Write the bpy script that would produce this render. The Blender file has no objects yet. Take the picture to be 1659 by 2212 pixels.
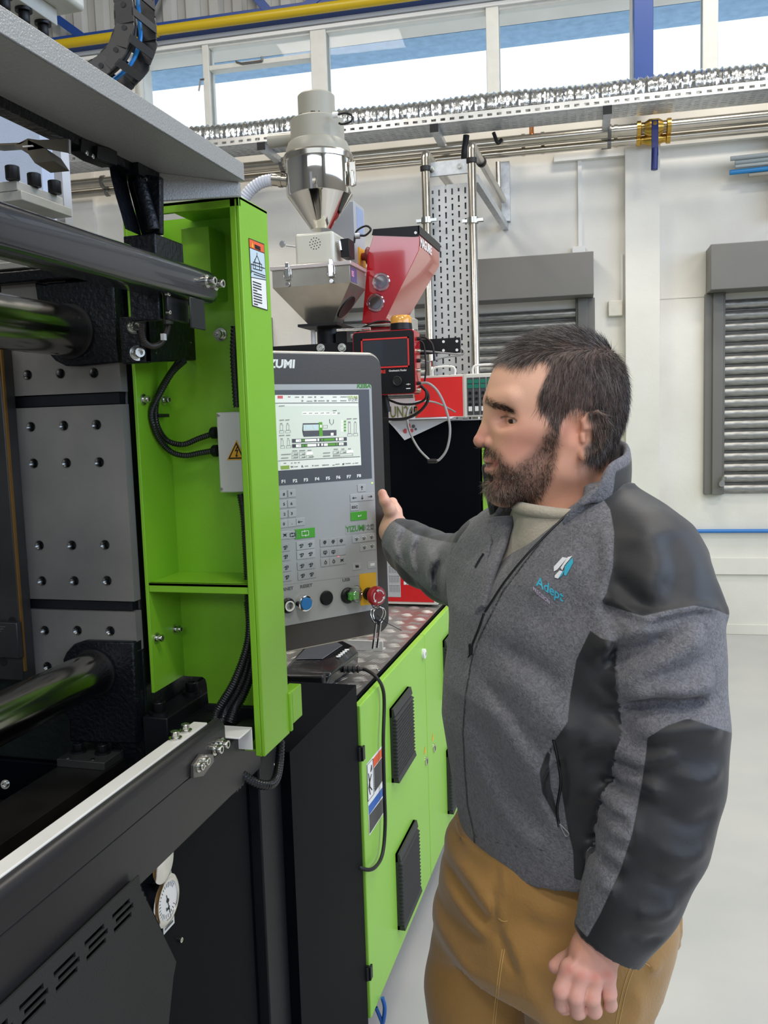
import bpy, bmesh, math, random
import numpy as np
from mathutils import Vector, Matrix
random.seed(7); np.random.seed(7)
SC = bpy.context.scene
COL = SC.collection
# ------------------------------------------------------------------ camera
W_PX, H_PX, F_PX = 1659.0, 2212.0, 1900.0
CAM_POS = np.array([0.0, 0.0, 1.62])
YAW, PITCH, ROLL = map(math.radians, (-15.42461213, -5.97915333, -1.81412894))
WALL_A = math.radians(2.763465)
_f = np.array([math.sin(YAW)*math.cos(PITCH), math.cos(YAW)*math.cos(PITCH), math.sin(PITCH)])
_r0 = np.array([math.cos(YAW), -math.sin(YAW), 0.0]); _u0 = np.cross(_r0, _f)
_c, _s = math.cos(ROLL), math.sin(ROLL)
CR, CU, CF = _c*_r0+_s*_u0, -_s*_r0+_c*_u0, _f
cd = bpy.data.cameras.new('camera'); cam = bpy.data.objects.new('camera', cd); COL.objects.link(cam)
cd.sensor_fit = 'HORIZONTAL'; cd.sensor_width = 36.0; cd.lens = 36.0*F_PX/W_PX; cd.clip_start = 0.02; cd.clip_end = 200
m = Matrix.Identity(4)
for i in range(3):
    m[i][0] = CR[i]; m[i][1] = CU[i]; m[i][2] = -CF[i]; m[i][3] = CAM_POS[i]
cam.matrix_world = m
SC.camera = cam
# ------------------------------------------------------------------ world, lights, exposure
SC.view_settings.view_transform = 'Standard'; SC.view_settings.look = 'None'
SC.view_settings.gamma = 1.0; SC.view_settings.use_curve_mapping = False
SC.view_settings.exposure = 0.0
wd = bpy.data.worlds.new('world'); SC.world = wd; wd.use_nodes = True
bg = wd.node_tree.nodes['Background']
bg.inputs[0].default_value = (0.90, 0.95, 1.0, 1); bg.inputs[1].default_value = 1.35
def area(name, loc, size, power, color=(1, 0.97, 0.92), rot=(0, 0, 0)):
    l = bpy.data.lights.new(name, 'AREA'); l.shape = 'RECTANGLE'; l.size, l.size_y = size
    l.energy = power; l.color = color
    o = bpy.data.objects.new(name, l); COL.objects.link(o); o.location = loc; o.rotation_euler = rot
    return o
# high bay lamps of the hall (their housings are built with the ceiling)
HALL_LAMPS = [(1.4, -0.6), (2.2, 2.6), (-0.6, -2.6), (-2.6, 3.8), (0.6, 4.9), (-3.2, 0.4)]
for (lx, ly) in HALL_LAMPS:
    area('hall_lamp_light', (lx, ly, 5.55), (1.3, 0.5), 82, (1, 0.93, 0.84))
# daylight from the window strips of the right hand and front walls of the hall (outside the picture)
area('side_window_daylight', (5.3, 0.5, 3.9), (2.6, 9.0), 370, (0.60, 0.75, 1.0), (0, math.radians(90), 0))
area('front_window_daylight', (0.0, -6.9, 4.6), (9.0, 1.5), 190, (0.80, 0.89, 1.0), (math.radians(90), 0, 0))

# ------------------------------------------------------------------ projection helpers (measuring only)
def ray(x, y):
    return CF+CR*(x-829.5)/F_PX-CU*(y-1106.0)/F_PX
def PX(x, y, X):
    d = ray(x, y); return CAM_POS+d*(X/d[0])
def PY(x, y, Y):
    d = ray(x, y); return CAM_POS+d*(Y/d[1])
def PZ(x, y, Z):
    d = ray(x, y); return CAM_POS+d*((Z-1.62)/d[2])
def PD(x, y, D):            # at depth D along the optical axis
    return CAM_POS+ray(x, y)*D
UD = np.array([math.cos(WALL_A), math.sin(WALL_A), 0.0]); ND = np.array([math.sin(WALL_A), -math.cos(WALL_A), 0.0])
W0 = PZ(1600, 1370, 0.0)
def wl(u, d, z):            # wall frame: u along the back wall, d out of it, z up
    return W0+UD*u+ND*d+np.array([0, 0, z])
def PW(x, y, d=0.0):
    dd = ray(x, y); o = W0+ND*d; t = ((o-CAM_POS) @ ND)/(dd @ ND); q = CAM_POS+dd*t
    return float((q-o) @ UD), float(q[2])

# ------------------------------------------------------------------ materials
def lin(c):
    out = []
    for v in c[:3]:
        v = v/255.0
        out.append(v/12.92 if v <= 0.04045 else ((v+0.055)/1.055)**2.4)
    return tuple(out)+(1.0,)
MATS = {}
def mat(name, col, rough=0.5, metal=0.0, var=0.0, vscale=8.0, bump=0.0, bscale=200.0, spec=0.5, emit=0.0, ecol=None, alpha=1.0, trans=0.0, coat=0.0, stretch=None, col2=None, detail=4, sheen=0.0):
    if name in MATS: return MATS[name]
    m = bpy.data.materials.new(name); m.use_nodes = True; MATS[name] = m
    nt = m.node_tree; b = nt.nodes['Principled BSDF']; N = nt.nodes.new; L = nt.links.new
    b.inputs['Base Color'].default_value = lin(col); b.inputs['Roughness'].default_value = rough
    b.inputs['Metallic'].default_value = metal; b.inputs['Specular IOR Level'].default_value = spec
    b.inputs['Coat Weight'].default_value = coat; b.inputs['Sheen Weight'].default_value = sheen
    if emit:
        b.inputs['Emission Color'].default_value = lin(ecol or col); b.inputs['Emission Strength'].default_value = emit
    b.inputs['Alpha'].default_value = alpha; b.inputs['Transmission Weight'].default_value = trans
    if var or bump or col2:
        tc = N('ShaderNodeTexCoord'); mp = N('ShaderNodeMapping'); L(tc.outputs['Object'], mp.inputs[0])
        if stretch: mp.inputs['Scale'].default_value = stretch
    if var or col2:
        nz = N('ShaderNodeTexNoise'); nz.inputs['Scale'].default_value = vscale; nz.inputs['Detail'].default_value = detail
        L(mp.outputs[0], nz.inputs['Vector'])
        mx = N('ShaderNodeMix'); mx.data_type = 'RGBA'
        rp = N('ShaderNodeMapRange'); rp.inputs[1].default_value = 0.3; rp.inputs[2].default_value = 0.7
        L(nz.outputs['Fac'], rp.inputs[0]); L(rp.outputs[0], mx.inputs['Factor'])
        c = lin(col); c2 = lin(col2) if col2 else tuple(min(1, v*(1+var)) for v in c[:3])+(1,)
        c1 = c if col2 else tuple(v*(1-var) for v in c[:3])+(1,)
        mx.inputs['A'].default_value = c1; mx.inputs['B'].default_value = c2
        L(mx.outputs['Result'], b.inputs['Base Color'])
    if bump:
        nb = N('ShaderNodeTexNoise'); nb.inputs['Scale'].default_value = bscale; nb.inputs['Detail'].default_value = 2
        L(mp.outputs[0], nb.inputs['Vector'])
        bp = N('ShaderNodeBump'); bp.inputs['Strength'].default_value = bump; bp.inputs['Distance'].default_value = 0.002
        L(nb.outputs['Fac'], bp.inputs['Height']); L(bp.outputs[0], b.inputs['Normal'])
    return m
def glassmat(name, col=(235, 245, 250), rough=0.03, mixf=0.12):
    if name in MATS: return MATS[name]
    m = bpy.data.materials.new(name); m.use_nodes = True; MATS[name] = m
    nt = m.node_tree; nt.nodes.clear(); N = nt.nodes.new; L = nt.links.new
    o = N('ShaderNodeOutputMaterial'); mx = N('ShaderNodeMixShader'); t = N('ShaderNodeBsdfTransparent'); g = N('ShaderNodeBsdfGlossy')
    t.inputs[0].default_value = lin(col); g.inputs['Roughness'].default_value = rough
    mx.inputs[0].default_value = mixf; L(t.outputs[0], mx.inputs[1]); L(g.outputs[0], mx.inputs[2]); L(mx.outputs[0], o.inputs[0])
    return m
GREEN = mat('lime_green_powder_coat', (126, 184, 40), 0.38, var=0.03, vscale=3, bump=0.12, bscale=600, spec=0.5)
GREY_COAT = mat('light_grey_powder_coat', (146, 146, 142), 0.34, bump=0.55, bscale=420, spec=0.6)
BLACK_COAT = mat('black_powder_coat', (17, 18, 21), 0.34, bump=0.15, bscale=500, spec=0.25)
BLACK_CAST = mat('black_painted_casting', (15, 17, 22), 0.36, bump=0.9, bscale=140, var=0.15, vscale=20, spec=0.3)
BLACK_PLAIN = mat('black_panel_paint', (6, 9, 15), 0.55, bump=0.05, bscale=300, spec=0.06)
DARK_STEEL = mat('dark_steel', (44, 44, 45), 0.42, 0.6, var=0.25, vscale=14)
STEEL = mat('machined_steel', (128, 126, 123), 0.42, 0.85, var=0.22, vscale=9, bump=0.05, bscale=120, stretch=(1, 1, 1))
CHROME = mat('polished_chrome', (225, 223, 220), 0.12, 1.0, bump=0.02, bscale=30)
STAINLESS = mat('stainless_steel', (196, 190, 178), 0.22, 1.0, var=0.08, vscale=10)
GALV = mat('galvanised_steel', (196, 200, 204), 0.42, 0.7, var=0.12, vscale=30)
ALU = mat('cast_aluminium', (196, 196, 190), 0.5, 0.25, var=0.07, vscale=30, bump=0.2, bscale=120)
BOLT = mat('zinc_bolt', (205, 205, 198), 0.22, 1.0)
BLACK_BOLT = mat('black_oxide_bolt', (26, 26, 28), 0.4, 0.4)
WHITE_PAINT = mat('white_paint', (228, 227, 222), 0.5, var=0.02, vscale=4, bump=0.06, bscale=60)
BLACK_RUBBER = mat('black_rubber', (16, 16, 17), 0.5)
BLACK_PLASTIC = mat('black_plastic', (20, 21, 24), 0.38, spec=0.3)
GREY_CABLE = mat('grey_cable', (150, 150, 148), 0.45)
PRINT_WHITE = mat('white_print', (236, 236, 232), 0.55)
PRINT_BLACK = mat('black_print', (24, 24, 26), 0.55)
PRINT_GREY = mat('grey_print', (92, 94, 92), 0.55)
PRINT_GREEN = mat('green_print', (64, 132, 46), 0.5)
PRINT_BLUE = mat('blue_print', (40, 96, 176), 0.5)
PRINT_ORANGE = mat('orange_print', (232, 96, 48), 0.5)
PRINT_YELLOW = mat('yellow_print', (240, 176, 30), 0.5)
RED = mat('red_paint', (206, 24, 30), 0.35, var=0.04, vscale=3)
RED_DARK = mat('dark_red_paint', (178, 12, 24), 0.22, coat=0.4)

# ------------------------------------------------------------------ mesh building
def V3(a): return np.asarray(a, float)
def nrm(v):
    v = V3(v); n = np.linalg.norm(v); return v/n if n > 1e-12 else v
def perp(d):
    d = nrm(d); a = np.array([0, 0, 1.0]) if abs(d[2]) < 0.9 else np.array([1.0, 0, 0])
    x = nrm(np.cross(a, d)); return x, np.cross(d, x)
class MB:
    def __init__(s): s.v = []; s.f = []; s.mi = []; s.cur = 0
    def add(s, vs, fs):
        n = len(s.v); s.v.extend([tuple(map(float, p)) for p in vs])
        for f in fs: s.f.append(tuple(i+n for i in f)); s.mi.append(s.cur)
        return s
    def box(s, a, b):
        x0, y0, z0 = a; x1, y1, z1 = b
        return s.add([(x0, y0, z0), (x1, y0, z0), (x1, y1, z0), (x0, y1, z0), (x0, y0, z1), (x1, y0, z1), (x1, y1, z1), (x0, y1, z1)],
                     [(0, 3, 2, 1), (4, 5, 6, 7), (0, 1, 5, 4), (1, 2, 6, 5), (2, 3, 7, 6), (3, 0, 4, 7)])
    def obox(s, c, ax, ay, az):     # centre and three half axes
        c, ax, ay, az = map(V3, (c, ax, ay, az))
        vs = [c+i*ax+j*ay+k*az for k in (-1, 1) for (i, j) in ((-1, -1), (1, -1), (1, 1), (-1, 1))]
        return s.add(vs, [(0, 3, 2, 1), (4, 5, 6, 7), (0, 1, 5, 4), (1, 2, 6, 5), (2, 3, 7, 6), (3, 0, 4, 7)])
    def bar(s, p, q, w, h, up=(0, 0, 1)):
        p, q = V3(p), V3(q); d = nrm(q-p); x = nrm(np.cross(d, up)); y = np.cross(x, d)
        return s.obox((p+q)/2, x*w/2, (q-p)/2, y*h/2)
    def wbox(s, u0, u1, d0, d1, z0, z1):
        return s.obox(wl((u0+u1)/2, (d0+d1)/2, (z0+z1)/2), UD*(u1-u0)/2, ND*(d1-d0)/2, (0, 0, (z1-z0)/2))
    def prism(s, poly, ext):
        poly = [V3(p) for p in poly]; n = len(poly); e = V3(ext)
        return s.add(poly+[p+e for p in poly], [tuple(range(n))[::-1], tuple(range(n, 2*n))]+[(i, (i+1) % n, (i+1) % n+n, i+n) for i in range(n)])
    def cyl(s, p, q, r, n=20, r2=None, caps=True):
        p, q = V3(p), V3(q); x, y = perp(q-p); r2 = r if r2 is None else r2
        a = [2*math.pi*i/n for i in range(n)]
        vs = [p+r*(math.cos(t)*x+math.sin(t)*y) for t in a]+[q+r2*(math.cos(t)*x+math.sin(t)*y) for t in a]
        fs = [(i, (i+1) % n, (i+1) % n+n, i+n) for i in range(n)]
        if caps: fs += [tuple(range(n))[::-1], tuple(range(n, 2*n))]
        return s.add(vs, fs)
    def lathe(s, prof, o=(0, 0, 0), axis=(0, 0, 1), n=28, x=None):
        o = V3(o); d = nrm(axis)
        X, Y = perp(d)
        if x is not None: X = nrm(x); Y = np.cross(d, X)
        vs = []; k = len(prof)
        for (r, z) in prof:
            r = max(r, 1e-5)
            for i in range(n):
                t = 2*math.pi*i/n; vs.append(o+d*z+r*(math.cos(t)*X+math.sin(t)*Y))
        fs = [(j*n+i, j*n+(i+1) % n, (j+1)*n+(i+1) % n, (j+1)*n+i) for j in range(k-1) for i in range(n)]
        fs += [tuple(range(n))[::-1], tuple(range((k-1)*n, k*n))]
        return s.add(vs, fs)
    def tube(s, pts, r, n=10, caps=True, rf=None, smooth=0):
        pts = [V3(p) for p in pts]
        if smooth: pts = spline(pts, smooth)
        k = len(pts); T = [nrm(pts[min(i+1, k-1)]-pts[max(i-1, 0)]) for i in range(k)]
        X, Y = perp(T[0]); vs = []
        for i in range(k):
            X = nrm(X-T[i]*(X @ T[i])); Y = np.cross(T[i], X); rr = rf(i) if rf else r
            for j in range(n):
                t = 2*math.pi*j/n; vs.append(pts[i]+rr*(math.cos(t)*X+math.sin(t)*Y))
        fs = [(i*n+j, i*n+(j+1) % n, (i+1)*n+(j+1) % n, (i+1)*n+j) for i in range(k-1) for j in range(n)]
        if caps: fs += [tuple(range(n))[::-1], tuple(range((k-1)*n, k*n))]
        return s.add(vs, fs)
    def conduit(s, pts, r, pitch, n=10, depth=0.16):   # corrugated hose
        P = spline([V3(p) for p in pts], 24); P = resample(P, pitch/4)
        return s.tube(P, r, n, rf=lambda i: r*(1 if i % 4 in (0, 1) else 1-depth))
    def build(s, name, material, parent=None, smooth=None, bevel=0, segs=2, wn=True):
        me = bpy.data.meshes.new(name); me.from_pydata(s.v, [], s.f)
        bm = bmesh.new(); bm.from_mesh(me); bmesh.ops.recalc_face_normals(bm, faces=bm.faces); bm.to_mesh(me); bm.free()
        mats = material if isinstance(material, (list, tuple)) else [material]
        for mm in mats: me.materials.append(mm)
        if len(mats) > 1 and len(me.polygons) == len(s.mi): me.polygons.foreach_set('material_index', s.mi)
        o = bpy.data.objects.new(name, me); COL.objects.link(o)
        if smooth is not None or bevel:
            me.polygons.foreach_set('use_smooth', [True]*len(me.polygons))
            me.set_sharp_from_angle(angle=math.radians(smooth if smooth is not None else 32))
        if bevel:
            b = o.modifiers.new('bevel', 'BEVEL'); b.width = bevel; b.segments = segs; b.limit_method = 'ANGLE'; b.angle_limit = math.radians(40); b.harden_normals = False
        if parent: adopt(o, parent)
        return o
def spline(P, k):
    P = [V3(p) for p in P]; Q = [2*P[0]-P[1]]+P+[2*P[-1]-P[-2]]; out = []
    for i in range(1, len(Q)-2):
        p0, p1, p2, p3 = Q[i-1:i+3]
        for j in range(k):
            t = j/k; out.append(0.5*((2*p1)+(-p0+p2)*t+(2*p0-5*p1+4*p2-p3)*t*t+(-p0+3*p1-3*p2+p3)*t**3))
    out.append(P[-1]); return out
def resample(P, step):
    P = np.array(P); d = np.r_[0, np.cumsum(np.linalg.norm(np.diff(P, axis=0), axis=1))]
    n = max(2, int(d[-1]/step)+1); t = np.linspace(0, d[-1], n)
    return [np.array([np.interp(a, d, P[:, k]) for k in range(3)]) for a in t]
def adopt(o, parent):
    o.parent = parent
    M = Matrix.Identity(4); q = parent; chain = []
    while q is not None: chain.append(q); q = q.parent
    for q in reversed(chain): M = M @ q.matrix_parent_inverse @ q.matrix_basis
    o.matrix_parent_inverse = M.inverted()
def thing(name, label, cat, loc=(0, 0, 0), group=None, kind=None):
    o = bpy.data.objects.new(name, None); COL.objects.link(o); o.location = tuple(map(float, loc)); o.empty_display_size = 0.1
    return tag(o, label, cat, group, kind)
def tag(o, label=None, cat=None, group=None, kind=None):
    if label: o['label'] = label
    if cat: o['category'] = cat
    if group: o['group'] = group
    if kind: o['kind'] = kind
    return o
def struct(o, label=None):
    o['kind'] = 'structure'
    if label: o['label'] = label
    return o
def copy_tree(o, offset=None, label=None):
    def rec(a, par):
        c = a.copy(); COL.objects.link(c); c.parent = par
        for ch in a.children: rec(ch, c)
        return c
    r = rec(o, o.parent)
    if offset is not None: r.location = Vector(o.location)+Vector(tuple(map(float, offset)))
    if label: r['label'] = label
    return r
def text_mesh(name, body, size, origin, xd, yd, material, parent=None, align='LEFT', ext=0.0006, off=0.0, shear=0.0, sx=1.0, spacing=1.0):
    cu = bpy.data.curves.new('t', 'FONT'); cu.body = body; cu.size = size; cu.align_x = align; cu.extrude = ext/2; cu.offset = off; cu.shear = shear
    cu.space_character = spacing; cu.resolution_u = 2
    to = bpy.data.objects.new('t', cu); COL.objects.link(to)
    dg = bpy.context.evaluated_depsgraph_get(); dg.update()
    me = bpy.data.meshes.new_from_object(to.evaluated_get(dg)); bpy.data.objects.remove(to)
    xd, yd = nrm(xd), nrm(yd); zd = np.cross(xd, yd); M = Matrix.Identity(4)
    for i in range(3): M[i][0] = xd[i]*sx; M[i][1] = yd[i]; M[i][2] = zd[i]; M[i][3] = float(origin[i])+zd[i]*ext*0.5
    me.transform(M); me.materials.clear(); me.materials.append(material); me.name = name
    o = bpy.data.objects.new(name, me); COL.objects.link(o)
    if parent: adopt(o, parent)
    return o
def bolt(parent, p, d, r, h, material=BOLT, washer=True, name='bolt', label=None):
    """socket cap screw at p pointing along d"""
    d = nrm(d); p = V3(p); b = MB()
    if washer: b.lathe([(r*1.5, 0), (r*1.5, h*0.22), (r*0.9, h*0.22)], p, d, 18); z0 = h*0.22
    else: z0 = 0
    b.lathe([(r*0.92, z0), (r, z0+h*0.08), (r, h*0.95), (r*0.93, h), (r*0.55, h), (r*0.5, h*0.6), (0.0001, h*0.6)], p, d, 16)
    o = b.build(name, material, parent, smooth=35)
    if label: o['label'] = label
    return o
# ================================================================== ROOM
FLOOR = mat('painted_floor', (178, 178, 176), 0.38, col2=(196, 194, 190), vscale=1.6, bump=0.12, bscale=25, detail=6)
WALLP = mat('painted_wall', (214, 210, 200), 0.62, col2=(228, 225, 216), vscale=2.2, bump=0.35, bscale=45, detail=6)
CLAD = mat('cladding_grey', (178, 176, 168), 0.5, var=0.05, vscale=3)
SHUT_GREY = mat('shutter_grey_paint', (108, 106, 101), 0.42, var=0.03, vscale=4)
SLAT = mat('galvanised_slat', (150, 150, 146), 0.38, 0.75, var=0.28, vscale=28, stretch=(0.6, 1, 3))
STEEL_BLUE = mat('blue_steelwork', (24, 62, 130), 0.45, var=0.05, vscale=5)
YELLOW_PIPE = mat('yellow_gas_pipe', (196, 166, 20), 0.4)
struct(MB().box((-9, -7, -0.1), (6, 8.5, 0)).build('floor', FLOOR), 'pale grey painted concrete floor')
# back wall
b = MB()
b.wbox(-9, 5, -0.3, 0, 0, 3.86)
b.wbox(-9, 5, -0.3, 0, 4.50, 4.66)
b.wbox(-9, -4.5, -0.3, 0, 3.86, 4.50)
b.wbox(-0.8, -0.57, 0, 0.09, 0, 3.46)       # pilaster
b.wbox(-9, -4.9, 0, 0.05, 0, 4.4)
wall_back = struct(b.build('wall_back', WALLP), 'white painted masonry back wall under a strip of windows')
b = MB(); b.wbox(-0.57, 5, 0, 0.012, 0.0, 0.075); struct(b.build('baseboard_back', WALLP, bevel=0.003))
b = MB(); b.wbox(-0.57, -0.26, 0, 0.004, 2.405, 2.42); b.wbox(0.6, 5, 0, 0.004, 2.405, 2.42)
b.wbox(-0.57, 5, 0, 0.02, 0.44, 0.56)
struct(b.build('trim_1', WALLP, bevel=0.004), 'plaster band low on the back wall')
b = MB(); b.wbox(-0.565, 5, 0, 0.06, 3.435, 3.50); struct(b.build('trim_2', WHITE_PAINT), 'white ledge above the pilaster')
b = MB(); b.wbox(-9, 5, 0.0, 0.03, 4.545, 4.60); b.wbox(-9, 5, 0, 0.05, 4.50, 4.525)
struct(b.build('trim_3', WHITE_PAINT), 'moulded window head')
# ribbed cladding above
b = MB(); u = -9.0
while u < 5:
    b.prism([wl(u, -0.02, 4.66), wl(u+0.03, 0.02, 4.66), wl(u+0.10, 0.02, 4.66), wl(u+0.13, -0.02, 4.66), wl(u+0.13, -0.06, 4.66), wl(u, -0.06, 4.66)], (0, 0, 2.6)); u += 0.19
b.wbox(-9, 5, -0.1, -0.03, 4.66, 7.3)
struct(b.build('wall_upper', CLAD), 'ribbed grey metal cladding above the windows')
# ceiling and far side walls (mostly outside the picture)
FAR = mat('hall_wall_far', (150, 150, 148), 0.8)
b = MB(); b.box((-9, -7.1, 7.25), (5.5, 8.5, 7.35)); struct(b.build('ceiling', CLAD))
b = MB(); b.box((-9.1, -7, 0), (-9, 8.5, 7.3)); struct(b.build('wall_left', FAR))
b = MB(); b.box((5.4, -7.1, 0), (5.5, 8.5, 7.3)); struct(b.build('wall_right', FAR))
b = MB(); b.box((-9.1, -7.1, 0), (5.5, -7.0, 7.3)); struct(b.build('wall_front', FAR))
# high bay lamps
proto = None
for i, (lx, ly) in enumerate(HALL_LAMPS):
    if proto is None:
        proto = thing('ceiling_lamp', 'long suspended factory lamp under the roof', 'lamp', (lx, ly, 5.7), 'hall lamps under the roof')
        MB().box((lx-0.67, ly-0.27, 5.6), (lx+0.67, ly+0.27, 5.68)).build('housing', WHITE_PAINT, proto, bevel=0.01)
        c = MB()
        for sx in (-0.5, 0.5): c.cyl((lx+sx, ly, 5.68), (lx+sx, ly, 7.25), 0.004, 6)
        c.build('wire', STAINLESS, proto); L0 = (lx, ly)
    else: copy_tree(proto, (lx-L0[0], ly-L0[1], 0))
# windows
GLASS = glassmat('window_glass', (250, 253, 255), 0.02, 0.004)
FRAME = mat('window_frame_paint', (206, 205, 196), 0.5, var=0.04, vscale=12)
wins = [(-4.44, -3.91, None), (-3.86, -3.05, 4.33), (-2.93, -1.75, None), (-1.66, -0.74, None), (-0.74, -0.29, None), (-0.19, 1.2, None), (1.3, 2.7, None)]
Z0, Z1 = 3.90, 4.50
for k, (a, c, tr) in enumerate(wins):
    e = bpy.data.objects.new('window_%d' % (k+1), None); COL.objects.link(e); e.location = tuple(wl((a+c)/2, 0, Z0)); struct(e)
    f = MB(); t = 0.022
    f.wbox(a-t, a, -0.06, 0.02, Z0, Z1); f.wbox(c, c+t, -0.06, 0.02, Z0, Z1)
    f.wbox(a, c, -0.06, 0.02, Z0-0.04, Z0); f.wbox(a, c, -0.06, 0.02, Z1-0.02, Z1+0.02)
    if tr: f.wbox(a, c, -0.06, 0.03, tr-0.018, tr+0.018)
    f.build('window_frame', FRAME, e, bevel=0.003)
    g = MB(); g.wbox(a, c, -0.03, -0.024, Z0, Z1-0.02); g.build('pane', GLASS, e)
    if tr:
        h = MB(); p = wl(-3.5, 0.04, tr); h.cyl(p-UD*0.09, p+UD*0.07, 0.008, 8); h.cyl(p-UD*0.09, p-UD*0.14+np.array([0, 0, .02]), 0.006, 8); h.cyl(p+UD*0.07, p+UD*0.07+np.array([0, 0, 0.03]), 0.008, 8)
        h.build('window_stay', STEEL, e, smooth=40)
    if k == 0:
        h = MB(); p = wl(c+0.01, 0.04, 4.25); h.cyl(p, p-UD*0.035, 0.007, 8); h.cyl(p-UD*0.03, p-UD*0.05-np.array([0, 0, .08]), 0.006, 8); h.build('window_stay', STEEL, e, smooth=40)
b = MB()
for (a, c) in ((-3.91, -3.86), (-3.05, -2.93), (-1.75, -1.66), (-0.29, -0.19), (1.2, 1.3)): b.wbox(a, c, -0.08, 0.04, 3.86, 4.52)
b.wbox(-4.5, 5, -0.08, 0.06, 3.84, 3.9)
struct(b.build('trim_4', FRAME, bevel=0.004), 'painted mullions and sill between the windows')
# outside: eaves with blue wired mesh soffit seen through the top of the panes
b = MB(); b.wbox(-9, 6, -0.7, -0.31, 4.50, 4.96)
EAVE = mat('blue_grey_eaves', (128, 168, 205), 0.6, col2=(150, 190, 225), vscale=14)
struct(b.build('trim_5', EAVE), 'blue grey eaves outside the windows')
# roller shutters
def shutter(u0, u1, ztop, zbox, zbot, label, rail_w=0.125):
    t = thing('roller_shutter', label, 'shutter', wl((u0+u1)/2, 0, zbot), 'grey roller shutters on the back wall')
    b = MB(); b.wbox(u0-0.0, u1, 0, 0.24, zbox, ztop); b.build('shutter_box', SHUT_GREY, t, bevel=0.004)
    for (a, c, s) in ((u0-0.01, u0+rail_w, 1), (u1-rail_w, u1+0.01, -1)):
        b = MB(); b.wbox(a, c, 0, 0.05, zbot, zbox); m0 = a+0.05 if s > 0 else c-0.05
        b.wbox(min(m0, m0+s*0.07), max(m0, m0+s*0.07), 0.05, 0.075, zbot, zbox)
        b.build('guide_rail', SHUT_GREY, t, bevel=0.004)
    n = int((zbox-zbot)/0.0755); first = None
    for i in range(n):
        z = zbot+0.0755*i
        if first is None:
            s = MB(); pr = []
            for j in range(9):
                a = math.pi*j/8; pr.append((0.012+0.026*math.sin(a), z+0.006+0.062*(1-math.cos(a))/2))
            poly = [wl(u0+rail_w, d, zz) for d, zz in pr]+[wl(u0+rail_w, 0.008, z+0.072), wl(u0+rail_w, 0.004, z+0.072), wl(u0+rail_w, 0.004, z)]
            s.prism(poly, UD*(u1-u0-2*rail_w)); first = s.build('slat', SLAT, t, smooth=50); zf = z
        else:
            c = first.copy(); COL.objects.link(c); c.location = Vector((0, 0, z-zf))
    return t
sr = shutter(-0.255, 1.5, 2.72, 2.42, 1.02, 'grey roller shutter at the right end of the wall beside the pilaster')
h = MB(); p = wl(-0.155, 0.075, 1.10); h.cyl(p, p+ND*0.05, 0.02, 14); h.cyl(p+ND*0.03, p+ND*0.03+UD*0.02+np.array([0, 0, 0.05]), 0.016, 12); h.build('latch', SLAT, sr, smooth=40)
shutter(-3.0, -1.02, 2.73, 2.44, 1.02, 'grey roller shutter behind the man beside the perforated riser')
shutter(-5.4, -3.45, 2.44, 2.2, 0.9, 'grey roller shutter half hidden behind the steel hopper')
# conduits and boxes on the wall
def wthing(name, mb, material, label, cat, **k):
    o = mb.build(name, material, None, **k); tag(o, label, cat); return o
b = MB(); u, z = PW(1252, 335, 0.02); b.wbox(u-0.013, u+0.013, 0, 0.02, PW(1252, 533)[1], z); wthing('vertical_trunking', b, WHITE_PAINT, 'thin white vertical trunking above the middle shutter', 'trunking')
b = MB(); u, z = PW(1250, 545, 0.03); b.wbox(u-0.045, u+0.045, 0, 0.04, z-0.035, z+0.04); wthing('switch_box', b, WHITE_PAINT, 'small white box at the foot of the thin vertical trunking', 'box', bevel=0.004)
b = MB(); b.wbox(PW(1197, 330)[0], -0.8, 0, 0.05, 3.40, 3.45); wthing('horizontal_trunking', b, WHITE_PAINT, 'white horizontal trunking left of the pilaster top', 'trunking')
b = MB(); u, z = PW(1331, 666, 0.03); b.wbox(u-0.055, u+0.045, 0, 0.04, z-0.055, z+0.055); wthing('junction_box', b, mat('aged_white_plastic', (214, 210, 196), 0.5, var=0.06, vscale=20), 'white junction box beside the pilaster right of the middle shutter', 'box', bevel=0.006)
b = MB(); u = PW(1343, 600, 0.02)[0]; b.wbox(u-0.008, u+0.008, 0, 0.015, PW(1343, 650)[1], PW(1343, 548)[1]); wthing('conduit_pipe', b, WHITE_PAINT, 'short white conduit rising from the junction box', 'pipe')
b = MB(); b.wbox(-1.5, 5, 0, 0.018, 0, 0.001); 
b = MB(); b.cyl(wl(-1.6, 0.03, 0.755), wl(5, 0.03, 0.755), 0.0145, 12); wthing('air_pipe', b, mat('blue_air_pipe', (48, 118, 190), 0.4), 'thin bright blue pipe running low along the back wall', 'pipe', smooth=40)
# roof steelwork and pipes
zt_post = PW(1390, 205, 0.3)[1]
b = MB(); u0 = PW(1369, 80, 0.3)[0]; u1 = PW(1411, 80, 0.3)[0]; b.wbox(u0, u1, 0.16, 0.32, zt_post, 7.2); wthing('steel_post', b, STEEL_BLUE, 'blue steel post in front of the windows at right', 'post', bevel=0.003)
b = MB(); b.wbox(-9, 5, 0.02, 0.14, 4.575, 4.66); wthing('eaves_beam', b, STEEL_BLUE, 'long blue beam under the yellow pipe', 'beam', bevel=0.004)
b = MB(); b.cyl(wl(-9, 0.14, PW(505, 50, .14)[1]+0.02), wl(5, 0.14, PW(505, 50, .14)[1]+0.02), 0.036, 14)
pc = wl(PW(335, 72, .14)[0], 0.14, PW(505, 50, .14)[1]+0.02); b.cyl(pc-UD*0.02, pc+UD*0.02, 0.045, 14); wthing('gas_pipe', b, YELLOW_PIPE, 'yellow pipe running along the top of the windows', 'pipe', smooth=40)
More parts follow.
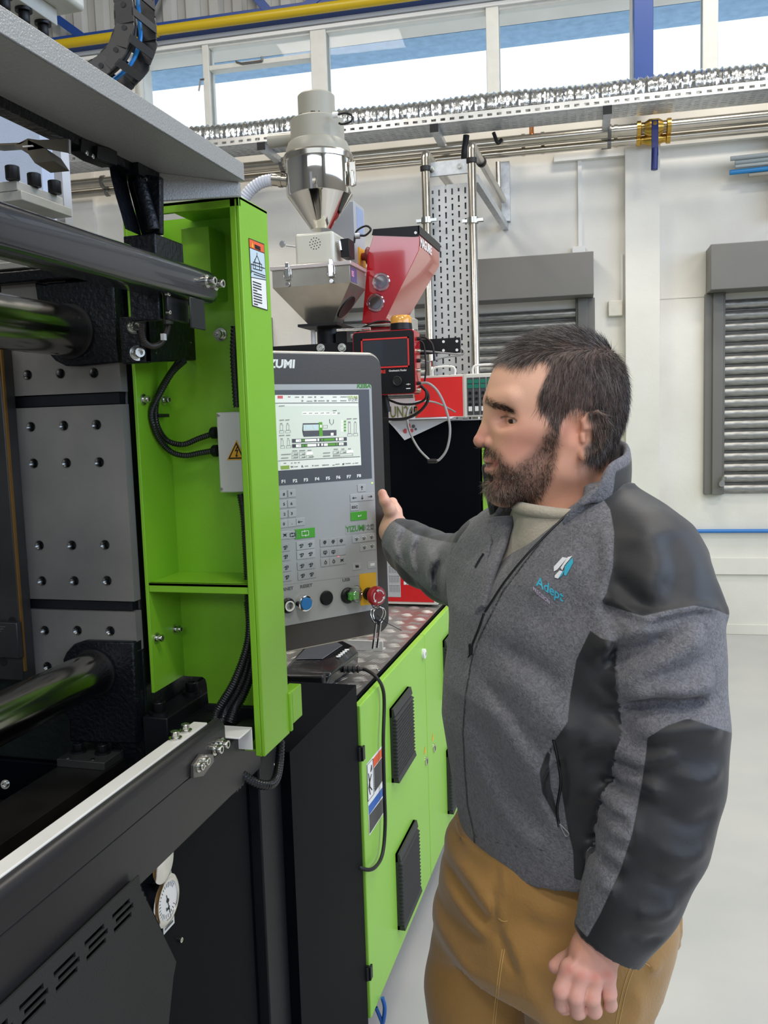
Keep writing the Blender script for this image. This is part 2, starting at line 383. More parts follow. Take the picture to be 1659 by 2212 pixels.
for (p, q, lab) in (((325, 75), (330, 0), None), ((130, 45), (185, 85), 'blue brace at upper left behind the robot base'), ((312, 32), (345, -30), 'blue brace rising right of the cable chain'), ((550, -10), (585, 30), 'blue brace above the left windows'), ((700, -12), (655, 20), 'blue brace meeting the roof over the middle window')):
    if lab is None: continue
    a = PW(p[0], p[1], 0.12); c = PW(q[0], q[1], 0.12); A = wl(a[0], 0.12, a[1]); B = wl(c[0], 0.12, c[1]); d = nrm(B-A)
    if A[2] > B[2]: A = A-d*0.9
    else: B = B+d*0.9
    b = MB(); b.bar(A, B, 0.05, 0.06); wthing('roof_brace', b, STEEL_BLUE, lab, 'brace')

# cable tray with foil duct
zt = PW(1040, 284, 0.35)[1]; fr = PZ(1040, 258, zt); df = float((fr-W0) @ ND)
tray = thing('cable_tray', 'long perforated metal cable tray below the windows', 'cable tray', wl(-2, 0.5, zt))
b = MB()
# perforated floor as slats with slots: strips and cross ties
nrow = 7; wdt = df-0.35; u0, u1 = -5.2, 1.2
for r in range(nrow+1):
    dd = 0.35+wdt*r/nrow; b.wbox(u0, u1, dd-0.014, dd+0.014, zt, zt+0.002)
b.build('tray_strip', GALV, tray)
b = MB(); u = u0
while u < u1:
    b.wbox(u, u+0.022, 0.35, df, zt-0.0005, zt+0.0025); u += 0.055
tag(b.build('tray_web', GALV, tray), kind='stuff')
b = MB(); b.wbox(u0, u1, df-0.002, df, zt, zt+0.018); b.wbox(u0, u1, df-0.002, df, zt+0.034, zt+0.055); u = u0
while u < u1: b.wbox(u, u+0.03, df-0.002, df, zt+0.018, zt+0.034); u += 0.062
b.wbox(u0, u1, 0.35, 0.352, zt, zt+0.055); b.build('side_flange', mat('bright_galvanised', (214, 214, 210), 0.3, 0.8, var=0.1, vscale=6), tray)
FOIL = mat('aluminium_foil_duct', (232, 232, 230), 0.18, 1.0, bump=1.0, bscale=60, var=0.1, vscale=60)
zc = zt+0.012+0.085; b = MB(); P = []
for i in range(660): P.append(wl(u0-0.2+(u1-u0+0.3)*i/659, 0.35+wdt*0.62+0.012*math.sin(i*0.025), zc+0.006*math.sin(i*0.055)))
b.tube(P, 0.08, 16, rf=lambda i: (0.092, 0.084, 0.079, 0.086)[i % 4]+0.003*math.sin(i*2.7))
o = b.build('foil_duct', FOIL, None, smooth=25); tag(o, 'shiny crinkled foil duct lying along the cable tray', 'duct')
b = MB(); u = -4.9
for u in (-4.3, -3.35, -2.17, -1.28, -0.2, 0.5):
    pass
for (u, lab) in ((PW(565, 325, df)[0], 'cable tray arm left of the grey hopper head'), (PW(938, 280, df)[0], 'cable tray arm above the perforated riser'), (PW(1312, 235, df)[0], 'cable tray arm left of the brass valve')):
    t = thing('tray_bracket', lab, 'bracket', wl(u, 0.3, zt-0.04), 'cantilever arms carrying the cable tray')
    b = MB(); b.wbox(u-0.025, u+0.025, 0, df, zt-0.045, zt-0.002); b.build('arm', GALV, t, bevel=0.002)
    b = MB(); b.wbox(u-0.028, u+0.028, df, df+0.012, zt-0.05, zt+0.004); b.build('end_cap', BLACK_PLASTIC, t)
    b = MB(); b.wbox(u-0.025, u+0.025, 0, 0.03, zt-0.10, zt); b.build('wall_plate', GALV, t)
# stainless pipes
dp = 0.16
def pipe(y_px, r, name, label, dd):
    z = PW(1500, y_px, dd)[1]; b = MB(); b.cyl(wl(-6, dd, z), wl(5, dd, z), r, 18)
    for xx in (1172, 1130, 640, 1330): u = PW(xx, y_px, dd)[0]; b.cyl(wl(u-0.012, dd, z), wl(u+0.012, dd, z), r*1.12, 18)
    o = b.build(name, STAINLESS, None, smooth=40); tag(o, label, 'pipe'); return z
zp1 = pipe(267, 0.040, 'stainless_pipe', 'upper thick stainless pipe along the back wall', dp+0.05)
zp2 = pipe(292, 0.027, 'stainless_pipe', 'lower thinner stainless pipe along the back wall', dp)
for i, xx in enumerate((1316, 612, 440, 225)):
    u = PW(xx, 300, dp)[0]; t = thing('pipe_clip', 'pipe hanger %s' % ['left of the brass valve', 'behind the grey hopper head', 'seen under the grey beam, right one', 'seen under the grey beam, left one'][i], 'clip', wl(u, dp, zp1))
    b = MB(); b.lathe([(0.043, -0.012), (0.05, -0.012), (0.05, 0.012), (0.043, 0.012)], wl(u, dp+0.05, zp1), UD, 18); b.lathe([(0.03, -0.012), (0.036, -0.012), (0.036, 0.012), (0.03, 0.012)], wl(u, dp, zp2), UD, 18); b.build('ring', STEEL, t, smooth=40)
    b = MB(); b.cyl(wl(u, dp+0.05, zp1+0.04), wl(u, dp+0.05, zt), 0.006, 8); b.build('rod', STEEL, t)
# brass valves
BRASS = mat('brass', (196, 158, 76), 0.28, 1.0, var=0.1, vscale=40); LEVER = mat('blue_lever', (22, 38, 110), 0.4)
for (zz, dd, r, lab, lev) in ((zp1, dp+0.05, 0.05, 'upper brass ball valve with a long dark blue lever', True), (zp2, dp, 0.036, 'lower brass ball valve under the blue lever', False)):
    u = PW(1411, 290, dp)[0]; t = thing('ball_valve', lab, 'valve', wl(u, dd, zz))
    b = MB(); b.lathe([(r*.9, -0.11), (r*1.05, -0.11), (r*1.05, -0.085), (r*.8, -0.08), (r*.8, -0.06), (r*1.15, -0.03), (r*1.15, 0.03), (r*.8, 0.06), (r*.8, 0.08), (r*1.05, 0.085), (r*1.05, 0.11), (r*.9, 0.11)], wl(u, dd, zz), UD, 18); b.build('valve_body', BRASS, t, smooth=30)
    if lev:
        b = MB(); p = wl(u, dd+r+0.02, zz); b.cyl(wl(u, dd+r*.6, zz), p+ND*0.03, 0.014, 12); b.build('stem', BRASS, t)
        b = MB(); b.wbox(u-0.022, u+0.022, dd+r+0.04, dd+r+0.05, zz-0.21, zz+0.02); b.tube([wl(u+0.0, dd+r+0.045, zz-0.16), wl(u-0.004, dd+r+0.045, zz-0.30)], 0.022, 12); b.build('lever', LEVER, t, bevel=0.003)
b = MB(); u = PW(1149, 290, dp)[0]; b.cyl(wl(u, dp+0.05, zp1+0.03), wl(u, dp+0.05, zp1+0.17), 0.016, 12); b.cyl(wl(u, dp+0.05, zp1+0.09), wl(u, dp+0.05, zp1+0.12), 0.026, 6); b.cyl(wl(u, dp+0.05, zp1+0.1), wl(u+0.045, dp+0.05, zp1+0.1), 0.014, 10)
wthing('pressure_tap', b, mat('copper', (196, 130, 84), 0.3, 1.0), 'small copper tap standing on the stainless pipe', 'tap', smooth=40)
# hoses on the pipes
b = MB(); b.tube([wl(PW(1008, 320, .3)[0], 0.3, zt), wl(PW(1003, 330, .3)[0], 0.3, zt-0.12), wl(PW(1001, 345, .3)[0], 0.26, zp2-0.05)], 0.022, 10, smooth=6); wthing('cable_drop', b, BLACK_RUBBER, 'thick black cable dropping from the tray behind the riser', 'cable', smooth=40)
b = MB(); b.tube([wl(PW(1066, 285, .3)[0], 0.3, zt), wl(PW(1075, 296, .3)[0], 0.3, zt-0.07), wl(PW(1083, 312, .3)[0], 0.28, zp1)], 0.013, 10, smooth=6); wthing('cable_drop', b, BLACK_RUBBER, 'thin black cable dropping from the tray right of the riser', 'cable', smooth=40)
# blue and grey rods at far right
rods = [((1578, 343), 0.016, (150, 156, 156)), ((1588, 352), 0.014, (140, 150, 152)), ((1588, 360), 0.012, (165, 170, 168)), ((1576, 373), 0.017, (36, 126, 184)), ((1617, 379), 0.014, (152, 146, 132))]
for i, ((x, y), r, c) in enumerate(rods):
    u, z = PW(x, y, 0.12); b = MB(); b.cyl(wl(u, 0.12, z), wl(u+1.5, 0.12, z+0.03), r, 12)
    wthing('stored_rod', b, mat('rod_%d' % i, c, 0.4), ['topmost grey rod of the bundle at the right edge', 'second grey rod of the bundle at the right edge', 'third pale rod of the bundle at the right edge', 'bright blue rod at the right edge', 'lowest beige rod at the right edge'][i], 'rod', smooth=40)
b = MB(); b.wbox(PW(1640, 360)[0]+0.1, PW(1640, 360)[0]+0.14, 0, 0.14, 2.9, 3.5); wthing('rod_bracket', b, GALV, 'wall bracket holding the rod bundle', 'bracket')

# vertical perforated riser with pipes
YR = 5.2
def py(x, y, Y=YR): return PY(x, y, Y)
ris = thing('perforated_riser', 'upright perforated metal tray with slots standing behind the red hopper', 'cable tray', (py(975, 800)[0], YR, 0))
xl, xr = py(932, 600)[0], py(1016, 600)[0]; ztop = py(975, 398)[2]
RISM = mat('riser_plate', (206, 208, 208), 0.45, 0.35, var=0.05, vscale=10)
b = MB(); cols = 6; cw = (xr-xl)/cols
SLOT = []
z = ztop
for c in range(cols):     # web between the slot columns
    a = xl+cw*c; b.box((a, YR, 0.02), (a+cw*0.36, YR+0.004, ztop)); b.box((a+cw*0.64, YR, 0.02), (a+cw, YR+0.004, ztop))
k = 0; pit = 0.088
b2 = MB(); zz = ztop
while zz > 1.3:
    for c in range(cols):
        a = xl+cw*c; m0 = a+cw*0.5; off = 0 if c % 2 else pit/2; z1 = zz-off
        # each pitch: a vertical slot (height .035) and a horizontal slot (height .011)
        b2.box((a+cw*.36, YR, z1-0.022), (a+cw*.64, YR+0.004, z1)); b2.box((a+cw*.36, YR, z1-0.022-0.0), (m0-0.005, YR+0.004, z1-0.022-0.036)) ; b2.box((m0+0.005, YR, z1-0.022), (a+cw*.64, YR+0.004, z1-0.058)); b2.box((a+cw*.36, YR, z1-0.077), (a+cw*.64, YR+0.004, z1-0.058))
    zz -= pit
b.box((xl, YR, 0.02), (xr, YR+0.004, 1.3)); b.build('slotted_plate', RISM, ris)
tag(b2.build('plate_web', RISM, ris), kind='stuff')
b = MB(); b.box((xl-0.02, YR-0.04, 0.0), (xl, YR+0.03, ztop+0.12)); b.box((xr, YR-0.04, 0.0), (xr+0.02, YR+0.03, ztop+0.12)); b.build('side_channel', GALV, ris)
b = MB(); b.box((xl-0.03, YR+0.02, 0.0), (xr+0.03, YR+0.03, ztop-0.02)); b.build('backing_strip', mat('riser_back', (120, 124, 128), 0.6), ris)
b = MB(); b.box((xl-0.02, YR-0.05, ztop+0.04), (xr+0.02, YR-0.035, ztop+0.12)); b.build('cross_rail', GALV, ris, bevel=0.002)
for xx in (xl+0.03, xr-0.04): bolt(ris, (xx, YR-0.05, ztop+0.08), (0, -1, 0), 0.012, 0.012)
for (x, lab, ytop) in ((918, 'left upright stainless pipe of the riser', 330), (1018, 'right upright stainless pipe of the riser', 312)):
    p = py(x, ytop, YR-0.1); xx = p[0]; zz = p[2]
    t = thing('riser_pipe', lab, 'pipe', (xx, YR-0.1, 0)); b = MB()
    b.tube([(xx, YR-0.1, 0.0), (xx, YR-0.1, zz-0.03), (xx, YR-0.085, zz-0.008), (xx, YR-0.06, zz), (xx, 6.45, zz)], 0.024, 14); b.build('tube', STAINLESS, t, smooth=50)
    b = MB(); b.cyl((xx, YR-0.1, zz-0.10), (xx, YR-0.1, zz-0.075), 0.03, 14); b.cyl((xx, YR+0.25, zz), (xx, YR+0.27, zz), 0.031, 14)
    b.build('coupling', BLACK_RUBBER, t, smooth=40)
    zc = py(x, 485)[2]; b = MB(); b.cyl((xx, YR-0.1, zc-0.016), (xx, YR-0.1, zc+0.016), 0.032, 14); b.box((xx-0.06, YR-0.11, zc-0.008), (xx+0.06, YR-0.08, zc+0.008)); b.build('clamp', BOLT, t, smooth=40)
# wall frame right of the riser
b = MB(); A = PY(1031, 395, YR+0.1); B = PY(1096, 478, 6.5)
b.bar((A[0], YR, A[2]), (A[0], 6.62, A[2]-0.0), 0.04, 0.045); wthing('support_strut', b, GALV, 'level slotted strut running from riser to wall', 'strut')
b = MB(); u, z = PW(1090, 345, 0.1); b.wbox(u-0.03, u+0.03, 0, 0.06, PW(1090, 475, 0.1)[1], z); wthing('wall_channel', b, GALV, 'upright channel on the wall right of the riser', 'channel')
b = MB(); p1 = PW(1076, 350, .25); b.cyl(wl(p1[0], 0.25, p1[1]), wl(p1[0], 0.25, PW(1076, 405, .25)[1]), 0.018, 10); wthing('down_pipe', b, STAINLESS, 'short stainless pipe stub right of the riser', 'pipe', smooth=40)
# ================================================================== MOULDING MACHINE (front part)
Y1 = 1.30
XL, XR = -0.780, -0.576          # green column
YB = 1.413
ZT = PY(520, 421, Y1)[2]; ZB = PY(573, 1635, Y1)[2]
col = thing('support_column', 'tall lime green open steel column carrying the grey beam', 'column', ((XL+XR)/2, YB, ZB))
T = 0.006
fl = 0.017
zl0 = PY(327, 1497, Y1)[2]; zlt = PY(262, 445, Y1)[2]
b = MB(); b.box((XR-T, Y1, ZB), (XR, YB, ZT)); b.box((XR-fl, Y1, ZB), (XR-T, Y1+T, ZT)); b.build('right_plate', GREEN, col, bevel=0.0015)
# left plate with sloped foot and gap where the black arm passes
b = MB(); b.prism([(XL, Y1, zl0), (XL, YB, zl0), (XL, YB, zlt), (XL, Y1, zlt)], (T, 0, 0)); b.build('left_plate', GREEN, col, bevel=0.001)
# back plate with a notch at the foot
nx0, nx1 = PY(394, 1457, YB)[0], PY(449, 1465, YB)[0]; zn = PY(420, 1459, YB)[2]
b = MB(); b.prism([(XL, YB-T, zn), (nx1-0.008, YB-T, zn), (nx1-0.002, YB-T, zn-0.004), (nx1, YB-T, zn-0.012), (nx1+0.004, YB-T, ZB), (XR-T, YB-T, ZB), (XR-T, YB-T, ZT), (PY(352, 440, YB)[0], YB-T, ZT), (PY(352, 440, YB)[0], YB-T, zlt-0.03), (XL, YB-T, zlt-0.03)], (0, T, 0)); b.build('back_plate', GREEN, col)
b = MB(); xh = PY(345, 433, Y1)[0]; zh = PY(420, 462, Y1)[2]; zh2 = PY(498, 447, Y1)[2]
b.prism([(xh, Y1, ZT), (XR, Y1, ZT), (XR, Y1, zh2-0.0), (XR-fl, Y1, zh2), (xh, Y1, zh2)], (0, T, 0)); b.box((xh, Y1, ZT-T), (XR, YB, ZT)); b.build('header', GREEN, col, bevel=0.001)
zs = PY(430, 1261, Y1)[2]; zs2 = PY(430, 1282, Y1)[2]
b = MB(); b.box((XL+T, Y1+0.002, zs-T), (XR-T, YB-T, zs)); b.box((XL+T, Y1+0.002, zs2), (XR-0.012, Y1+0.008, zs)); b.build('rib_shelf', GREEN, col, bevel=0.001)
# inner box with bent plate
q0 = PY(390, 490, 1.345); q1 = PY(450, 488, 1.345); q2 = PY(455, 600, 1.345)
b = MB(); b.box((q0[0], 1.345, q2[2]-0.03), (q1[0], YB-T, q1[2])); b.build('inner_box', GREEN, col, bevel=0.001)
b = MB(); b.box((XR-0.008, Y1-0.0, ZB), (XR-T, YB, ZB+T)); b.box((PY(515, 1590, 1.33)[0], 1.32, ZB), (XR-T, YB-T, ZB+0.004)); b.build('foot_plate', GREEN, col)
# bottom lug at right
l0 = PX(627, 1490, XR); l1 = PX(655, 1545, XR)
b = MB(); lz0, lz1 = PY(640, 1575, YB)[2], PY(640, 1497, YB)[2]; lx = PY(649, 1500, YB)[0]
b.box((XR-0.02, YB-0.002, lz0-0.005), (XR+0.004, YB+0.008, lz1)); b.box((XR-0.02, YB+0.008, lz0+0.006), (XR+0.004, YB+0.055, lz1)); b.build('lug', GREEN, col, bevel=0.002)
# bolts of the column
for (x, y) in ((318, 862), (362, 864)):
    pass
def xbolt(par, x, y, X, r=0.0062, h=0.013, lab=None): bolt(par, PX(x, y, X), (1, 0, 0), r, h, label=lab)
def ybolt(par, x, y, Y, r=0.0062, h=0.013, lab=None): bolt(par, PY(x, y, Y), (0, -1, 0), r, h, label=lab)
xbolt(col, 308, 863, XL+T); xbolt(col, 352, 864, XL+T); xbolt(col, 337, 1378, XL+T); xbolt(col, 378, 1359, XL+T)
ybolt(col, 478, 723, YB-T, 0.0075, 0.016)
# warning label on the right face
def on_x(x, y, X=XR+0.0006): return PX(x, y, X)
def panel_x(par, pts, material, name='label_plate', X=XR+0.0004, th=0.0005):
    P = [PX(a, c, X) for a, c in pts]; b = MB(); b.prism(P, (th, 0, 0)); return b.build(name, material, par)
wl_ = panel_x(col, [(537, 514), (570, 527), (578, 671), (545, 661)], PRINT_BLACK, 'warning_label'); wl_['label'] = 'white warning sticker with orange heading'
panel_x(wl_, [(538, 516), (569.5, 529), (570.5, 546), (539, 534)], PRINT_ORANGE, 'heading', XR+0.0009, 0.0003)
panel_x(wl_, [(539.5, 536), (570.5, 548), (574, 604), (542.5, 598)], mat('pale_blue_print', (196, 214, 222), 0.5), 'diagram_field', XR+0.0009, 0.0003)
panel_x(wl_, [(542.8, 600), (574, 606), (577, 669), (546, 659)], PRINT_WHITE, 'text_field', XR+0.0009, 0.0003)
P0 = PX(548, 531, XR+0.0013); text_mesh('lettering', 'WARNING', 0.0085, P0-np.array([0, -0.004, 0.003]), (0, 1, 0), (0, 0, 1), PRINT_BLACK, wl_, off=0.0003, sx=0.55)
b = MB(); t0 = PX(543, 533, XR+0.0013); b.prism([t0, t0+np.array([0, 0.009, -0.001]), t0+np.array([0, 0.0045, 0.009])], (0.0003, 0, 0)); b.build('triangle', PRINT_YELLOW, wl_)
b = MB()
for i in range(9):
    p = PX(546+0.3*i, 608+6*i, XR+0.0013); w = (0.034 if i not in (3, 8) else 0.016); b.box((XR+0.0012, p[1], p[2]-0.0009), (XR+0.0016, p[1]+w, p[2]+0.0009))
def seg_x(b, a, c, X=XR+0.0013, w=0.0007):
    A, C = PX(a[0], a[1], X), PX(c[0], c[1], X); b.bar(A, C, 0.0004, w, up=(1, 0, 0)) if False else b.obox((A+C)/2, (0.0003, 0, 0), (C-A)/2, nrm(np.cross((1, 0, 0), C-A))*w)
for a, c in (((555, 546), (555, 552)), ((555, 552), (549, 566)), ((555, 552), (562, 569)), ((547, 566), (565, 571)), ((547, 566), (547, 580)), ((565, 571), (566, 585)), ((542, 570), (572, 580)), ((547, 580), (566, 585)), ((543, 585), (573, 596)), ((543, 570), (543, 590)), ((550, 560), (552, 580)), ((560, 564), (561, 584)), ((548, 592), (573, 600))): seg_x(b, a, c)
b.build('line_drawing', PRINT_BLACK, wl_)

# grey top beam
XB = -0.560; zb0 = PX(528, 392, XB)[2]; zb1 = PX(528, 362, XB)[2]; ye = PX(528, 375, XB)[1]; xbl = -0.668
beam = thing('overhead_beam', 'light grey textured box beam running over the column to upper left', 'beam', (XB, ye, zb0))
b = MB(); b.box((xbl, -0.2, zb0), (XB, ye, zb0+0.003)); b.box((XB-0.003, -0.2, zb0), (XB, ye, zb1+0.006)); b.build('beam_shell', GREY_COAT, beam, bevel=0.004, segs=3)
xe0, xe1 = PY(345, 430, Y1+0.002)[0], PY(516, 420, Y1+0.002)[0]
A = PY(345, 436, 1.197); B_ = PY(517, 424, 1.288); b = MB()
b.add([(A[0], 1.197, A[2]), (B_[0], 1.288, B_[2]), (B_[0], 1.297, B_[2]), (A[0], 1.297, A[2]+0.03), (A[0], 1.197, zb0+.001), (B_[0], 1.288, zb0+.001), (B_[0], 1.297, zb0+.001), (A[0], 1.297, zb0+.001)], [(0, 3, 2, 1), (4, 5, 6, 7), (0, 1, 5, 4), (1, 2, 6, 5), (2, 3, 7, 6), (3, 0, 4, 7)]); b.build('end_block', GREY_COAT, beam, bevel=0.002)
b = MB(); b.box((xbl-0.016, -0.2, zb0-0.012), (xbl+0.004, 1.25, zb0+0.0)); b.build('edge_angle', BLACK_CAST, beam)

# upper rail
XO = -0.600
zr1, zr0 = PX(462, 585, XO)[2], PX(445, 651, XO)[2]; yr = PX(470, 620, XO)[1]
rail = thing('guard_rail', 'black rounded door rail crossing the picture above the steel bar', 'rail', (XO, yr, zr0))
w = 0.055; pr = []
rr = 0.012
for (cx_, cz_, a0) in ((XO-rr, zr1-rr, 0), (XO-w+rr, zr1-rr, 90), (XO-w+rr, zr0+rr, 180), (XO-rr, zr0+rr, 270)):
    for k in range(5):
        a = math.radians(a0+90*k/4); pr.append((cx_+rr*math.cos(a), cz_+rr*math.sin(a)))
b = MB(); n = len(pr); Ys = [-0.2, yr-0.012, yr-0.004, yr]; sc = [1, 1, 0.93, 0.75]; vs = []
mx_, mz_ = XO-w/2, (zr0+zr1)/2
for Y, s_ in zip(Ys, sc): vs += [(mx_+(x-mx_)*(1 if s_ == 1 else 0.995), Y, mz_+(z-mz_)*s_) for x, z in pr]
b.add(vs, [tuple(range(n)), tuple(range(3*n, 4*n))]+[(j*n+i, j*n+(i+1) % n, (j+1)*n+(i+1) % n, (j+1)*n+i) for j in range(3) for i in range(n)])
b.build('rail_tube', mat('satin_black_paint', (20, 22, 30), 0.26, bump=0.04, bscale=400, coat=0.5), rail, smooth=50)
for (x, y) in ((444, 608), (462, 614)): bolt(rail, PX(x, y, XO), (1, 0, 0), 0.0065, 0.016)

# lower rail: white strip and black cover
XC = -0.620
zc1 = PX(467, 1566, XC)[2]; yc = PX(487, 1600, XC)[1]
lr = thing('lower_door_track', 'black lower door track with a white top strip rising to the column foot', 'rail', (XC, yc, zc1))
xw0 = PZ(410, 1564, zc1+0.004)[0]
b = MB(); b.box((xw0, -0.3, zc1), (XC-0.014, PZ(440, 1565, zc1)[1], zc1+0.004)); b.build('white_strip', mat('white_strip_paint', (222, 220, 212), 0.42, var=0.05, vscale=9), lr, bevel=0.0015)
zc0 = PX(440, 1650, XC)[2]; zk = PX(410, 1681, XC)[2]; zp = PX(457, 1764, XC)[2]
TRK = mat('track_black_paint', (40, 39, 40), 0.36, spec=0.35, var=0.06, vscale=5, bump=0.04, bscale=400)
pr = [(XC-0.03, zc1-0.02), (XC-0.016, zc1+0.001)]+[(XC-0.016+0.016*math.sin(math.radians(a)), zc1-0.015+0.016*math.cos(math.radians(a))) for a in range(0, 91, 15)]+[(XC, zk+0.002), (XC-0.03, zk+0.002)]
b = MB(); b.prism([(x, -0.3, z) for x, z in pr], (0, yc+0.3, 0)); b.build('track_cover', TRK, lr, smooth=40)
b = MB(); b.box((XC-0.03, -0.3, zp), (XC-0.0015, 1.385, zk)); b.build('skirt_panel', TRK, lr, bevel=0.002)
for (x, y) in ((379, 1596), (401, 1580)):
    p = PZ(x, y, zc1+0.004); bolt(lr, p, (0, 0, 1), 0.0066, 0.012)
for (x, y) in ((470, 1617), (484, 1606)): bolt(lr, PX(x-8, y+1, XC), (1, 0, 0), 0.0068, 0.014)
b = MB(); P = [PX(x, y, XC+0.0005) for x, y in ((411, 1652), (428, 1629), (454, 1629), (455, 1645), (432, 1676), (411, 1680))]; b.prism(P, (0.006, 0, 0)); st = b.build('stop_plate', STEEL, lr, bevel=0.0008)
for (x, y) in ((433, 1655), (445, 1644)): bolt(st, PX(x-4, y, XC+0.0065), (1, 0, 0), 0.006, 0.008)
# white foot bracket
e0 = PY(487, 1568, 1.30); e1 = PY(545, 1573, 1.30); e2 = PY(545, 1619, 1.30)
b = MB(); b.box((e0[0]-0.02, 1.297, e2[2]), (e1[0], 1.30, e1[2]+0.002)); b.box((e0[0]-0.02, 1.25, e0[2]-0.002), (e1[0], 1.30, e0[2]+0.001)); b.build('end_bracket', WHITE_PAINT, lr, bevel=0.001)

# fixed platen
Yp = 1.284
pl = thing('machine_platen', 'massive black and machined steel platen with rows of threaded holes', 'platen', (-1.1, 1.4, 1.0))
SIDE = mat('platen_casting', (22, 30, 27), 0.35, bump=0.6, bscale=60, var=0.2, vscale=12)
b = MB(); b.box((-1.75, Yp+0.022, 1.03), (-0.795, 1.62, 1.905)); b.build('casting_body', SIDE, pl, bevel=0.004)
HOLE = mat('bore_steel', (120, 120, 118), 0.25, 1.0); DARKH = mat('bore_dark', (10, 12, 14), 0.6); BOREB = mat('bore_bottom', (74, 76, 78), 0.4, 0.6)
PLATE = mat('ground_steel_plate', (150, 146, 140), 0.42, 0.30, col2=(122, 119, 115), vscale=5, bump=0.08, bscale=160, detail=8)
def holed_plate(x0, x1, z0, z1, holes, r, name, y=Yp, th=0.02):
    """rectangular plate facing -Y whose holes sit on a rough grid"""
    rows = {}
    for (x, z) in holes:
        for k in rows:
            if abs(k-z) < 0.012: rows[k].append((x, z)); break
        else: rows[z] = [(x, z)]
    ks = sorted(rows); b = MB(); zcur = z0
    zb = [z0]+[(ks[i]+ks[i+1])/2 for i in range(len(ks)-1)]+[z1]
    hls = []
    for i, k in enumerate(ks):
        hs = sorted(rows[k]); xb = [x0]+[(hs[j][0]+hs[j+1][0])/2 for j in range(len(hs)-1)]+[x1]
        for j, (hx, hz) in enumerate(hs):
            a, c, lo, hi = xb[j], xb[j+1], zb[i], zb[i+1]; n = 24; ring = []; sq = []
            for t in range(n):
                an = 2*math.pi*t/n; cx_, sz = math.cos(an), math.sin(an); ring.append((hx+r*cx_, y, hz+r*sz))
                tx = ((c-hx)/cx_ if cx_ > 1e-6 else (a-hx)/cx_ if cx_ < -1e-6 else 1e9); tz = ((hi-hz)/sz if sz > 1e-6 else (lo-hz)/sz if sz < -1e-6 else 1e9)
                tt = min(tx, tz); sq.append((hx+tt*cx_, y, hz+tt*sz))
            b.add(ring+sq, [(q, (q+1) % n, n+(q+1) % n, n+q) for q in range(n)])
            for (cx2, cz2) in ((a, lo), (c, lo), (c, hi), (a, hi)):     # fill the cell corners
                d = sorted(range(n), key=lambda q: (sq[q][0]-cx2)**2+(sq[q][2]-cz2)**2)[:4]
                s1 = [q for q in d if abs(sq[q][0]-cx2) < 1e-6]; s2 = [q for q in d if abs(sq[q][2]-cz2) < 1e-6]
                A = min((q for q in range(n) if abs(sq[q][0]-cx2) < 1e-6), key=lambda q: abs(sq[q][2]-cz2), default=None)
                B = min((q for q in range(n) if abs(sq[q][2]-cz2) < 1e-6), key=lambda q: abs(sq[q][0]-cx2), default=None)
                if A is not None and B is not None and A != B: b.add([sq[A], sq[B], (cx2, y, cz2)], [(0, 1, 2)])
            hl = MB(); hls.append(hl); hd = MB(); hls.append(hd); hl.lathe([(r*1.12, -0.0004), (r, 0.0014)]+[(r*(0.9 if q % 2 else 0.98), 0.0014+0.0009*q) for q in range(1, 14)], (hx, y, hz), (0, 1, 0), 24)
            hd.cyl((hx, y+0.014, hz), (hx, y+0.015, hz), r*1.0, 16)
    bb = MB(); bb.add([(x0, y, z0), (x1, y, z0), (x1, y, z1), (x0, y, z1), (x0, y+th, z0), (x1, y+th, z0), (x1, y+th, z1), (x0, y+th, z1)], [(0, 1, 5, 4), (1, 2, 6, 5), (2, 3, 7, 6), (3, 0, 4, 7), (4, 5, 6, 7)])
    b.add(bb.v, bb.f)
    o = b.build(name, PLATE, pl)
    for q in range(0, len(hls), 2):
        h = MB(); n0 = len(hls[q].v); h.add(hls[q].v, [f for f in hls[q].f if len(f) < 10]); h.cur = 1; h.add(hls[q+1].v, hls[q+1].f)
        h.build('threaded_hole', [HOLE, BOREB], o, smooth=30)
    return o
def yx(x, y, Y=Yp): q = PY(x, y, Y); return (q[0], q[2])
H = [yx(*q) for q in ((67, 922), (138, 919.5), (209, 917.5), (73, 1001), (144, 1000), (215, 998.5), (85.5, 1178), (155.5, 1178), (227, 1177), (91, 1255), (161, 1255), (231.5, 1254.5))]
z1_, z0_ = yx(140, 878)[1], yx(160, 1296)[1]
holed_plate(yx(25, 1080)[0], -0.792, z0_, z1_, H, 0.0082, 'main_plate')
H = [yx(*q) for q in ((60, 810), (131, 807), (203, 805.5))]
holed_plate(yx(12, 800)[0], -0.792, yx(140, 851)[1], yx(140, 758)[1], H, 0.0082, 'upper_plate')
b = MB(); b.box((yx(8, 700)[0], Yp, yx(140, 758)[1]), (yx(90, 700)[0]+0.05, Yp+0.02, yx(40, 614)[1])); b.build('upper_plate_ear', PLATE, pl)
H = [yx(*q) for q in ((97, 1362), (167.5, 1362), (238.5, 1363))]
zlo = yx(140, 1400)[1]
holed_plate(yx(62, 1380)[0], -0.792, zlo, yx(160, 1319)[1], H, 0.0082, 'lower_plate')
H = [yx(103, 1440)]
holed_plate(yx(66, 1440)[0], yx(185, 1440)[0], yx(100, 1500)[1], zlo, H, 0.0082, 'lower_plate_ear')
def boss(poly, y0, y1, name):
    b = MB(); b.prism([(yx(x, y)[0], y0, yx(x, y)[1]) for x, y in poly], (0, y1-y0, 0)); return b.build(name, BLACK_CAST, pl, bevel=0.003, segs=2)
boss([(84, 612), (108, 616), (113, 613), (195, 607), (200, 602), (252, 600), (264, 783), (180, 792), (150, 791), (128, 780), (110, 760), (104, 745)], 1.272, 1.30, 'upper_boss')
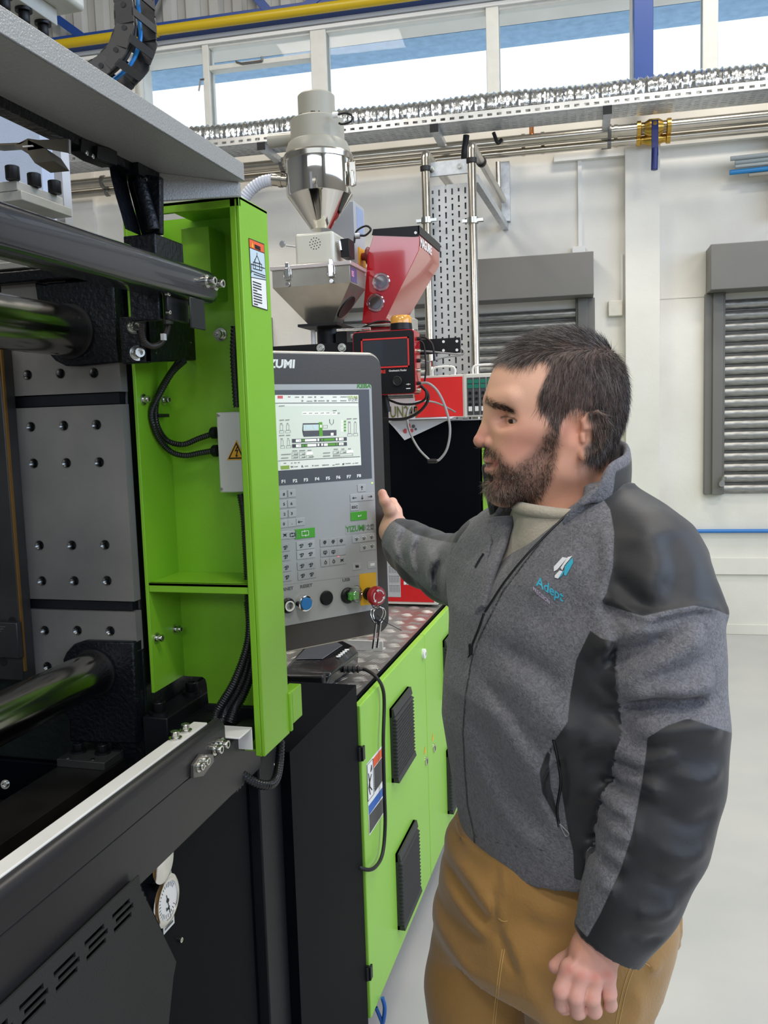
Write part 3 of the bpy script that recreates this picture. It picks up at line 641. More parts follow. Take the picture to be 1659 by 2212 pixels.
boss([(145, 1420), (152, 1405), (168, 1388), (190, 1381), (296, 1384), (304, 1602), (160, 1597), (158, 1550), (150, 1538), (140, 1535)], 1.272, 1.30, 'lower_boss')
b = MB(); zt0, zt1 = yx(130, 602, 1.262)[1], yx(130, 576, 1.262)[1]; b.box((-1.75, 1.262, zt0), (yx(268, 590, 1.262)[0], 1.5, zt1)); b.build('top_bar', BLACK_CAST, pl, bevel=0.003)
b = MB(); b.box((-1.75, Yp+0.006, yx(140, 876)[1]), (-0.80, Yp+0.02, yx(140, 853)[1])); b.box((-1.75, Yp+0.006, yx(160, 1317)[1]), (-0.80, Yp+0.02, yx(160, 1299)[1])); b.build('clamp_slot', mat('slot_shadow_metal', (36, 39, 44), 0.35, 0.5, bump=0.5, bscale=50), pl)
b = MB(); b.box((-0.86, 1.29, 1.0), (-0.70, 1.60, 1.11)); b.build('platen_foot', BLACK_CAST, pl, bevel=0.004)
# side foot block with two big black screws
zf = PY(350, 1555, 1.285)[2]; a0 = PY(307, 1548, 1.285); a1 = PY(361, 1552, 1.285)
b = MB(); b.box((a0[0]-0.0, 1.285, 1.05), (a1[0]+0.0, 1.60, a1[2])); b.build('foot_block', BLACK_PLASTIC, pl, bevel=0.002)
for (x, y, s_) in ((344, 1541, 1.0), (415, 1497, 1.0)):
    p = PZ(x, y, a1[2]); bolt(pl, p, (0, 0, 1), 0.0115, 0.021, BLACK_BOLT, name='foot_screw')

# tie bars
TIE = mat('chromed_tie_bar', (168, 165, 160), 0.17, 1.0, var=0.06, vscale=5, bump=0.02, bscale=60)
for (nm, tx, tz, lab) in (('tie_bar', None, None, 'upper thick chromed tie bar entering the platen'), ('tie_bar', None, None, 'lower thick chromed tie bar entering the platen')):
    up = 'upper' in lab
    if up: c0 = PY(151, 716, 1.272); R = 0.0405
    else: c0 = PY(204, 1452, 1.272); R = 0.0365
    c0 = c0.copy()
    o = MB().cyl((c0[0], -0.3, c0[2]), (c0[0], 1.30, c0[2]), R, 64).build(nm, TIE, None, smooth=40); tag(o, lab, 'bar', 'tie bars of the machine')
    o2 = MB().lathe([(R+0.0002, 0), (R+0.004, 0), (R+0.004, 0.0035), (R+0.0002, 0.0035)], (c0[0], 1.268, c0[2]), (0, 1, 0), 48).build('seal_ring', BLACK_RUBBER, pl, smooth=40)

# mould half at the left edge
mh = thing('mould_half', 'dark steel mould half with a brass edge strip at the left border', 'mould', (-1.3, 1.25, 1.1))
MOULD = mat('mould_steel', (64, 63, 62), 0.36, 0.5, var=0.25, vscale=10, bump=0.05, bscale=90)
ym = 1.250
x1 = PY(22, 1000, ym)[0]
xt, xb_ = PY(3, 760, ym)[0], PY(49, 1380, ym)[0]
b = MB(); b.box((-1.7, ym, PY(40, 1470, ym)[2]), (x1-0.006, 1.283, PY(3, 752, ym)[2])); b.build('mould_plate', MOULD, mh, bevel=0.0015)
b = MB(); b.box((x1-0.0055, ym+0.001, PY(40, 1450, ym)[2]), (x1-0.002, ym+0.006, PY(3, 752, ym)[2])); b.build('brass_strip', mat('brass_strip', (150, 112, 60), 0.4, 0.7), mh)
q0, q1 = PY(39, 1423, ym-0.012), PY(16, 1345, ym-0.012)
b = MB(); b.box((-1.7, ym-0.012, q0[2]), (PY(38, 1380, ym-.012)[0], ym, q1[2])); kb = b.build('keeper_block', MOULD, mh, bevel=0.0012)
b = MB()
for i in range(3): 
    xx = PY(14-i*5, 1380, ym-.012)[0]; b.box((-1.7, ym-0.0125, q1[2]-0.008-0.004*i), (xx, ym-0.011, q1[2]-0.0065-0.004*i))
b.build('milled_line', STEEL, kb)
for (x, y) in ((27, 1341), (8, 1430)): p = PY(x, y, ym); b = MB(); b.cyl(p-np.array([0, 0.0004, 0]), p+np.array([0, 0.002, 0]), 0.0075, 20); b.build('screw_hole', DARKH, mh)

# black switch boxes and brackets in front of the column
sw = thing('limit_switch_unit', 'black valve and switch block hanging behind the upper rail', 'switch', (-0.75, 1.2, 1.78))
def box_by(par, name, x0, x1, ytop, ybot, Yf, xfar, material=BLACK_CAST, bev=0.002):
    """front face from pixels on plane Yf; depth from where the right side ends at pixel xfar"""
    a = PY(x0, (ytop+ybot)/2, Yf); c = PY(x1, (ytop+ybot)/2, Yf); t = PY(x1, ytop, Yf); bt = PY(x1, ybot, Yf)
    far = PX(xfar, (ytop+ybot)/2, c[0]); b = MB(); b.box((a[0], Yf, bt[2]), (c[0], far[1], t[2])); return b.build(name, material, par, bevel=bev)
box_by(sw, 'upper_box', 268, 337, 503, 600, 1.13, 397)
box_by(sw, 'lower_box', 279, 342, 590, 691, 1.13, 352)
box_by(sw, 'valve_body', 352, 362, 620, 690, 1.135, 408, BLACK_PLASTIC)
box_by(sw, 'valve_cap', 408, 412, 640, 708, 1.17, 443, BLACK_PLASTIC)
bp = [PX(x, y, -0.727) for x, y in ((266, 688), (300, 683), (420, 690), (428, 700), (430, 765), (420, 778), (300, 782), (270, 775))]
bp = [PX(x, y, XL+0.05) for x, y in ((300, 684), (432, 690), (432, 762), (428, 772), (418, 779), (300, 784))]
b = MB(); b.prism(bp, (0.012, 0, 0)); p = PX(300, 733, XL+0.05); b.box((PY(262, 730, p[1])[0], p[1]-0.004, bp[5][2]), (XL+0.062, p[1]+0.014, bp[0][2])); b.build('mounting_plate', BLACK_CAST, sw, bevel=0.002)
for (x, y) in ((291, 706), (298, 763)): bolt(sw, PY(x-3, y, p[1]-0.004), (0.75, -0.66, 0), 0.008, 0.018)
for (x, y) in ((358, 636), (360, 675)): bolt(sw, PX(x, y, PY(362, 650, 1.135)[0]), (1, 0, 0), 0.0028, 0.006, washer=False, name='screw')
for (x, y) in ((334, 715), (337, 762), (412, 740)): b = MB(); q = PX(x, y, XL+0.062); b.cyl(q, q+np.array([0.001, 0, 0]), 0.0014, 8); b.build('rivet', BOLT, sw)
q = PX(364, 700, XL+0.08); b = MB(); b.cyl(q, q+np.array([0, 0, 0.012]), 0.0075, 6); b.build('fitting', STEEL, sw)
P = [PX(x, y, XL+0.075) for x, y in ((307, 702), (306, 716), (312, 738), (328, 748), (346, 742), (358, 722), (364, 704))]
b = MB(); b.conduit(P, 0.0048, 0.003, 10); o = b.build('hose_loop', mat('brown_grey_hose', (58, 50, 46), 0.5), sw, smooth=60)
q = PX(352, 728, XL+0.083); b = MB(); b.box((q[0]-.002, q[1]-.004, q[2]-.005), (q[0]+.004, q[1]+.004, q[2]+.005)); b.build('white_tag', PRINT_WHITE, sw)
# arm from the beam
arm = thing('black_support_arm', 'black cast arm dropping from the grey beam to the switch block', 'bracket', (-0.72, 1.2, 1.9))
ya = 1.16
def yp(x, y, Y=ya): return PY(x, y, Y)
b = MB(); b.prism([yp(*q) for q in ((272, 371), (345, 380), (346, 505), (305, 508), (296, 480), (285, 435), (275, 400))], (0, 0.012, 0)); b.build('arm_web', BLACK_CAST, arm, bevel=0.002)
b = MB(); S = [(252, 366), (272, 371), (276, 400), (286, 440), (298, 480), (306, 510)]
P = [yp(*q) for q in S]; n_ = np.array([0.0, -0.05, 0.0]); b.add(P+[q+n_+np.array([0.004, 0, 0]) for q in P], [(i, i+1, i+1+len(P), i+len(P)) for i in range(len(P)-1)])
b.tube([yp(x+12, y, ya-0.006) for x, y in ((290, 392), (300, 430), (312, 470), (318, 498))], 0.010, 12, smooth=4); b.build('arm_rib', BLACK_CAST, arm, smooth=50)
for (x, y) in ((303, 385), (316, 389)): bolt(arm, yp(x, y, ya), (0, -1, 0), 0.0035, 0.004, washer=False)
b = MB(); a_, c_ = PY(251, 362, 1.14), PY(300, 382, 1.14); b.box((a_[0], 1.14, a_[2]-0.012), (c_[0], 1.2, a_[2]+0.004)); b.build('arm_flange', BLACK_CAST, arm)
# proximity block and bent bracket under the beam
pb = thing('stop_block', 'black block with two screws under the beam edge', 'block', (xbl, 0.98, 1.96))
b = MB(); xk = xbl-0.012; q0 = PX(177, 345, xk); q1 = PX(220, 330, xk)
b.prism([PX(x, y, xk) for x, y in ((149, 303), (220, 318), (220, 363), (178, 348), (149, 330))], (0.018, 0, 0)); b.prism([PX(x, y, xk) for x, y in ((176, 318), (220, 326), (220, 362), (176, 346))], (0.024, 0, 0)); b.build('block_body', BLACK_PLASTIC, pb, bevel=0.0012)
for (x, y) in ((186, 331), (199, 338)): bolt(pb, PX(x, y, xk+0.024), (1, 0, 0), 0.003, 0.002, washer=False)
sb = thing('bent_sheet_bracket', 'dull bent sheet metal bracket with slots reaching in from the left', 'bracket', (-0.85, 1.0, 1.9))
SH = mat('dull_sheet_metal', (120, 114, 100), 0.45, 0.6, var=0.15, vscale=20)
ys = 0.95
def q_(x, y, Y=ys): return PY(x, y, Y)
b = MB(); b.prism([q_(148, 300), (q_(148, 330))[0:3], q_(95, 320), q_(60, 325), q_(60, 303)], (0, 0.003, 0)); b.build('sheet', SH, sb)
b = MB(); b.prism([q_(30, 313), q_(60, 302), q_(98, 320), q_(117, 348), q_(75, 352), q_(58, 328)], (0, 0.03, -0.004)); b.build('bent_tab', SH, sb)
b = MB(); b.prism([q_(-60, 312), q_(42, 308), q_(60, 299), q_(60, 302), q_(44, 311), q_(-60, 318)], (0, 0.06, 0.012)); b.build('sheet_arm', SH, sb)
b = MB(); b.prism([q_(144, 301, ys-.001), q_(148.5, 301, ys-.001), q_(149, 330, ys-.001), q_(145, 330, ys-.001)], (0, 0.004, 0)); b.build('edge', STEEL, sb)
b = MB(); b.prism([q_(48, 315, ys-.002), q_(70, 313, ys-.002), (q_(71, 316, ys-.002)), q_(49, 318, ys-.002)], (0, 0.002, 0)); b.build('slot_hole', PRINT_WHITE, sb)

# robot base at top left
rb = thing('robot_base_plate', 'cast aluminium robot base overhead at the top left corner', 'robot base', (-1.0, 1.2, 2.2))
zr_ = 2.18; c_ = PZ(125, 56, zr_); g = PZ(60, 12, zr_)
b = MB(); b.box((-1.6, 0.2, zr_), (c_[0], c_[1], zr_+0.022)); b.build('lower_plate', ALU, rb, bevel=0.001)
u_ = PZ(186, 28, zr_+0.022); b = MB(); b.box((-1.6, 0.2, zr_+0.0225), (u_[0], u_[1], zr_+0.12)); b.build('upper_block', ALU, rb, bevel=0.006, segs=3)
for (x, y) in ((51, 19), (92.5, 48), (8, -12)): bolt(rb, PZ(x, y, zr_), (0, 0, -1), 0.0074, 0.018, BLACK_BOLT)
b = MB(); q = PY(95, 60, c_[1]+.05); b.box((q[0], c_[1]+0.05, 1.9), (PY(113, 60, c_[1]+.05)[0], c_[1]+0.07, zr_)); b.build('down_plate', mat('pale_grey_plate', (196, 198, 204), 0.4), rb)
# upright of the robot behind the beam
rp = thing('robot_upright', 'pale blue grey upright plate at the left under the beam', 'post', (-1.2, 1.7, 1.9))
q0, q1 = PY(87, 320, 1.75), PY(-80, 320, 1.75); b = MB(); b.box((q1[0], 1.75, 1.90), (q0[0], 1.80, 2.6)); b.build('upright_plate', mat('pale_blue_grey', (176, 190, 214), 0.35, var=0.03, vscale=20, bump=0.25, bscale=300), rp)
# aluminium bars with cap screws on the platen
ab = thing('aluminium_mount_bars', 'two stacked aluminium mounting bars with three black cap screws', 'mounting bar', (-0.9, 1.1, 1.92))
Ya = 1.06; e0 = PY(46, 395, Ya); e1 = PY(47, 431, Ya); far = PX(156, 470, e1[0])
b = MB(); b.box((-1.5, Ya, e1[2]), (e1[0], far[1], e1[2]+(e0[2]-e1[2])*0.58)); b.build('lower_bar', ALU, ab, bevel=0.001)
b = MB(); b.box((-1.5, Ya-0.001, e1[2]+(e0[2]-e1[2])*0.6), (e1[0]-0.005, far[1]-0.012, e0[2]+0.004)); b.build('upper_bar', ALU, ab, bevel=0.001)
for (x, y) in ((28, 389), (75, 404), (119, 419)): bolt(ab, PZ(x, y, e0[2]+0.004), (0, 0, 1), 0.0094, 0.018, BLACK_BOLT, washer=False, name='cap_screw')
ab2 = thing('robot_mount_block', 'lower aluminium foot with three black cap screws on the platen top', 'mounting bar', (-1.0, 1.27, 1.93))
zq = yx(60, 576, 1.262)[1]; b = MB(); r_ = PY(54, 570, 1.265); b.box((-1.6, 1.265, zq), (r_[0], PX(77, 575, r_[0])[1], PY(54, 563, 1.265)[2])); b.build('foot_bar', ALU, ab2, bevel=0.001)
for (x, y, k) in ((40, 562, 1), (92.5, 577, 1.35), (130, 577, 1.0)): bolt(ab2, PY(x, y, 1.29), (0, 0, 1), 0.0095*k, 0.022, BLACK_BOLT, name='cap_screw')
b = MB(); q = PY(24, 540, 1.30); b.box((-1.6, 1.30, zq), (q[0], 1.33, PY(24, 538, 1.30)[2])); b.build('toothed_block', ALU, ab2)

# cable chain
ch = thing('cable_chain', 'black plastic cable chain with blue and black cables hanging behind the beam', 'cable chain', PD(250, 150, 1.65))
CH = mat('chain_plastic', (34, 35, 38), 0.45, bump=0.05, bscale=200)
pins = [(262, -42), (266, 10), (268, 60), (250, 108), (218, 142), (172, 168), (130, 190)]
D = 1.62; P = [PD(x, y, D) for x, y in pins]; Wv = np.array([0.0, 1.0, 0])*0.085
for i in range(len(P)-1):
    a, c = P[i], P[i+1]; d = nrm(c-a); s_ = nrm(np.cross(d, Wv)); r = 0.0195; L_ = np.linalg.norm(c-a)
    for side, off in ((0, 0.0), (1, 1.0)):
        o0 = Wv*off; b = MB(); poly = []
        for k in range(9): an = math.pi*k/8; poly.append(a+o0-s_*r*math.cos(an)-d*r*math.sin(an))
        poly += [a+o0+s_*r*1.0+d*L_*0.80, a+o0-s_*r*1.0+d*L_*0.80]
        ext = nrm(Wv)*0.004*(1 if off == 0 else -1)*(1 if i % 2 else 0.8)
        b.prism(poly, ext)
        b.cyl(a+o0-nrm(Wv)*0.0012, a+o0+nrm(Wv)*0.001, 0.0052, 18)
        b.build('link_side', CH, ch, smooth=30)
    b = MB(); b.obox(a+Wv/2+d*L_*0.35+s_*r*0.95, Wv/2, d*0.0075, s_*0.0015); b.obox(a+Wv/2+d*L_*0.35-s_*r*0.95, Wv/2, d*0.0075, s_*0.0015); b.build('cross_bar', CH, ch)
for (off, r, m_, nm) in ((0.66, 0.0042, mat('bright_blue_cable', (24, 128, 208), 0.35), 'blue_cable'), (0.42, 0.004, BLACK_RUBBER, 'black_cable'), (0.3, 0.0045, BLACK_RUBBER, 'black_cable')):
    b = MB(); b.tube([p+Wv*off for p in P], r, 8, smooth=6); b.build(nm, m_, ch, smooth=60)

# junction box with high voltage sign
yj = 1.375
jb = thing('electrical_box', 'white electrical box with a yellow voltage triangle inside the column', 'box', PY(500, 1060, yj))
a_, c_ = PY(466, 891, yj), PY(476, 1064, yj); x0 = PY(471, 975, yj)[0]
b = MB(); b.box((x0, yj, c_[2]), (XR-0.007, YB-T, a_[2])); b.build('enclosure', mat('box_white', (214, 212, 208), 0.4, bump=0.03), jb, bevel=0.002)
for (x, y) in ((472, 897), (479, 1056)): bolt(jb, PY(x, y, yj), (0, -1, 0), 0.0028, 0.0012, washer=False, name='screw')
tr = [PY(511, 950, yj-.0004), PY(490, 994, yj-.0004), PY(531, 993, yj-.0004)]; cen = sum(tr)/3
b = MB(); b.prism(tr, (0, -0.0005, 0)); sg = b.build('warning_sign', PRINT_YELLOW, jb); sg['label'] = 'yellow triangle with black lightning bolt'
b = MB(); b.prism([cen+(q-cen)*0.84-np.array([0, .0005, 0]) for q in tr], (0, -0.0004, 0)); b.build('border', PRINT_BLACK, sg)
b = MB(); b.prism([cen+(q-cen)*0.62-np.array([0, .0009, 0]) for q in tr], (0, -0.0004, 0)); b.build('field', PRINT_YELLOW, sg)
b = MB(); b.prism([PY(x, y, yj-0.0018) for x, y in ((513, 962), (507, 975), (511.5, 974.5), (510, 983), (508, 982.5), (510.5, 988), (514.5, 984), (512, 983), (515, 971), (510.5, 972), (515.5, 963))], (0, -0.0004, 0)); b.build('bolt_symbol', PRINT_BLACK, sg)
for (x, y) in ((460, 935), (463, 974)):
    p = PY(x, y, yj+0.012); b = MB(); b.lathe([(0.0075, 0), (0.0105, 0.002), (0.0105, 0.009), (0.008, 0.012)], p+np.array([0.008, 0, 0]), (-1, 0, 0), 12); b.build('cable_gland', BLACK_PLASTIC, jb, smooth=40)
CND = mat('black_conduit', (24, 25, 27), 0.32)
def conduit(px, Y, r, label, pitch=0.0042, name='conduit_hose'):
    pts = []
    for i, (x, y) in enumerate(px):
        p = PY(x, y, (Y if np.isscalar(Y) else Y[i]))
        if y < 1000 and x < 460 and p[0] < XL+T+r*1.3: p = PX(x, y, XL+T+r*1.3)
        pts.append(p)
    b = MB(); b.conduit(pts, r, pitch, 10); o = b.build(name, CND, None, smooth=50); return tag(o, label, 'conduit')
conduit([(385, 782), (362, 815), (343, 850), (336, 890), (342, 925), (362, 952), (395, 960), (430, 947), (462, 936)], [1.34, 1.35, 1.36, 1.37, 1.375, 1.38, 1.385, 1.388, 1.387], 0.0052, 'inner black corrugated conduit curving to the upper gland of the white box')
conduit([(398, 780), (372, 805), (349, 845), (328, 888), (332, 920), (345, 950), (370, 976), (400, 984), (435, 978), (466, 973)], [1.325, 1.34, 1.345, 1.355, 1.36, 1.37, 1.38, 1.385, 1.387, 1.387], 0.0052, 'outer black corrugated conduit curving to the lower gland of the white box')
b = MB(); q = PY(338, 898, 1.35); b.box((q[0]-0.011, 1.343, q[2]-0.003), (q[0]+0.011, 1.375, q[2]+0.003)); tag(b.build('cable_tie', BLACK_PLASTIC, None, bevel=0.001), 'black cable tie around the two conduits', 'cable tie')
conduit([(508, 705), (506, 760), (509, 820), (513, 880)], [1.36]*4, 0.0075, 'thick conduit descending behind the column flange to the white box top', 0.006)
conduit([(521, 1068), (528, 1110), (532, 1170), (536, 1240), (540, 1320), (536, 1390), (508, 1470), (473, 1530), (462, 1560)], [1.375, 1.37, 1.36, 1.35, 1.345, 1.345, 1.335, 1.325, 1.315], 0.0078, 'left strand of the thick conduit bundle leaving the column foot')
conduit([(535, 1250), (541, 1330), (540, 1400), (522, 1470), (490, 1530), (478, 1562)], [1.36, 1.355, 1.35, 1.345, 1.335, 1.32], 0.0085, 'middle strand of the thick conduit bundle leaving the column foot')
conduit([(538, 1300), (545, 1370), (546, 1430), (528, 1490), (508, 1530), (496, 1562)], [1.365, 1.36, 1.355, 1.35, 1.34, 1.325], 0.0095, 'right and thickest strand of the conduit bundle leaving the column foot')
conduit([(500, 1618), (512, 1660), (545, 1688), (580, 1696), (597, 1680), (604, 1640), (606, 1600)], [1.31, 1.31, 1.33, 1.36, 1.40, 1.44, 1.46], 0.0085, 'right black hose looping below the column foot', 0.006)
conduit([(464, 1648), (466, 1680), (482, 1706), (505, 1704), (522, 1680), (520, 1650), (505, 1625)], [1.27, 1.28, 1.29, 1.31, 1.32, 1.33, 1.33], 0.008, 'left black hose looping below the track end', 0.006)

# guide shoe on the slideway
sl = thing('slideway_beam', 'flat dark steel slideway running to lower left', 'slideway', (-0.85, 1.1, 1.05))
zs_ = 1.055
A = PZ(225, 1668, zs_); Bq = PZ(170, 1610, zs_)
xs0, xs1 = PZ(112, 1663, zs_)[0], PZ(228, 1667, zs_)[0]
b = MB(); b.box((xs0, -0.3, zs_-0.05), (xs1, 1.45, zs_)); b.build('slideway_top', mat('dark_oiled_steel', (48, 46, 44), 0.3, 0.6, var=0.3, vscale=14), sl, bevel=0.001)
sh = thing('guide_shoe', 'grey steel guide shoe with two black screws on the slideway', 'guide shoe', (xs0, 1.15, zs_))
f0, f1 = PZ(112, 1655, zs_+0.0), PZ(218, 1663, zs_+0.0)
b = MB(); b.box((xs0, f0[1], zs_), (xs1-0.004, f0[1]+0.14, zs_+0.0135)); b.box((xs1-0.009, f0[1]+0.105, zs_-0.03), (xs1-0.004, f0[1]+0.14, zs_)); b.build('shoe_plate', mat('shoe_steel', (92, 94, 92), 0.35, 0.7, var=0.15, vscale=18), sh, bevel=0.0008)
for (x, y) in ((170, 1624), (222, 1627)): bolt(sh, PZ(x, y, zs_+0.0135), (0, 0, 1), 0.009, 0.016, BLACK_BOLT, name='shoe_screw')
for (x, y) in ((147, 1637), (200, 1640)): p = PZ(x, y, zs_+0.0138); b = MB(); b.cyl(p, p+np.array([0, 0, .0004]), 0.004, 12); b.build('small_hole', BOLT, sh)

# machine bed: dark frame below
bed = thing('machine_bed', 'black machine bed frame under the tie bars', 'machine frame', (-1.1, 0.8, 0))
b = MB(); b.box((-2.0, -0.4, 0.0), (-0.70, 1.40, 0.93)); b.build('bed_body', BLACK_PLAIN, bed, bevel=0.004)
b = MB(); b.box((-2.0, 1.30, 0.93), (xs0, 1.42, 1.03)); b.box((xs1, 0.9, 0.93), (-0.70, 1.42, 1.0)); b.build('cross_member', BLACK_PLAIN, bed, bevel=0.003)
b = MB(); b.box((-2.0, 1.18, 0.93), (xs0-0.01, 1.24, 0.985)); b.box((-2.0, 0.95, 0.93), (xs0-0.01, 1.0, 0.96)); b.build('sheet_ledge', BLACK_CAST, bed, bevel=0.003)
bolt(bed, PY(12, 1694, 1.17), (0.3, -0.9, 0.2), 0.005, 0.008)
zpt = zp
b = MB(); pX = -0.655
b.box((-0.70, -0.4, 0.1), (pX, 1.40, zpt+0.02)); b.build('side_frame', BLACK_PLAIN, bed)
# post facing the camera
q0, q1 = PY(457, 1764, 1.40), PY(560, 1690, 1.40)
b = MB(); b.box((q0[0], 1.40, 0.0), (q1[0], 1.5, 1.12)); b.build('end_post', mat('post_black_paint', (26, 27, 31), 0.45, bump=0.2, bscale=300, spec=0.2), bed, bevel=0.003)
b = MB(); b.box((q1[0]-0.2, 1.5, 0.1), (q1[0]+0.02, 1.93, 1.0)); b.build('link_panel', BLACK_PLAIN, bed)
b = MB(); q = PY(592, 1650, 1.49); b.prism([PY(x, y, 1.49) for x, y in ((560, 1668), (598, 1628), (598, 1665), (590, 1700), (560, 1700))], (0, 0.01, 0)); b.build('gusset', BLACK_PLAIN, bed)
for (x, y) in ((588, 1650), (592, 1827), (600, 2000), (609, 2172)): bolt(bed, PY(x, y, 1.48), (0.35, -0.93, 0), 0.0065, 0.012)
b = MB(); b.box((PY(568, 1900, 1.50)[0]-0.05, 1.505, 0.05), (PY(598, 1900, 1.50)[0]+0.01, 1.52, 1.0)); b.box((PY(590, 1900, 1.50)[0], 1.50, 0.05), (PY(592, 1900, 1.50)[0], 1.506, 1.0)); b.build('bolted_flange', BLACK_PLAIN, bed)

# perforated side cover
XS = -0.612
pc = thing('slotted_side_cover', 'dark side cover with three rows of ventilation slots at lower left', 'cover', (XS, 0.8, 0.3))
COV = mat('cover_textured_black', (46, 47, 46), 0.55, spec=0.2, bump=0.4, bscale=500)
zA = PX(303, 1922, XS)[2]; yA = PX(303, 1922, XS)[1]; cB = PX(381, 2078, XS); cC = PX(375, 2110, XS)
rows = [PX(264, 1959, XS), PX(284, 1962, XS), PX(283, 1976, XS)]
ctr = [((268, 1951), 0), ((292, 1950), 1), ((283, 1973), 0)]
zr = [PX(255, 1966, XS)[2], PX(262, 1975, XS)[2], PX(281, 1976, XS)[2]]
z_top = PX(262, 1958, XS)[2]
s0 = PX(296, 1948, XS); s1 = PX(272, 1967, XS); hs = abs(PX(292, 1944, XS)[2]-PX(292, 1954, XS)[2])
zrow = [s0[2]-0.0+0.013, s0[2], s0[2]-0.013-0.0]
zrow = [PX(248, 1977, XS)[2], PX(283, 1959, XS)[2], PX(278, 1980, XS)[2]]
zrow = sorted(zrow, reverse=True)
hh = 0.0034
b = MB(); ytop = yA; bounds = [z_top+0.01]
def yat(z):   # sloping right edge of the cover
    t = (zA+0.005-z)/(zA+0.005-cB[2]); return yA+(cB[1]-yA)*max(0, min(1, t))
zcur = zA+0.02
for i, zz in enumerate(zrow):
    b.prism([(XS, -0.3, zz+hh), (XS, yat(zz+hh), zz+hh), (XS, yat(zcur), zcur), (XS, -0.3, zcur)], (-0.003, 0, 0))
    pitch = 0.058; ln = 0.040; yend = yat(zz)-0.016-(0.012 if i == 0 else 0.0)-(0.010*i if i else 0); y = yend; last = yat(zz)
    while y > -0.1:
        b.box((XS-0.003, y, zz-hh), (XS, last, zz+hh)); last = y-ln; y -= pitch
    zcur = zz-hh
b.prism([(XS, -0.3, 0.15), (XS, cC[1]-0.25, 0.15), (XS, cC[1], cC[2]), (XS, cB[1], cB[2]), (XS, yat(zcur), zcur), (XS, -0.3, zcur)], (-0.003, 0, 0))
b.build('slotted_sheet', COV, pc)
b = MB(); b.prism([(XS, cC[1]-0.25, 0.15), (XS, cC[1], cC[2]), (XS, cB[1], cB[2]), (XS, yA, zA+0.005), (XS-0.04, yA, zA+0.005), (XS-0.04, cB[1]+.004, cB[2]), (XS-0.04, cC[1], cC[2]), (XS-0.04, cC[1]-0.25, 0.15)][:4], (-0.04, 0, 0)); 
b = MB(); E_ = [np.array((XS, yA, zA+0.01)), np.array((XS, cB[1], cB[2])), np.array((XS, cC[1], cC[2])), np.array((XS, cC[1]-0.25, 0.15))]
b.add(E_+[e+np.array([-0.04, 0.0, 0]) for e in E_], [(0, 1, 5, 4), (1, 2, 6, 5), (2, 3, 7, 6)]); b.build('cover_return', COV, pc)
b = MB(); b.box((XS-0.03, -0.3, 0.15), (XS-0.026, yA-0.02, zA)); b.build('slot_shade_sheet', DARKH, pc)  # dark sheet added behind the slots for the shade inside the cover
# gauge panel
XG = -0.65
gp = thing('pressure_gauge', 'round glycerine pressure gauge with white dial on the black frame', 'gauge', PX(360, 1945, XG))
g = PX(360, 1945, XG+0.014)-np.array([0.0125, 0, 0]); Rg = 0.031
b = MB(); b.lathe([(0.0001, 0), (Rg, 0), (Rg, 0.014), (Rg*1.18, 0.0145), (Rg*1.18, 0.017), (Rg*1.0, 0.02), (Rg*0.88, 0.02), (Rg*0.86, 0.017), (0.0001, 0.017)], g-np.array([0.004, 0, 0]), (1, 0, 0), 36); b.build('case', CHROME, gp, smooth=40)
b = MB(); b.cyl(g+np.array([0.0132, 0, 0]), g+np.array([0.0136, 0, 0]), Rg*0.86, 32); b.build('dial', PRINT_WHITE, gp)
b = MB(); 
for k in range(28):
    if 11 < k < 17: continue
    an = math.radians(90+k*360/28-0)
    an = math.radians(90-k*360/28+180*0)
    d = np.array([0, math.sin(an)*-1, math.cos(an)*1]); d = np.array([0, math.cos(an+math.pi/2), math.sin(an+math.pi/2)])
    b.obox(g+np.array([0.0138, 0, 0])+d*Rg*0.72, (0.0002, 0, 0), d*Rg*(0.09 if k % 4 else 0.13), np.cross(d, (1, 0, 0))*0.0004)
d = nrm(np.array([0, 0.25, -1])); b.obox(g+np.array([0.0141, 0, 0])+d*Rg*0.2, (0.0003, 0, 0), d*Rg*0.5, np.cross(d, (1, 0, 0))*0.0006); b.cyl(g+np.array([0.0135, 0, 0]), g+np.array([0.015, 0, 0]), 0.003, 12); b.build('dial_marks', PRINT_BLACK, gp)
text_mesh('dial_text', 'bar', 0.008, g+np.array([0.0138, -0.005, -0.014]), (0, 1, 0), (0, 0, 1), PRINT_BLACK, gp)
for (x, y) in ((357, 1889), (364, 1998)):
    p = PX(x, y, XG); b = MB(); b.box((XG, p[1]-0.016, p[2]-0.006), (XG+0.0008, p[1]+0.016, p[2]+0.006)); o = b.build('gauge_plate', PRINT_WHITE, gp)
    b = MB(); b.box((XG+0.0008, p[1]-0.012, p[2]-0.002), (XG+0.001, p[1]+0.012, p[2]+0.0015)); b.build('plate_text', PRINT_GREY, o)
b = MB(); b.box((XG-0.03, 1.0, 0.1), (XG, 1.38, zp-0.002)); b.build('gauge_board', BLACK_PLAIN, gp, bevel=0.002)
p = PX(388, 2030, XG); bolt(gp, p, (1, 0, 0), 0.004, 0.004, washer=False)
b = MB(); p = PX(356, 1862, XG+0.02)-np.array([0.022, 0, 0]); b.lathe([(0.03, 0), (0.03, 0.02), (0.024, 0.022), (0.0001, 0.022)], p, (1, 0, 0), 30); g2 = b.build('second_gauge', CHROME, gp, smooth=40)
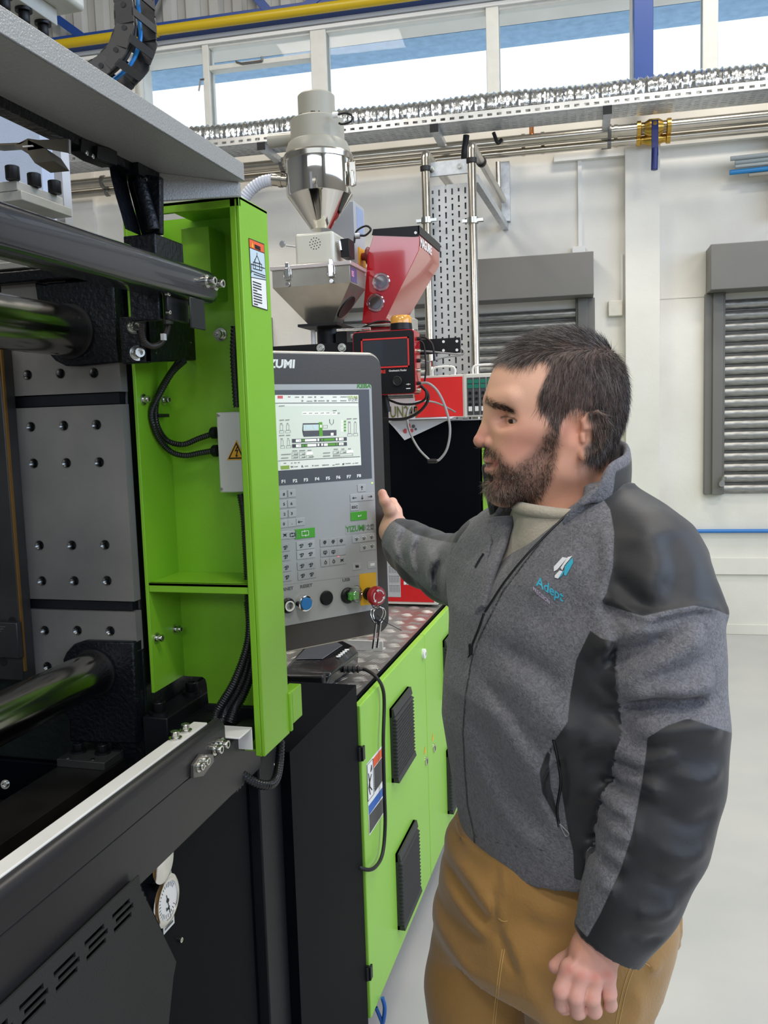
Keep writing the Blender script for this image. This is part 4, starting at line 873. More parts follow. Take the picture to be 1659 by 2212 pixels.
# ================================================================== OPERATOR PANEL
AH = math.radians(39); PA = np.array([math.sin(AH), math.cos(AH), 0.0]); PN = np.array([PA[1], -PA[0], 0.0]); UP = np.array([0, 0, 1.0])
PP0 = CAM_POS+ray(833, 1060)*1.84
def huv(x, y):
    d = ray(x, y); q = CAM_POS+d*(((PP0-CAM_POS) @ PN)/(d @ PN))-PP0; return float(q @ PA), float(q[2])
def hp(u, v, t=0.0): return PP0+PA*u+UP*v+PN*t
def rrect(u0, u1, v0, v1, r, n=6):
    out = []
    for (cu_, cv_, a0) in ((u1-r, v1-r, 0), (u0+r, v1-r, 90), (u0+r, v0+r, 180), (u1-r, v0+r, 270)):
        for k in range(n+1): a = math.radians(a0+90*k/n); out.append((cu_+r*math.cos(a), cv_+r*math.sin(a)))
    return out
def hslab(par, name, uv, t0, t1, material, **k):
    b = MB(); b.prism([hp(u, v, t0) for u, v in uv], PN*(t1-t0)); return b.build(name, material, par, **k)
hmi = thing('operator_panel', 'tall machine operator panel with lit screen, keypad and red emergency stop', 'control panel', hp(-0.2, -0.3, -0.03))
u1 = 0.0; u0 = -0.42; v1 = huv(700, 760)[1]; v0 = huv(800, 1368)[1]
CASE = mat('panel_bronze_grey', (70, 66, 62), 0.38, 0.2, var=0.03, vscale=4, bump=0.05, bscale=300)
RIM = mat('panel_rim_champagne', (176, 168, 152), 0.3, 0.7)
hslab(hmi, 'housing', rrect(u0, u1, v0-0.006, v1+0.001, 0.03, 8), -0.045, -0.002, RIM, bevel=0.004, segs=3)
hslab(hmi, 'bezel', rrect(u0+0.003, u1-0.0025, v0-0.002, v1-0.0045, 0.028, 8), -0.002, 0.001, CASE, bevel=0.0008)
ku1 = huv(803, 900)[0]; kv1 = huv(700, 830)[1]; kv0 = huv(700, 1336)[1]
KEYPAD = mat('keypad_silver', (170, 171, 170), 0.42, 0.15, var=0.02, vscale=3)
kp = hslab(hmi, 'keypad_sheet', rrect(u0+0.03, ku1, kv0, kv1, 0.006, 3), 0.001, 0.0025, KEYPAD)
sv1 = huv(700, 842)[1]; sv0 = huv(700, 1041)[1]; su1 = huv(800, 930)[0]-0.002
scr = hslab(hmi, 'screen_surround', [(u0+0.03, sv0), (su1, sv0), (su1, sv1), (u0+0.03, sv1)], 0.0025, 0.0032, mat('screen_surround', (86, 88, 94), 0.3))
du1 = huv(774, 930)[0]; dv1 = huv(700, 854)[1]; dv0 = huv(700, 1010)[1]
LCD = mat('lcd_light', (196, 202, 190), 0.35, emit=0.42, ecol=(198, 205, 190))
display = hslab(hmi, 'display', [(u0+0.045, dv0), (du1+0.002, dv0), (du1, dv1), (u0+0.045, dv1)], 0.0032, 0.0036, LCD)
T_ = 0.0036
def hq(par, name, px, material, t=T_, th=0.0003):
    b = MB()
    for poly in px: b.prism([hp(*huv(x, y), t) for x, y in poly], PN*th)
    return b.build(name, material, par)
def Z5(*pts): return [(600+x/7.54, 820+y/7.54) for x, y in pts]
def R5(x0, y0, x1, y1, sl=None):   # box of the screen picture, with the slope of its rows
    s = sl if sl is not None else (-0.09 if y0 > 1000 else -0.06 if y0 > 600 else -0.02)
    return Z5((x0, y0), (x1, y0+s*(x1-x0)), (x1, y1+s*(x1-x0)), (x0, y1))
SG = mat('lcd_grey', (122, 124, 122), 0.4, emit=0.15); SD = mat('lcd_dark', (84, 84, 90), 0.4, emit=0.1); SW = mat('lcd_white', (232, 238, 222), 0.4, emit=0.6)
SGR = mat('lcd_green', (88, 150, 50), 0.4, emit=0.3); SR = mat('lcd_red', (196, 84, 88), 0.4, emit=0.3); SOL = mat('lcd_olive', (132, 158, 72), 0.4, emit=0.3); SPL = mat('lcd_pale', (206, 208, 200), 0.4, emit=0.45)
hq(display, 'status_bar', [R5(-60, 252, 1296, 380, 0.0)], SPL)
hq(display, 'alarm_field', [R5(-20, 264, 66, 310, 0.0)], SR, T_+.0003)
hq(display, 'separator', [R5(-60, 380, 1290, 390, -0.006), R5(-10, 1322, 1322, 1330, -0.055)], SD, T_+.0003)
hq(display, 'title_bar', [R5(-20, 398, 1285, 440, 0.0)], SPL, T_+.0001)
hq(display, 'menu_bar', [Z5((20, 1335), (1330, 1272), (1333, 1390), (40, 1470))], SPL)
hq(display, 'active_tab', [Z5((28, 1405), (172, 1395), (174, 1456), (36, 1466))], SOL, T_+.0003)
hq(display, 'temperature_cell', [R5(a, 528, a+82, 572) for a in (384, 477, 572, 667, 757, 862)], SW)
hq(display, 'machine_picture', [Z5((392, 712), (655, 708), (655, 730), (396, 735)), Z5((392, 712), (383, 830), (400, 930), (400, 735)), Z5((383, 835), (940, 820), (940, 912), (408, 932)), Z5((820, 645), (832, 645), (835, 700), (862, 740), (888, 700), (890, 645), (896, 645), (896, 705), (862, 745), (826, 705))], SD)
hq(display, 'machine_glass', [Z5((402, 740), (430, 740), (430, 822), (402, 826)), Z5((440, 740), (530, 735), (555, 815), (440, 822)), Z5((545, 735), (648, 732), (648, 815), (570, 815))], mat('lcd_glass', (186, 204, 206), 0.4, emit=0.35), T_+.0003)
hq(display, 'machine_column', [Z5((650, 695), (706, 693), (716, 920), (656, 924))], SGR, T_+.0005)
hq(display, 'machine_window', [Z5((668, 738), (696, 737), (698, 780), (670, 782)), Z5((845, 868), (888, 866), (888, 908), (845, 910))], SW, T_+.0007)
hq(display, 'position_bar', [Z5((214, 968), (1105, 936), (1108, 995), (216, 1030)), Z5((216, 1052), (1108, 1018), (1110, 1076), (220, 1112))], SD, T_+.0003)
hq(display, 'bar_cells', [R5(276, 975, 362, 1015, -.035), R5(424, 972, 610, 1008, -.035), R5(628, 962, 655, 1000, -.035), R5(928, 952, 955, 990, -.035), R5(976, 948, 1052, 990, -.035), R5(280, 1058, 362, 1100, -.035), R5(466, 1052, 610, 1090, -.035), R5(630, 1045, 658, 1080, -.035), R5(690, 1043, 718, 1078, -.035), R5(735, 1042, 795, 1080, -.035), R5(980, 1030, 1052, 1068, -.035)], SW, T_+.0005)
hq(display, 'bar_fill', [R5(735, 962, 908, 998, -.035), R5(685, 965, 722, 998, -.035), R5(378, 972, 412, 1008, -.035), R5(425, 1056, 462, 1092, -.035), R5(378, 1058, 412, 1095, -.035), R5(800, 1040, 918, 1076, -.035), R5(928, 1034, 960, 1070, -.035)], SGR, T_+.0006)
hq(display, 'mode_mark', [R5(1062, 668+i*49, 1092, 698+i*49) for i in range(4)], SGR, T_+.0003)
hq(display, 'mode_lamp', [R5(1018, 668+i*49, 1040, 698+i*49) for i in range(4)], SW, T_+.0003)
def outl(x0, y0, x1, y1, w=4): return [R5(x0, y0, x1, y0+w), R5(x0, y1-w, x1, y1), R5(x0, y0, x0+w, y1), R5(x1-w, y0+(-.06)*(x1-x0), x1, y1+(-.06)*(x1-x0))]
ol = []
for bx in ((20, 735, 68, 830), (12, 832, 88, 876), (124, 735, 170, 826), (112, 828, 192, 872), (35, 985, 75, 1078), (30, 1080, 98, 1124), (138, 985, 178, 1075), (124, 1076, 202, 1118), (1130, 705, 1170, 880), (1118, 882, 1194, 924), (1226, 700, 1262, 876), (1214, 876, 1288, 920), (212, 1190, 312, 1236), (332, 1184, 430, 1230), (212, 1245, 312, 1290), (332, 1240, 430, 1284), (450, 1236, 552, 1282), (882, 1165, 976, 1208), (998, 1160, 1094, 1202), (884, 1218, 1205, 1262), (722, 745, 795, 795)): ol += outl(*bx)
hq(display, 'value_frame', ol, SG, T_+.0002)
hq(display, 'highlight_cell', [R5(455, 1186, 548, 1226), R5(1112, 1158, 1205, 1196)], SW, T_+.0003)
rng = random.Random(3); tx = []
def words(x0, x1, y, h=15, n=None, s=-0.06):
    x = x0
    while x < x1: w = rng.randint(7, 15); tx.append(R5(x, y+s*(x-x0), min(x+w, x1), y+h+s*(x-x0), s)); x += w+4
for w_ in ((262, 330, 280), (475, 540, 280), (680, 725, 280), (880, 940, 278), (1002, 1106, 276), (455, 545, 345), (640, 745, 340), (862, 942, 340), (1000, 1100, 338)): words(*w_, s=0)
for w_ in ((150, 188, 274, 18), (375, 404, 272, 26), (580, 606, 272, 26), (370, 398, 335, 26), (575, 615, 335, 24), (780, 815, 335, 24)): words(*w_, s=0)
for w_ in ((0, 92, 425), (10, 85, 655), (108, 176, 652), (20, 56, 710), (130, 156, 708), (5, 92, 905), (118, 186, 902), (28, 66, 958), (140, 164, 955), (1105, 1184, 634), (1210, 1272, 632), (1128, 1164, 684), (1234, 1252, 682), (960, 990, 540), (880, 940, 500), (390, 450, 545), (490, 545, 542), (585, 640, 542), (680, 735, 540), (770, 825, 538), (875, 925, 536), (330, 352, 988), (320, 355, 1072), (1020, 1045, 962), (1000, 1045, 1044), (220, 300, 1155), (335, 425, 1150), (470, 530, 1145), (895, 960, 1128), (1020, 1065, 1124), (1130, 1170, 1120), (40, 195, 1215), (40, 155, 1272), (722, 835, 1190), (722, 835, 1240), (245, 310, 1208), (380, 425, 1206), (240, 310, 1262), (375, 432, 1258), (490, 570, 1252), (940, 975, 1182), (1050, 1092, 1178), (890, 995, 1232), (250, 312, 1412), (425, 480, 1402), (580, 650, 1394), (745, 815, 1384), (920, 990, 1372), (1085, 1170, 1360), (1240, 1290, 1352), (80, 120, 1355), (200, 222, 1352), (250, 285, 1348), (310, 340, 1345)): words(*w_)
hq(display, 'screen_text', tx, SG, T_+.0006)
tag(display.children[-1], kind='stuff')
hq(display, 'menu_icon', [Z5((196, 1402), (212, 1412), (212, 1428), (196, 1436)), Z5((232, 1402), (218, 1412), (218, 1428), (232, 1434)), Z5((370, 1395), (386, 1393), (386, 1420), (402, 1418), (402, 1426), (370, 1428)), Z5((535, 1400), (560, 1388), (560, 1412)), Z5((705, 1388), (745, 1384), (745, 1396), (705, 1400)), Z5((872, 1388), (908, 1386), (908, 1396), (872, 1398)), Z5((1036, 1364), (1066, 1360), (1060, 1388), (1032, 1392)), Z5((1198, 1364), (1215, 1362), (1215, 1356), (1226, 1364), (1215, 1374), (1215, 1368), (1198, 1370)), Z5((236, 978), (256, 988), (236, 1002)), Z5((230, 1065), (262, 1088), (262, 1065), (230, 1088)), Z5((1068, 958), (1090, 956), (1090, 968), (1068, 970)), Z5((1072, 1048), (1085, 1030), (1098, 1046))], SW if False else SD, T_+.0007)
def htext(par, s, x, y, size, material, align='LEFT', off=0.0, shear=0.0, t=0.0026, sx=1.0, sp=1.0, name='lettering'):
    return text_mesh(name, s, size, hp(*huv(x, y), t), PA, UP, material, par, align, 0.0003, off, shear, sx, sp)
htext(hmi, 'YIZUMI', 636, 794.5, 0.0215, PRINT_WHITE, 'RIGHT', 0.0009, 0.12, 0.0012, 1.15)
htext(hmi, 'KEBA', 799, 838, 0.0115, PRINT_GREEN, 'RIGHT', 0.0004, 0.15, 0.0026, 1.25)
htext(display, 'YIZUMI', 770, 860.5, 0.0065, SOL, 'RIGHT', 0.0002, 0, T_+.0005, 1.2)
htext(display, '伊之密', 770, 866.5, 0.0068, SG, 'RIGHT', 0.0001, 0, T_+.0005, 1.1)
for i, (x, y) in enumerate(((611, 1040), (635.5, 1038.5), (659, 1036.5), (683, 1034.5), (706.5, 1033), (729, 1031), (751.5, 1029.5), (773.5, 1027.5))):
    htext(scr, 'F%d' % (i+1), x, y+3, 0.0085, PRINT_WHITE, 'CENTER', 0.0003, 0, 0.0033, 1.25)
# keys
KEYM = mat('key_silver', (178, 179, 178), 0.4, 0.1); KEYF = mat('key_face_grey', (160, 161, 160), 0.45)  # second, slightly darker grey for some keys and the section line
def Z4(x, y): return (590+x/5.53, 1020+y/5.53)
def uvq(u_, v_, w, h): return [(u_-w/2, v_-h/2), (u_+w/2, v_-h/2), (u_+w/2, v_+h/2), (u_-w/2, v_+h/2)]
def mark(par, cu_, cv_, strokes, material=PRINT_BLACK, s=0.004, w=0.0005, t=0.0042):
    b = MB()
    for (x0, y0, x1, y1) in strokes:
        A = hp(cu_+x0*s*1.25, cv_+y0*s, t); B = hp(cu_+x1*s*1.25, cv_+y1*s, t); d = B-A
        if np.linalg.norm(d) < 1e-9: continue
        b.obox((A+B)/2, d/2+nrm(d)*w*0.4, nrm(np.cross(PN, d))*w, PN*0.0002)
    b.build('key_mark', material, par)
ICON = dict(up=[(0, -1, 0, 1), (0, 1, -.5, .4), (0, 1, .5, .4)], down=[(0, 1, 0, -1), (0, -1, -.5, -.4), (0, -1, .5, -.4)], left=[(1, 0, -1, 0), (-1, 0, -.4, .5), (-1, 0, -.4, -.5)], right=[(-1, 0, 1, 0), (1, 0, .4, .5), (1, 0, .4, -.5)],
            cyl=[(-.8, .4, -.2, .4), (-.2, .7, -.2, -.1), (-.2, .7, .8, .7), (.8, .7, .8, -.1), (.8, -.1, -.2, -.1), (-.2, .3, -1, .3), (-.5, -.8, .5, -.8), (-.5, -.8, -.2, -.5), (-.5, -.8, -.2, -1.1)],
            pump=[(-.7, .3, -.3, .9), (-.3, .9, .4, .9), (.4, .9, .7, .3), (.7, .3, .4, -.4), (.4, -.4, -.4, -.4), (-.4, -.4, -.7, .3), (-.2, .5, .3, .2), (.3, .2, -.2, -.1), (0, -.4, 0, -1)],
            book=[(-.8, .8, .8, .8), (.8, .8, .8, -.4), (.8, -.4, -.8, -.4), (-.8, -.4, -.8, .8), (0, .8, 0, -.9), (-.3, -.9, .3, -.9)], drop=[(0, 1, -.6, -.1), (-.6, -.1, -.3, -.8), (-.3, -.8, .3, -.8), (.3, -.8, .6, -.1), (.6, -.1, 0, 1)],
            grid=[(-.8, .6, .8, .2), (-.8, .2, .8, -.2), (-.8, -.2, .8, -.6), (-.5, .8, -.5, -.8), (.4, .8, .4, -.8)], loop=[(-1, .7, 1, .7), (1, .7, 1, -.7), (1, -.7, -1, -.7), (-1, -.7, -1, .7), (-.2, 1, .1, .7), (.1, .7, -.2, .4), (.2, -1, -.1, -.7), (-.1, -.7, .2, -.4)],
            enter=[(1, .5, 1, -.1), (1, -.1, -.6, -.1), (-.6, -.1, -.1, .3), (-.6, -.1, -.1, -.5)], cross=[(-.8, .7, .8, -.7), (-.8, -.7, .8, .7), (-.5, 0, .5, 0), (-.4, .5, .4, .5)], blank=[])
def key(x, y, icon, w=0.0205, h=0.0150, material=KEYM, mk=PRINT_BLACK, txt=None, s=0.0038, name='key'):
    cu_, cv_ = huv(*Z4(x, y)); k = hslab(kp, name, uvq(cu_, cv_, w, h), 0.0025, 0.0036, material, bevel=0.0005)
    if txt: text_mesh('key_label', txt, 0.0075, hp(cu_, cv_-0.0028, 0.0037), PA, UP, mk, k, 'CENTER', 0.0002, 0.0002, 0, 1.2)
    elif icon and ICON[icon]: mark(k, cu_, cv_, ICON[icon], mk, s)
    return k
for (x, y, t) in ((205, 252, '9'), (208, 372, '6'), (212, 490, '3')): key(x, y, None, txt=t)
for (x, y, t) in ((118, 262, '8'), (120, 380, '5'), (125, 498, '2')): key(x, y, None, txt=t)
key(118, 615, None, txt='0'); key(215, 603, None, txt='.'); key(312, 590, 'left')
key(1048, 188, 'up'); key(960, 305, 'left'); key(1052, 298, 'down'); key(1146, 290, 'right'); key(963, 415, None, txt='ESC')
key(1013, 520, 'enter', 0.040, 0.0178, PRINT_GREEN and mat('key_green', (74, 160, 50), 0.4), PRINT_WHITE)
key(370, 728, 'loop', 0.046, 0.0195, mat('key_green', (74, 160, 50), 0.4), PRINT_WHITE, s=0.0062)
key(220, 745, 'loop', s=0.0042); key(130, 750, 'cross')
for (x, y) in ((325, 875), (430, 862), (330, 985), (435, 972)): key(x, y, 'cyl', 0.0215, 0.0165)
for (x, y) in ((335, 1115), (440, 1102), (342, 1232), (448, 1215)): key(x, y, 'cyl', 0.0215, 0.0165, KEYF)
for (x, y) in ((135, 895), (140, 1005), (148, 1135), (155, 1250)): key(x, y, 'cyl', 0.0215, 0.0165, KEYF)
for (x, y, ic) in ((605, 838, 'pump'), (705, 830, 'pump'), (802, 820, 'pump'), (610, 958, 'book'), (708, 950, 'book'), (806, 940, 'blank'), (615, 1075, 'drop'), (712, 1062, 'drop'), (810, 1050, 'cross')): key(x, y, ic, 0.0213, 0.0165, KEYF)
KW = mat('key_white_mark', (225, 232, 232), 0.4)
for (x, y) in ((985, 795), (1072, 785), (1163, 772), (1078, 895), (1168, 880)):
    k = key(x, y, 'cyl', 0.0205, 0.0155, mk=PRINT_GREY, s=0.0032); cu_, cv_ = huv(*Z4(x, y)); hslab(k, 'mark_field', uvq(cu_+0.001, cv_+0.002, 0.009, 0.003), 0.0037, 0.004, KW)
key(990, 1122, 'grid'); k = key(1170, 1102, 'blank'); cu_, cv_ = huv(*Z4(1175, 1100)); hslab(k, 'mark_field', rrect(cu_-0.0055, cu_+0.0055, cv_-0.0028, cv_+0.0028, 0.001, 2), 0.0037, 0.004, PRINT_WHITE)
# little status lamps above the rows
for (x, y) in ((770, 1008),): 
    cu_, cv_ = huv(*Z4(x, y)); hslab(kp, 'status_lamp', rrect(cu_-.0016, cu_+.0016, cv_-.0013, cv_+.0013, 0.0011, 3), 0.0026, 0.0034, mat('red_led', (255, 90, 110), 0.3, emit=1.5))
cu_, cv_ = huv(*Z4(1172, 128)); hslab(kp, 'status_lamp', rrect(cu_-.0018, cu_+.0018, cv_-.0014, cv_+.0014, 0.0012, 3), 0.0026, 0.0034, mat('green_led', (190, 240, 120), 0.3, emit=0.9))
# logo plate
cu_, cv_ = huv(*Z4(1030, 665)); lp = hslab(kp, 'logo_plate', [huv(*Z4(*q)) for q in ((852, 628), (1205, 585), (1210, 702), (857, 742))], 0.0025, 0.0029, mat('logo_plate', (160, 162, 160), 0.4))
htext(lp, 'YIZUMI', *Z4(862, 716), 0.0165, PRINT_GREEN, off=0.0004, t=0.003, sx=0.86); htext(lp, '伊之密', *Z4(1058, 694), 0.0135, PRINT_GREY, off=0.0003, t=0.003, sx=0.72)
# lower row
htext(kp, 'ETHERNET', *Z4(234, 1398), 0.0088, PRINT_GREY, 'RIGHT', 0.0003, sx=1.1); htext(kp, 'RESET', *Z4(315, 1385), 0.0088, PRINT_GREY, off=0.0003, sx=1.2); htext(kp, 'USB', *Z4(820, 1307), 0.0088, PRINT_GREY, off=0.0003, sx=1.2)
hq(kp, 'section_line', [[Z4(100, 1342), Z4(1020, 1232), Z4(1020, 1235), Z4(100, 1345)]], KEYF, 0.0026)
def knob(name, x, y, prof, material, tilt=0.0, lab=None):
    c = hp(*huv(*Z4(x, y)), 0.0025); b = MB(); b.lathe(prof, c, PN, 28); o = b.build(name, material, hmi, smooth=35)
    if lab: o['label'] = lab
    return o, c
o, c = knob('reset_button', 340, 1555, [(0.0165, 0), (0.0165, 0.004), (0.0155, 0.014), (0.0125, 0.0155)], CHROME, lab='blue reset button in a chrome ring')
b = MB(); b.lathe([(0.0125, 0.010), (0.0125, 0.0175), (0.0118, 0.0185), (0.0001, 0.0185)], c, PN, 28); b.build('button_cap', mat('blue_button', (44, 122, 190), 0.35), o, smooth=40)
o, c = knob('blank_plug', 625, 1500, [(0.0148, 0), (0.0148, 0.003), (0.013, 0.0055), (0.0001, 0.0055)], BLACK_PLASTIC, lab='round black blanking plug')
o, c = knob('ethernet_socket', 165, 1590, [(0.015, 0), (0.015, 0.003), (0.012, 0.006), (0.0001, 0.006)], BLACK_PLASTIC)
b = MB(); b.lathe([(0.0095, 0.006), (0.0105, 0.01), (0.008, 0.01), (0.008, 0.006)], c, PN, 24); b.build('socket_ring', PRINT_WHITE, o, smooth=40)
o, c = knob('usb_port', 880, 1470, [(0.0165, 0), (0.0165, 0.004), (0.0135, 0.007), (0.0001, 0.007)], BLACK_PLASTIC, lab='usb port with green plug under a clear cap')
b = MB(); b.obox(c+PN*0.013+PA*0.006, PA*0.011, UP*0.0075, PN*0.006); b.build('green_plug', mat('green_plastic', (96, 204, 70), 0.3), o, bevel=0.002)
b = MB(); b.lathe([(0.0135, 0.006), (0.0155, 0.012), (0.0148, 0.022), (0.012, 0.025), (0.0001, 0.026)], c+PA*0.006, nrm(PN+PA*0.25+UP*0.1), 26); b.lathe([(0.0125, 0.010), (0.0145, 0.012), (0.0135, 0.016), (0.0120, 0.014)], c+PA*0.012+UP*0.003, nrm(PN+PA*0.5+UP*0.3), 26); b.build('clear_cap', glassmat('clear_plastic', (236, 244, 236), 0.08, 0.3), o, smooth=40)
ey = [Z4(1020, 1215), Z4(1222, 1192), Z4(1232, 1570), Z4(1035, 1592)]
hq(kp, 'yellow_field', [ey], mat('yellow_field', (228, 176, 30), 0.45), 0.0026)
es = thing('e', '', '') if False else None
c = hp(*huv(*Z4(1125, 1450)), 0.0025); b = MB(); b.lathe([(0.0135, 0), (0.0135, 0.010)], c, PN, 24); o = b.build('stop_collar', BLACK_PLASTIC, hmi, smooth=40)
b = MB(); b.lathe([(0.0095, 0.008), (0.0105, 0.014), (0.0155, 0.019), (0.0195, 0.024), (0.0205, 0.031), (0.0190, 0.036), (0.0160, 0.0385), (0.0001, 0.0395)], c, PN, 36); st = b.build('stop_button', mat('stop_red', (176, 36, 44), 0.35), hmi, smooth=45); st['label'] = 'red mushroom emergency stop button'
b = MB()
for a0 in (15, 135, 255):
    pts = []
    for k in range(9):
        a = math.radians(a0+k*10); pts.append(c+PN*0.0392+PA*0.0125*math.cos(a)+UP*0.0125*math.sin(a))
    for i in range(8): d = pts[i+1]-pts[i]; b.obox((pts[i]+pts[i+1])/2, d*0.55, nrm(np.cross(PN, d))*0.0011, PN*0.0004)
    d = pts[-1]-pts[-2]; s_ = nrm(np.cross(PN, d)); b.prism([pts[-1]+s_*0.0035, pts[-1]-s_*0.0035, pts[-1]+nrm(d)*0.005], PN*0.0005)
b.build('rotation_arrows', PRINT_WHITE, st)
# key ring with keys hanging from the stop button
kr = thing('key_ring', 'chrome key ring with two keys hanging below the emergency stop', 'keys', c-UP*0.03)
q = c+PN*0.030-UP*0.021
b = MB()
for k in range(25):
    pass
ring = [q+UP*(-0.018+0.017*math.cos(2*math.pi*k/24))+PA*0.015*math.sin(2*math.pi*k/24)+PN*0.003*math.sin(4*math.pi*k/24) for k in range(25)]
b.tube(ring, 0.0012, 8, caps=False); b.tube([p+PA*0.006-UP*0.003 for p in ring], 0.0012, 8, caps=False); b.build('split_ring', CHROME, kr, smooth=60)
b = MB(); b.obox(q-UP*0.032-PA*0.002, (PA*0.8-UP*0.6)*0.009, (PA*0.6+UP*0.8)*0.0045, PN*0.004); b.build('key_fob', BLACK_PLASTIC, kr, bevel=0.0015)
for (off, ln) in ((-0.007, 0.052), (0.004, 0.052)):
    b = MB(); A = q-UP*0.036+PA*(off+0.004); B = A-UP*ln-PA*0.010; b.bar(A, B, 0.0022, 0.0055, up=PN)
    for k in range(5): t = A+(B-A)*(0.6+0.09*k); b.obox(t+PA*0.0028, PA*0.0012, PN*0.001, UP*0.0012)
    b.build('steel_key', CHROME, kr)
b = MB(); b.tube([q-UP*0.02, q-UP*0.04+PA*0.025, q-UP*0.062+PA*0.062], 0.0008, 6); b.tube([c+PN*0.02-UP*0.015-PA*0.008, q-UP*0.004-PA*0.006, q-UP*0.006+PA*0.008, c+PN*0.02-UP*0.014+PA*0.01], 0.0008, 6, smooth=4); b.build('wire_tie', BLACK_PLASTIC, kr)
# support arm behind the panel
b = MB(); A = hp(-0.20, -0.05, -0.045); b.cyl(A, A-PN*0.05, 0.03, 20); b.bar(A-PN*0.05, np.array([-0.80, 1.70, 1.50]), 0.05, 0.05); b.box((-0.84, 1.66, 0.97), (-0.77, 1.73, 1.52)); b.build('swivel_arm', BLACK_PLASTIC, hmi)
b = MB(); b.conduit([A-PN*0.02+UP*-0.1, np.array([-0.79, 1.80, 1.2]), np.array([-0.80, 1.93, 1.03]), np.array([-0.86, 2.05, 0.975])], 0.011, 0.008); tag(b.build('panel_conduit', CND, None, smooth=50), 'thick black conduit under the operator panel next to the pendant', 'conduit')

# ================================================================== CONTROL CABINET
YC = 1.938; ZC = 0.947; ZCB = 0.15
XD1 = -0.6085; XD0 = -0.6265
cab = thing('control_cabinet', 'long black cabinet with lime green louvred doors beside the man', 'cabinet', (-1.1, 3.0, 0.0))
YE = 4.25
b = MB(); b.box((-1.6, YC, ZCB), (XD0-0.009, YE, ZC-0.003)); b.box((-1.5, YC+0.1, 0.0), (-0.75, YE-0.1, ZCB)); b.build('body', BLACK_PLAIN, cab, bevel=0.003)
b = MB(); b.box((-1.6, YC-0.002, ZC-0.006), (XD0-0.007, YE, ZC-0.003)); b.build('top_frame', BLACK_PLAIN, cab)
TRD = mat('tread_plate_aluminium', (186, 184, 180), 0.30, 0.85, var=0.12, vscale=14, bump=0.1, bscale=200)
tread = MB().box((-1.6, YC, ZC-0.003), (XD0-0.014, YE, ZC)).build('tread_plate', TRD, cab)
b = MB(); g_ = 0.058; i = 0
y = YC+0.03
while y < 3.6:
    x = XD0-0.045; j = 0
    while x > -1.15:
        dirx = nrm(np.array([1, 0.55 if (i+j) % 2 else -0.55, 0])) if (i+j) % 2 else nrm(np.array([0.35, 1.0, 0])); sd = np.array([-dirx[1], dirx[0], 0])
        for k in range(-2, 3):
            cc = np.array([x, y, ZC])+sd*k*0.0088; hw = 0.020
            A, B = cc-dirx*hw, cc+dirx*hw; w = 0.0022
            b.add([A+(0, 0, .00), B+(0, 0, .00), cc+sd*w, cc-sd*w, cc+np.array([0, 0, 0.0018])], [(0, 3, 4), (3, 1, 4), (1, 2, 4), (2, 0, 4)])
        x -= g_; j += 1
    y += g_; i += 1
tag(b.build('tread_bars', TRD, tread, smooth=20), kind='stuff')
for (x, y) in ((747.5, 1515), (816.5, 1447)): bolt(tread, PZ(x, y, ZC), (0, 0, 1), 0.005, 0.002, washer=False, name='screw')
# doors
yg = PX(917, 1372, XD1)[1]
zd = ZC-0.001
CABG = mat('cabinet_door_green', (146, 202, 72), 0.36, var=0.03, vscale=3, bump=0.10, bscale=600, spec=0.55)
doors = []
for (ya_, yb_) in ((YC, yg-0.003), (yg+0.003, 3.52), (3.526, YE)):
    b = MB(); b.box((XD0, ya_, ZCB-0.0), (XD1, yb_, zd)); d_ = b.build('door', CABG, cab, bevel=0.003, segs=3); doors.append(d_)
hp_px = ((776, 1627), (796, 2101))
for (x, y) in hp_px:
    p = PY(x, y, YC-0.001); h = MB(); h.box((XD0-0.014, YC-0.006, p[2]-0.019), (XD1+0.001, YC, p[2]+0.019)); h.box((XD1, YC-0.006, p[2]-0.018), (XD1+0.005, YC+0.012, p[2]+0.016)); h.cyl((XD1-0.005, YC-0.007, p[2]-0.017), (XD1-0.005, YC-0.007, p[2]+0.017), 0.005, 12)
    hh_ = h.build('hinge', BLACK_PLASTIC, doors[0], bevel=0.001)
GR = mat('louvre_black', (46, 46, 47), 0.5)
def louvre(tl, bl, tr, door_):
    """filter louvre from pixel corners: top left, bottom left, top right"""
    a, c, e = PX(*tl, XD1), PX(*bl, XD1), PX(*tr, XD1); y0, y1, z0, z1 = a[1], e[1], c[2], a[2]
    t = MB(); t.box((XD1, y0, z0), (XD1+0.006, y1, z1)); t.prism([(XD1, y0, z0), (XD1+0.022, y0, z0), (XD1+0.019, y0, z0+0.012), (XD1, y0, z0+0.012)], (0, y1-y0, 0)); t.prism([(XD1, y0, z1-0.024), (XD1+0.015, y0, z1-0.020), (XD1+0.011, y0, z1), (XD1, y0, z1)], (0, y1-y0, 0)); fr_ = t.build('louvre_frame', GR, door_)
    n = 17; h = (z1-z0-0.034)/n; first = None
    for i in range(n):
        zz = z0+0.012+h*i
        if first is None:
            s = MB(); s.prism([(XD1+0.004, y0+0.001, zz), (XD1+0.020, y0+0.001, zz+h*0.12), (XD1+0.006, y0+0.001, zz+h*1.0), (XD1+0.004, y0+0.001, zz+h)], (0, y1-y0-0.002, 0)); first = s.build('louvre_slat', GR, fr_); zf = zz
        else: cpy = first.copy(); COL.objects.link(cpy); cpy.location = Vector((0, 0, zz-zf))
    return fr_
louvre((841, 1532), (846.5, 1690), (880, 1487), doors[0])
louvre((854, 1845), (860, 2007), (893, 1782), doors[0])
louvre((956, 1384), (960.5, 1510), (988, 1350), doors[1])
louvre((963.5, 1622), (967.5, 1757), (995, 1578), doors[1])
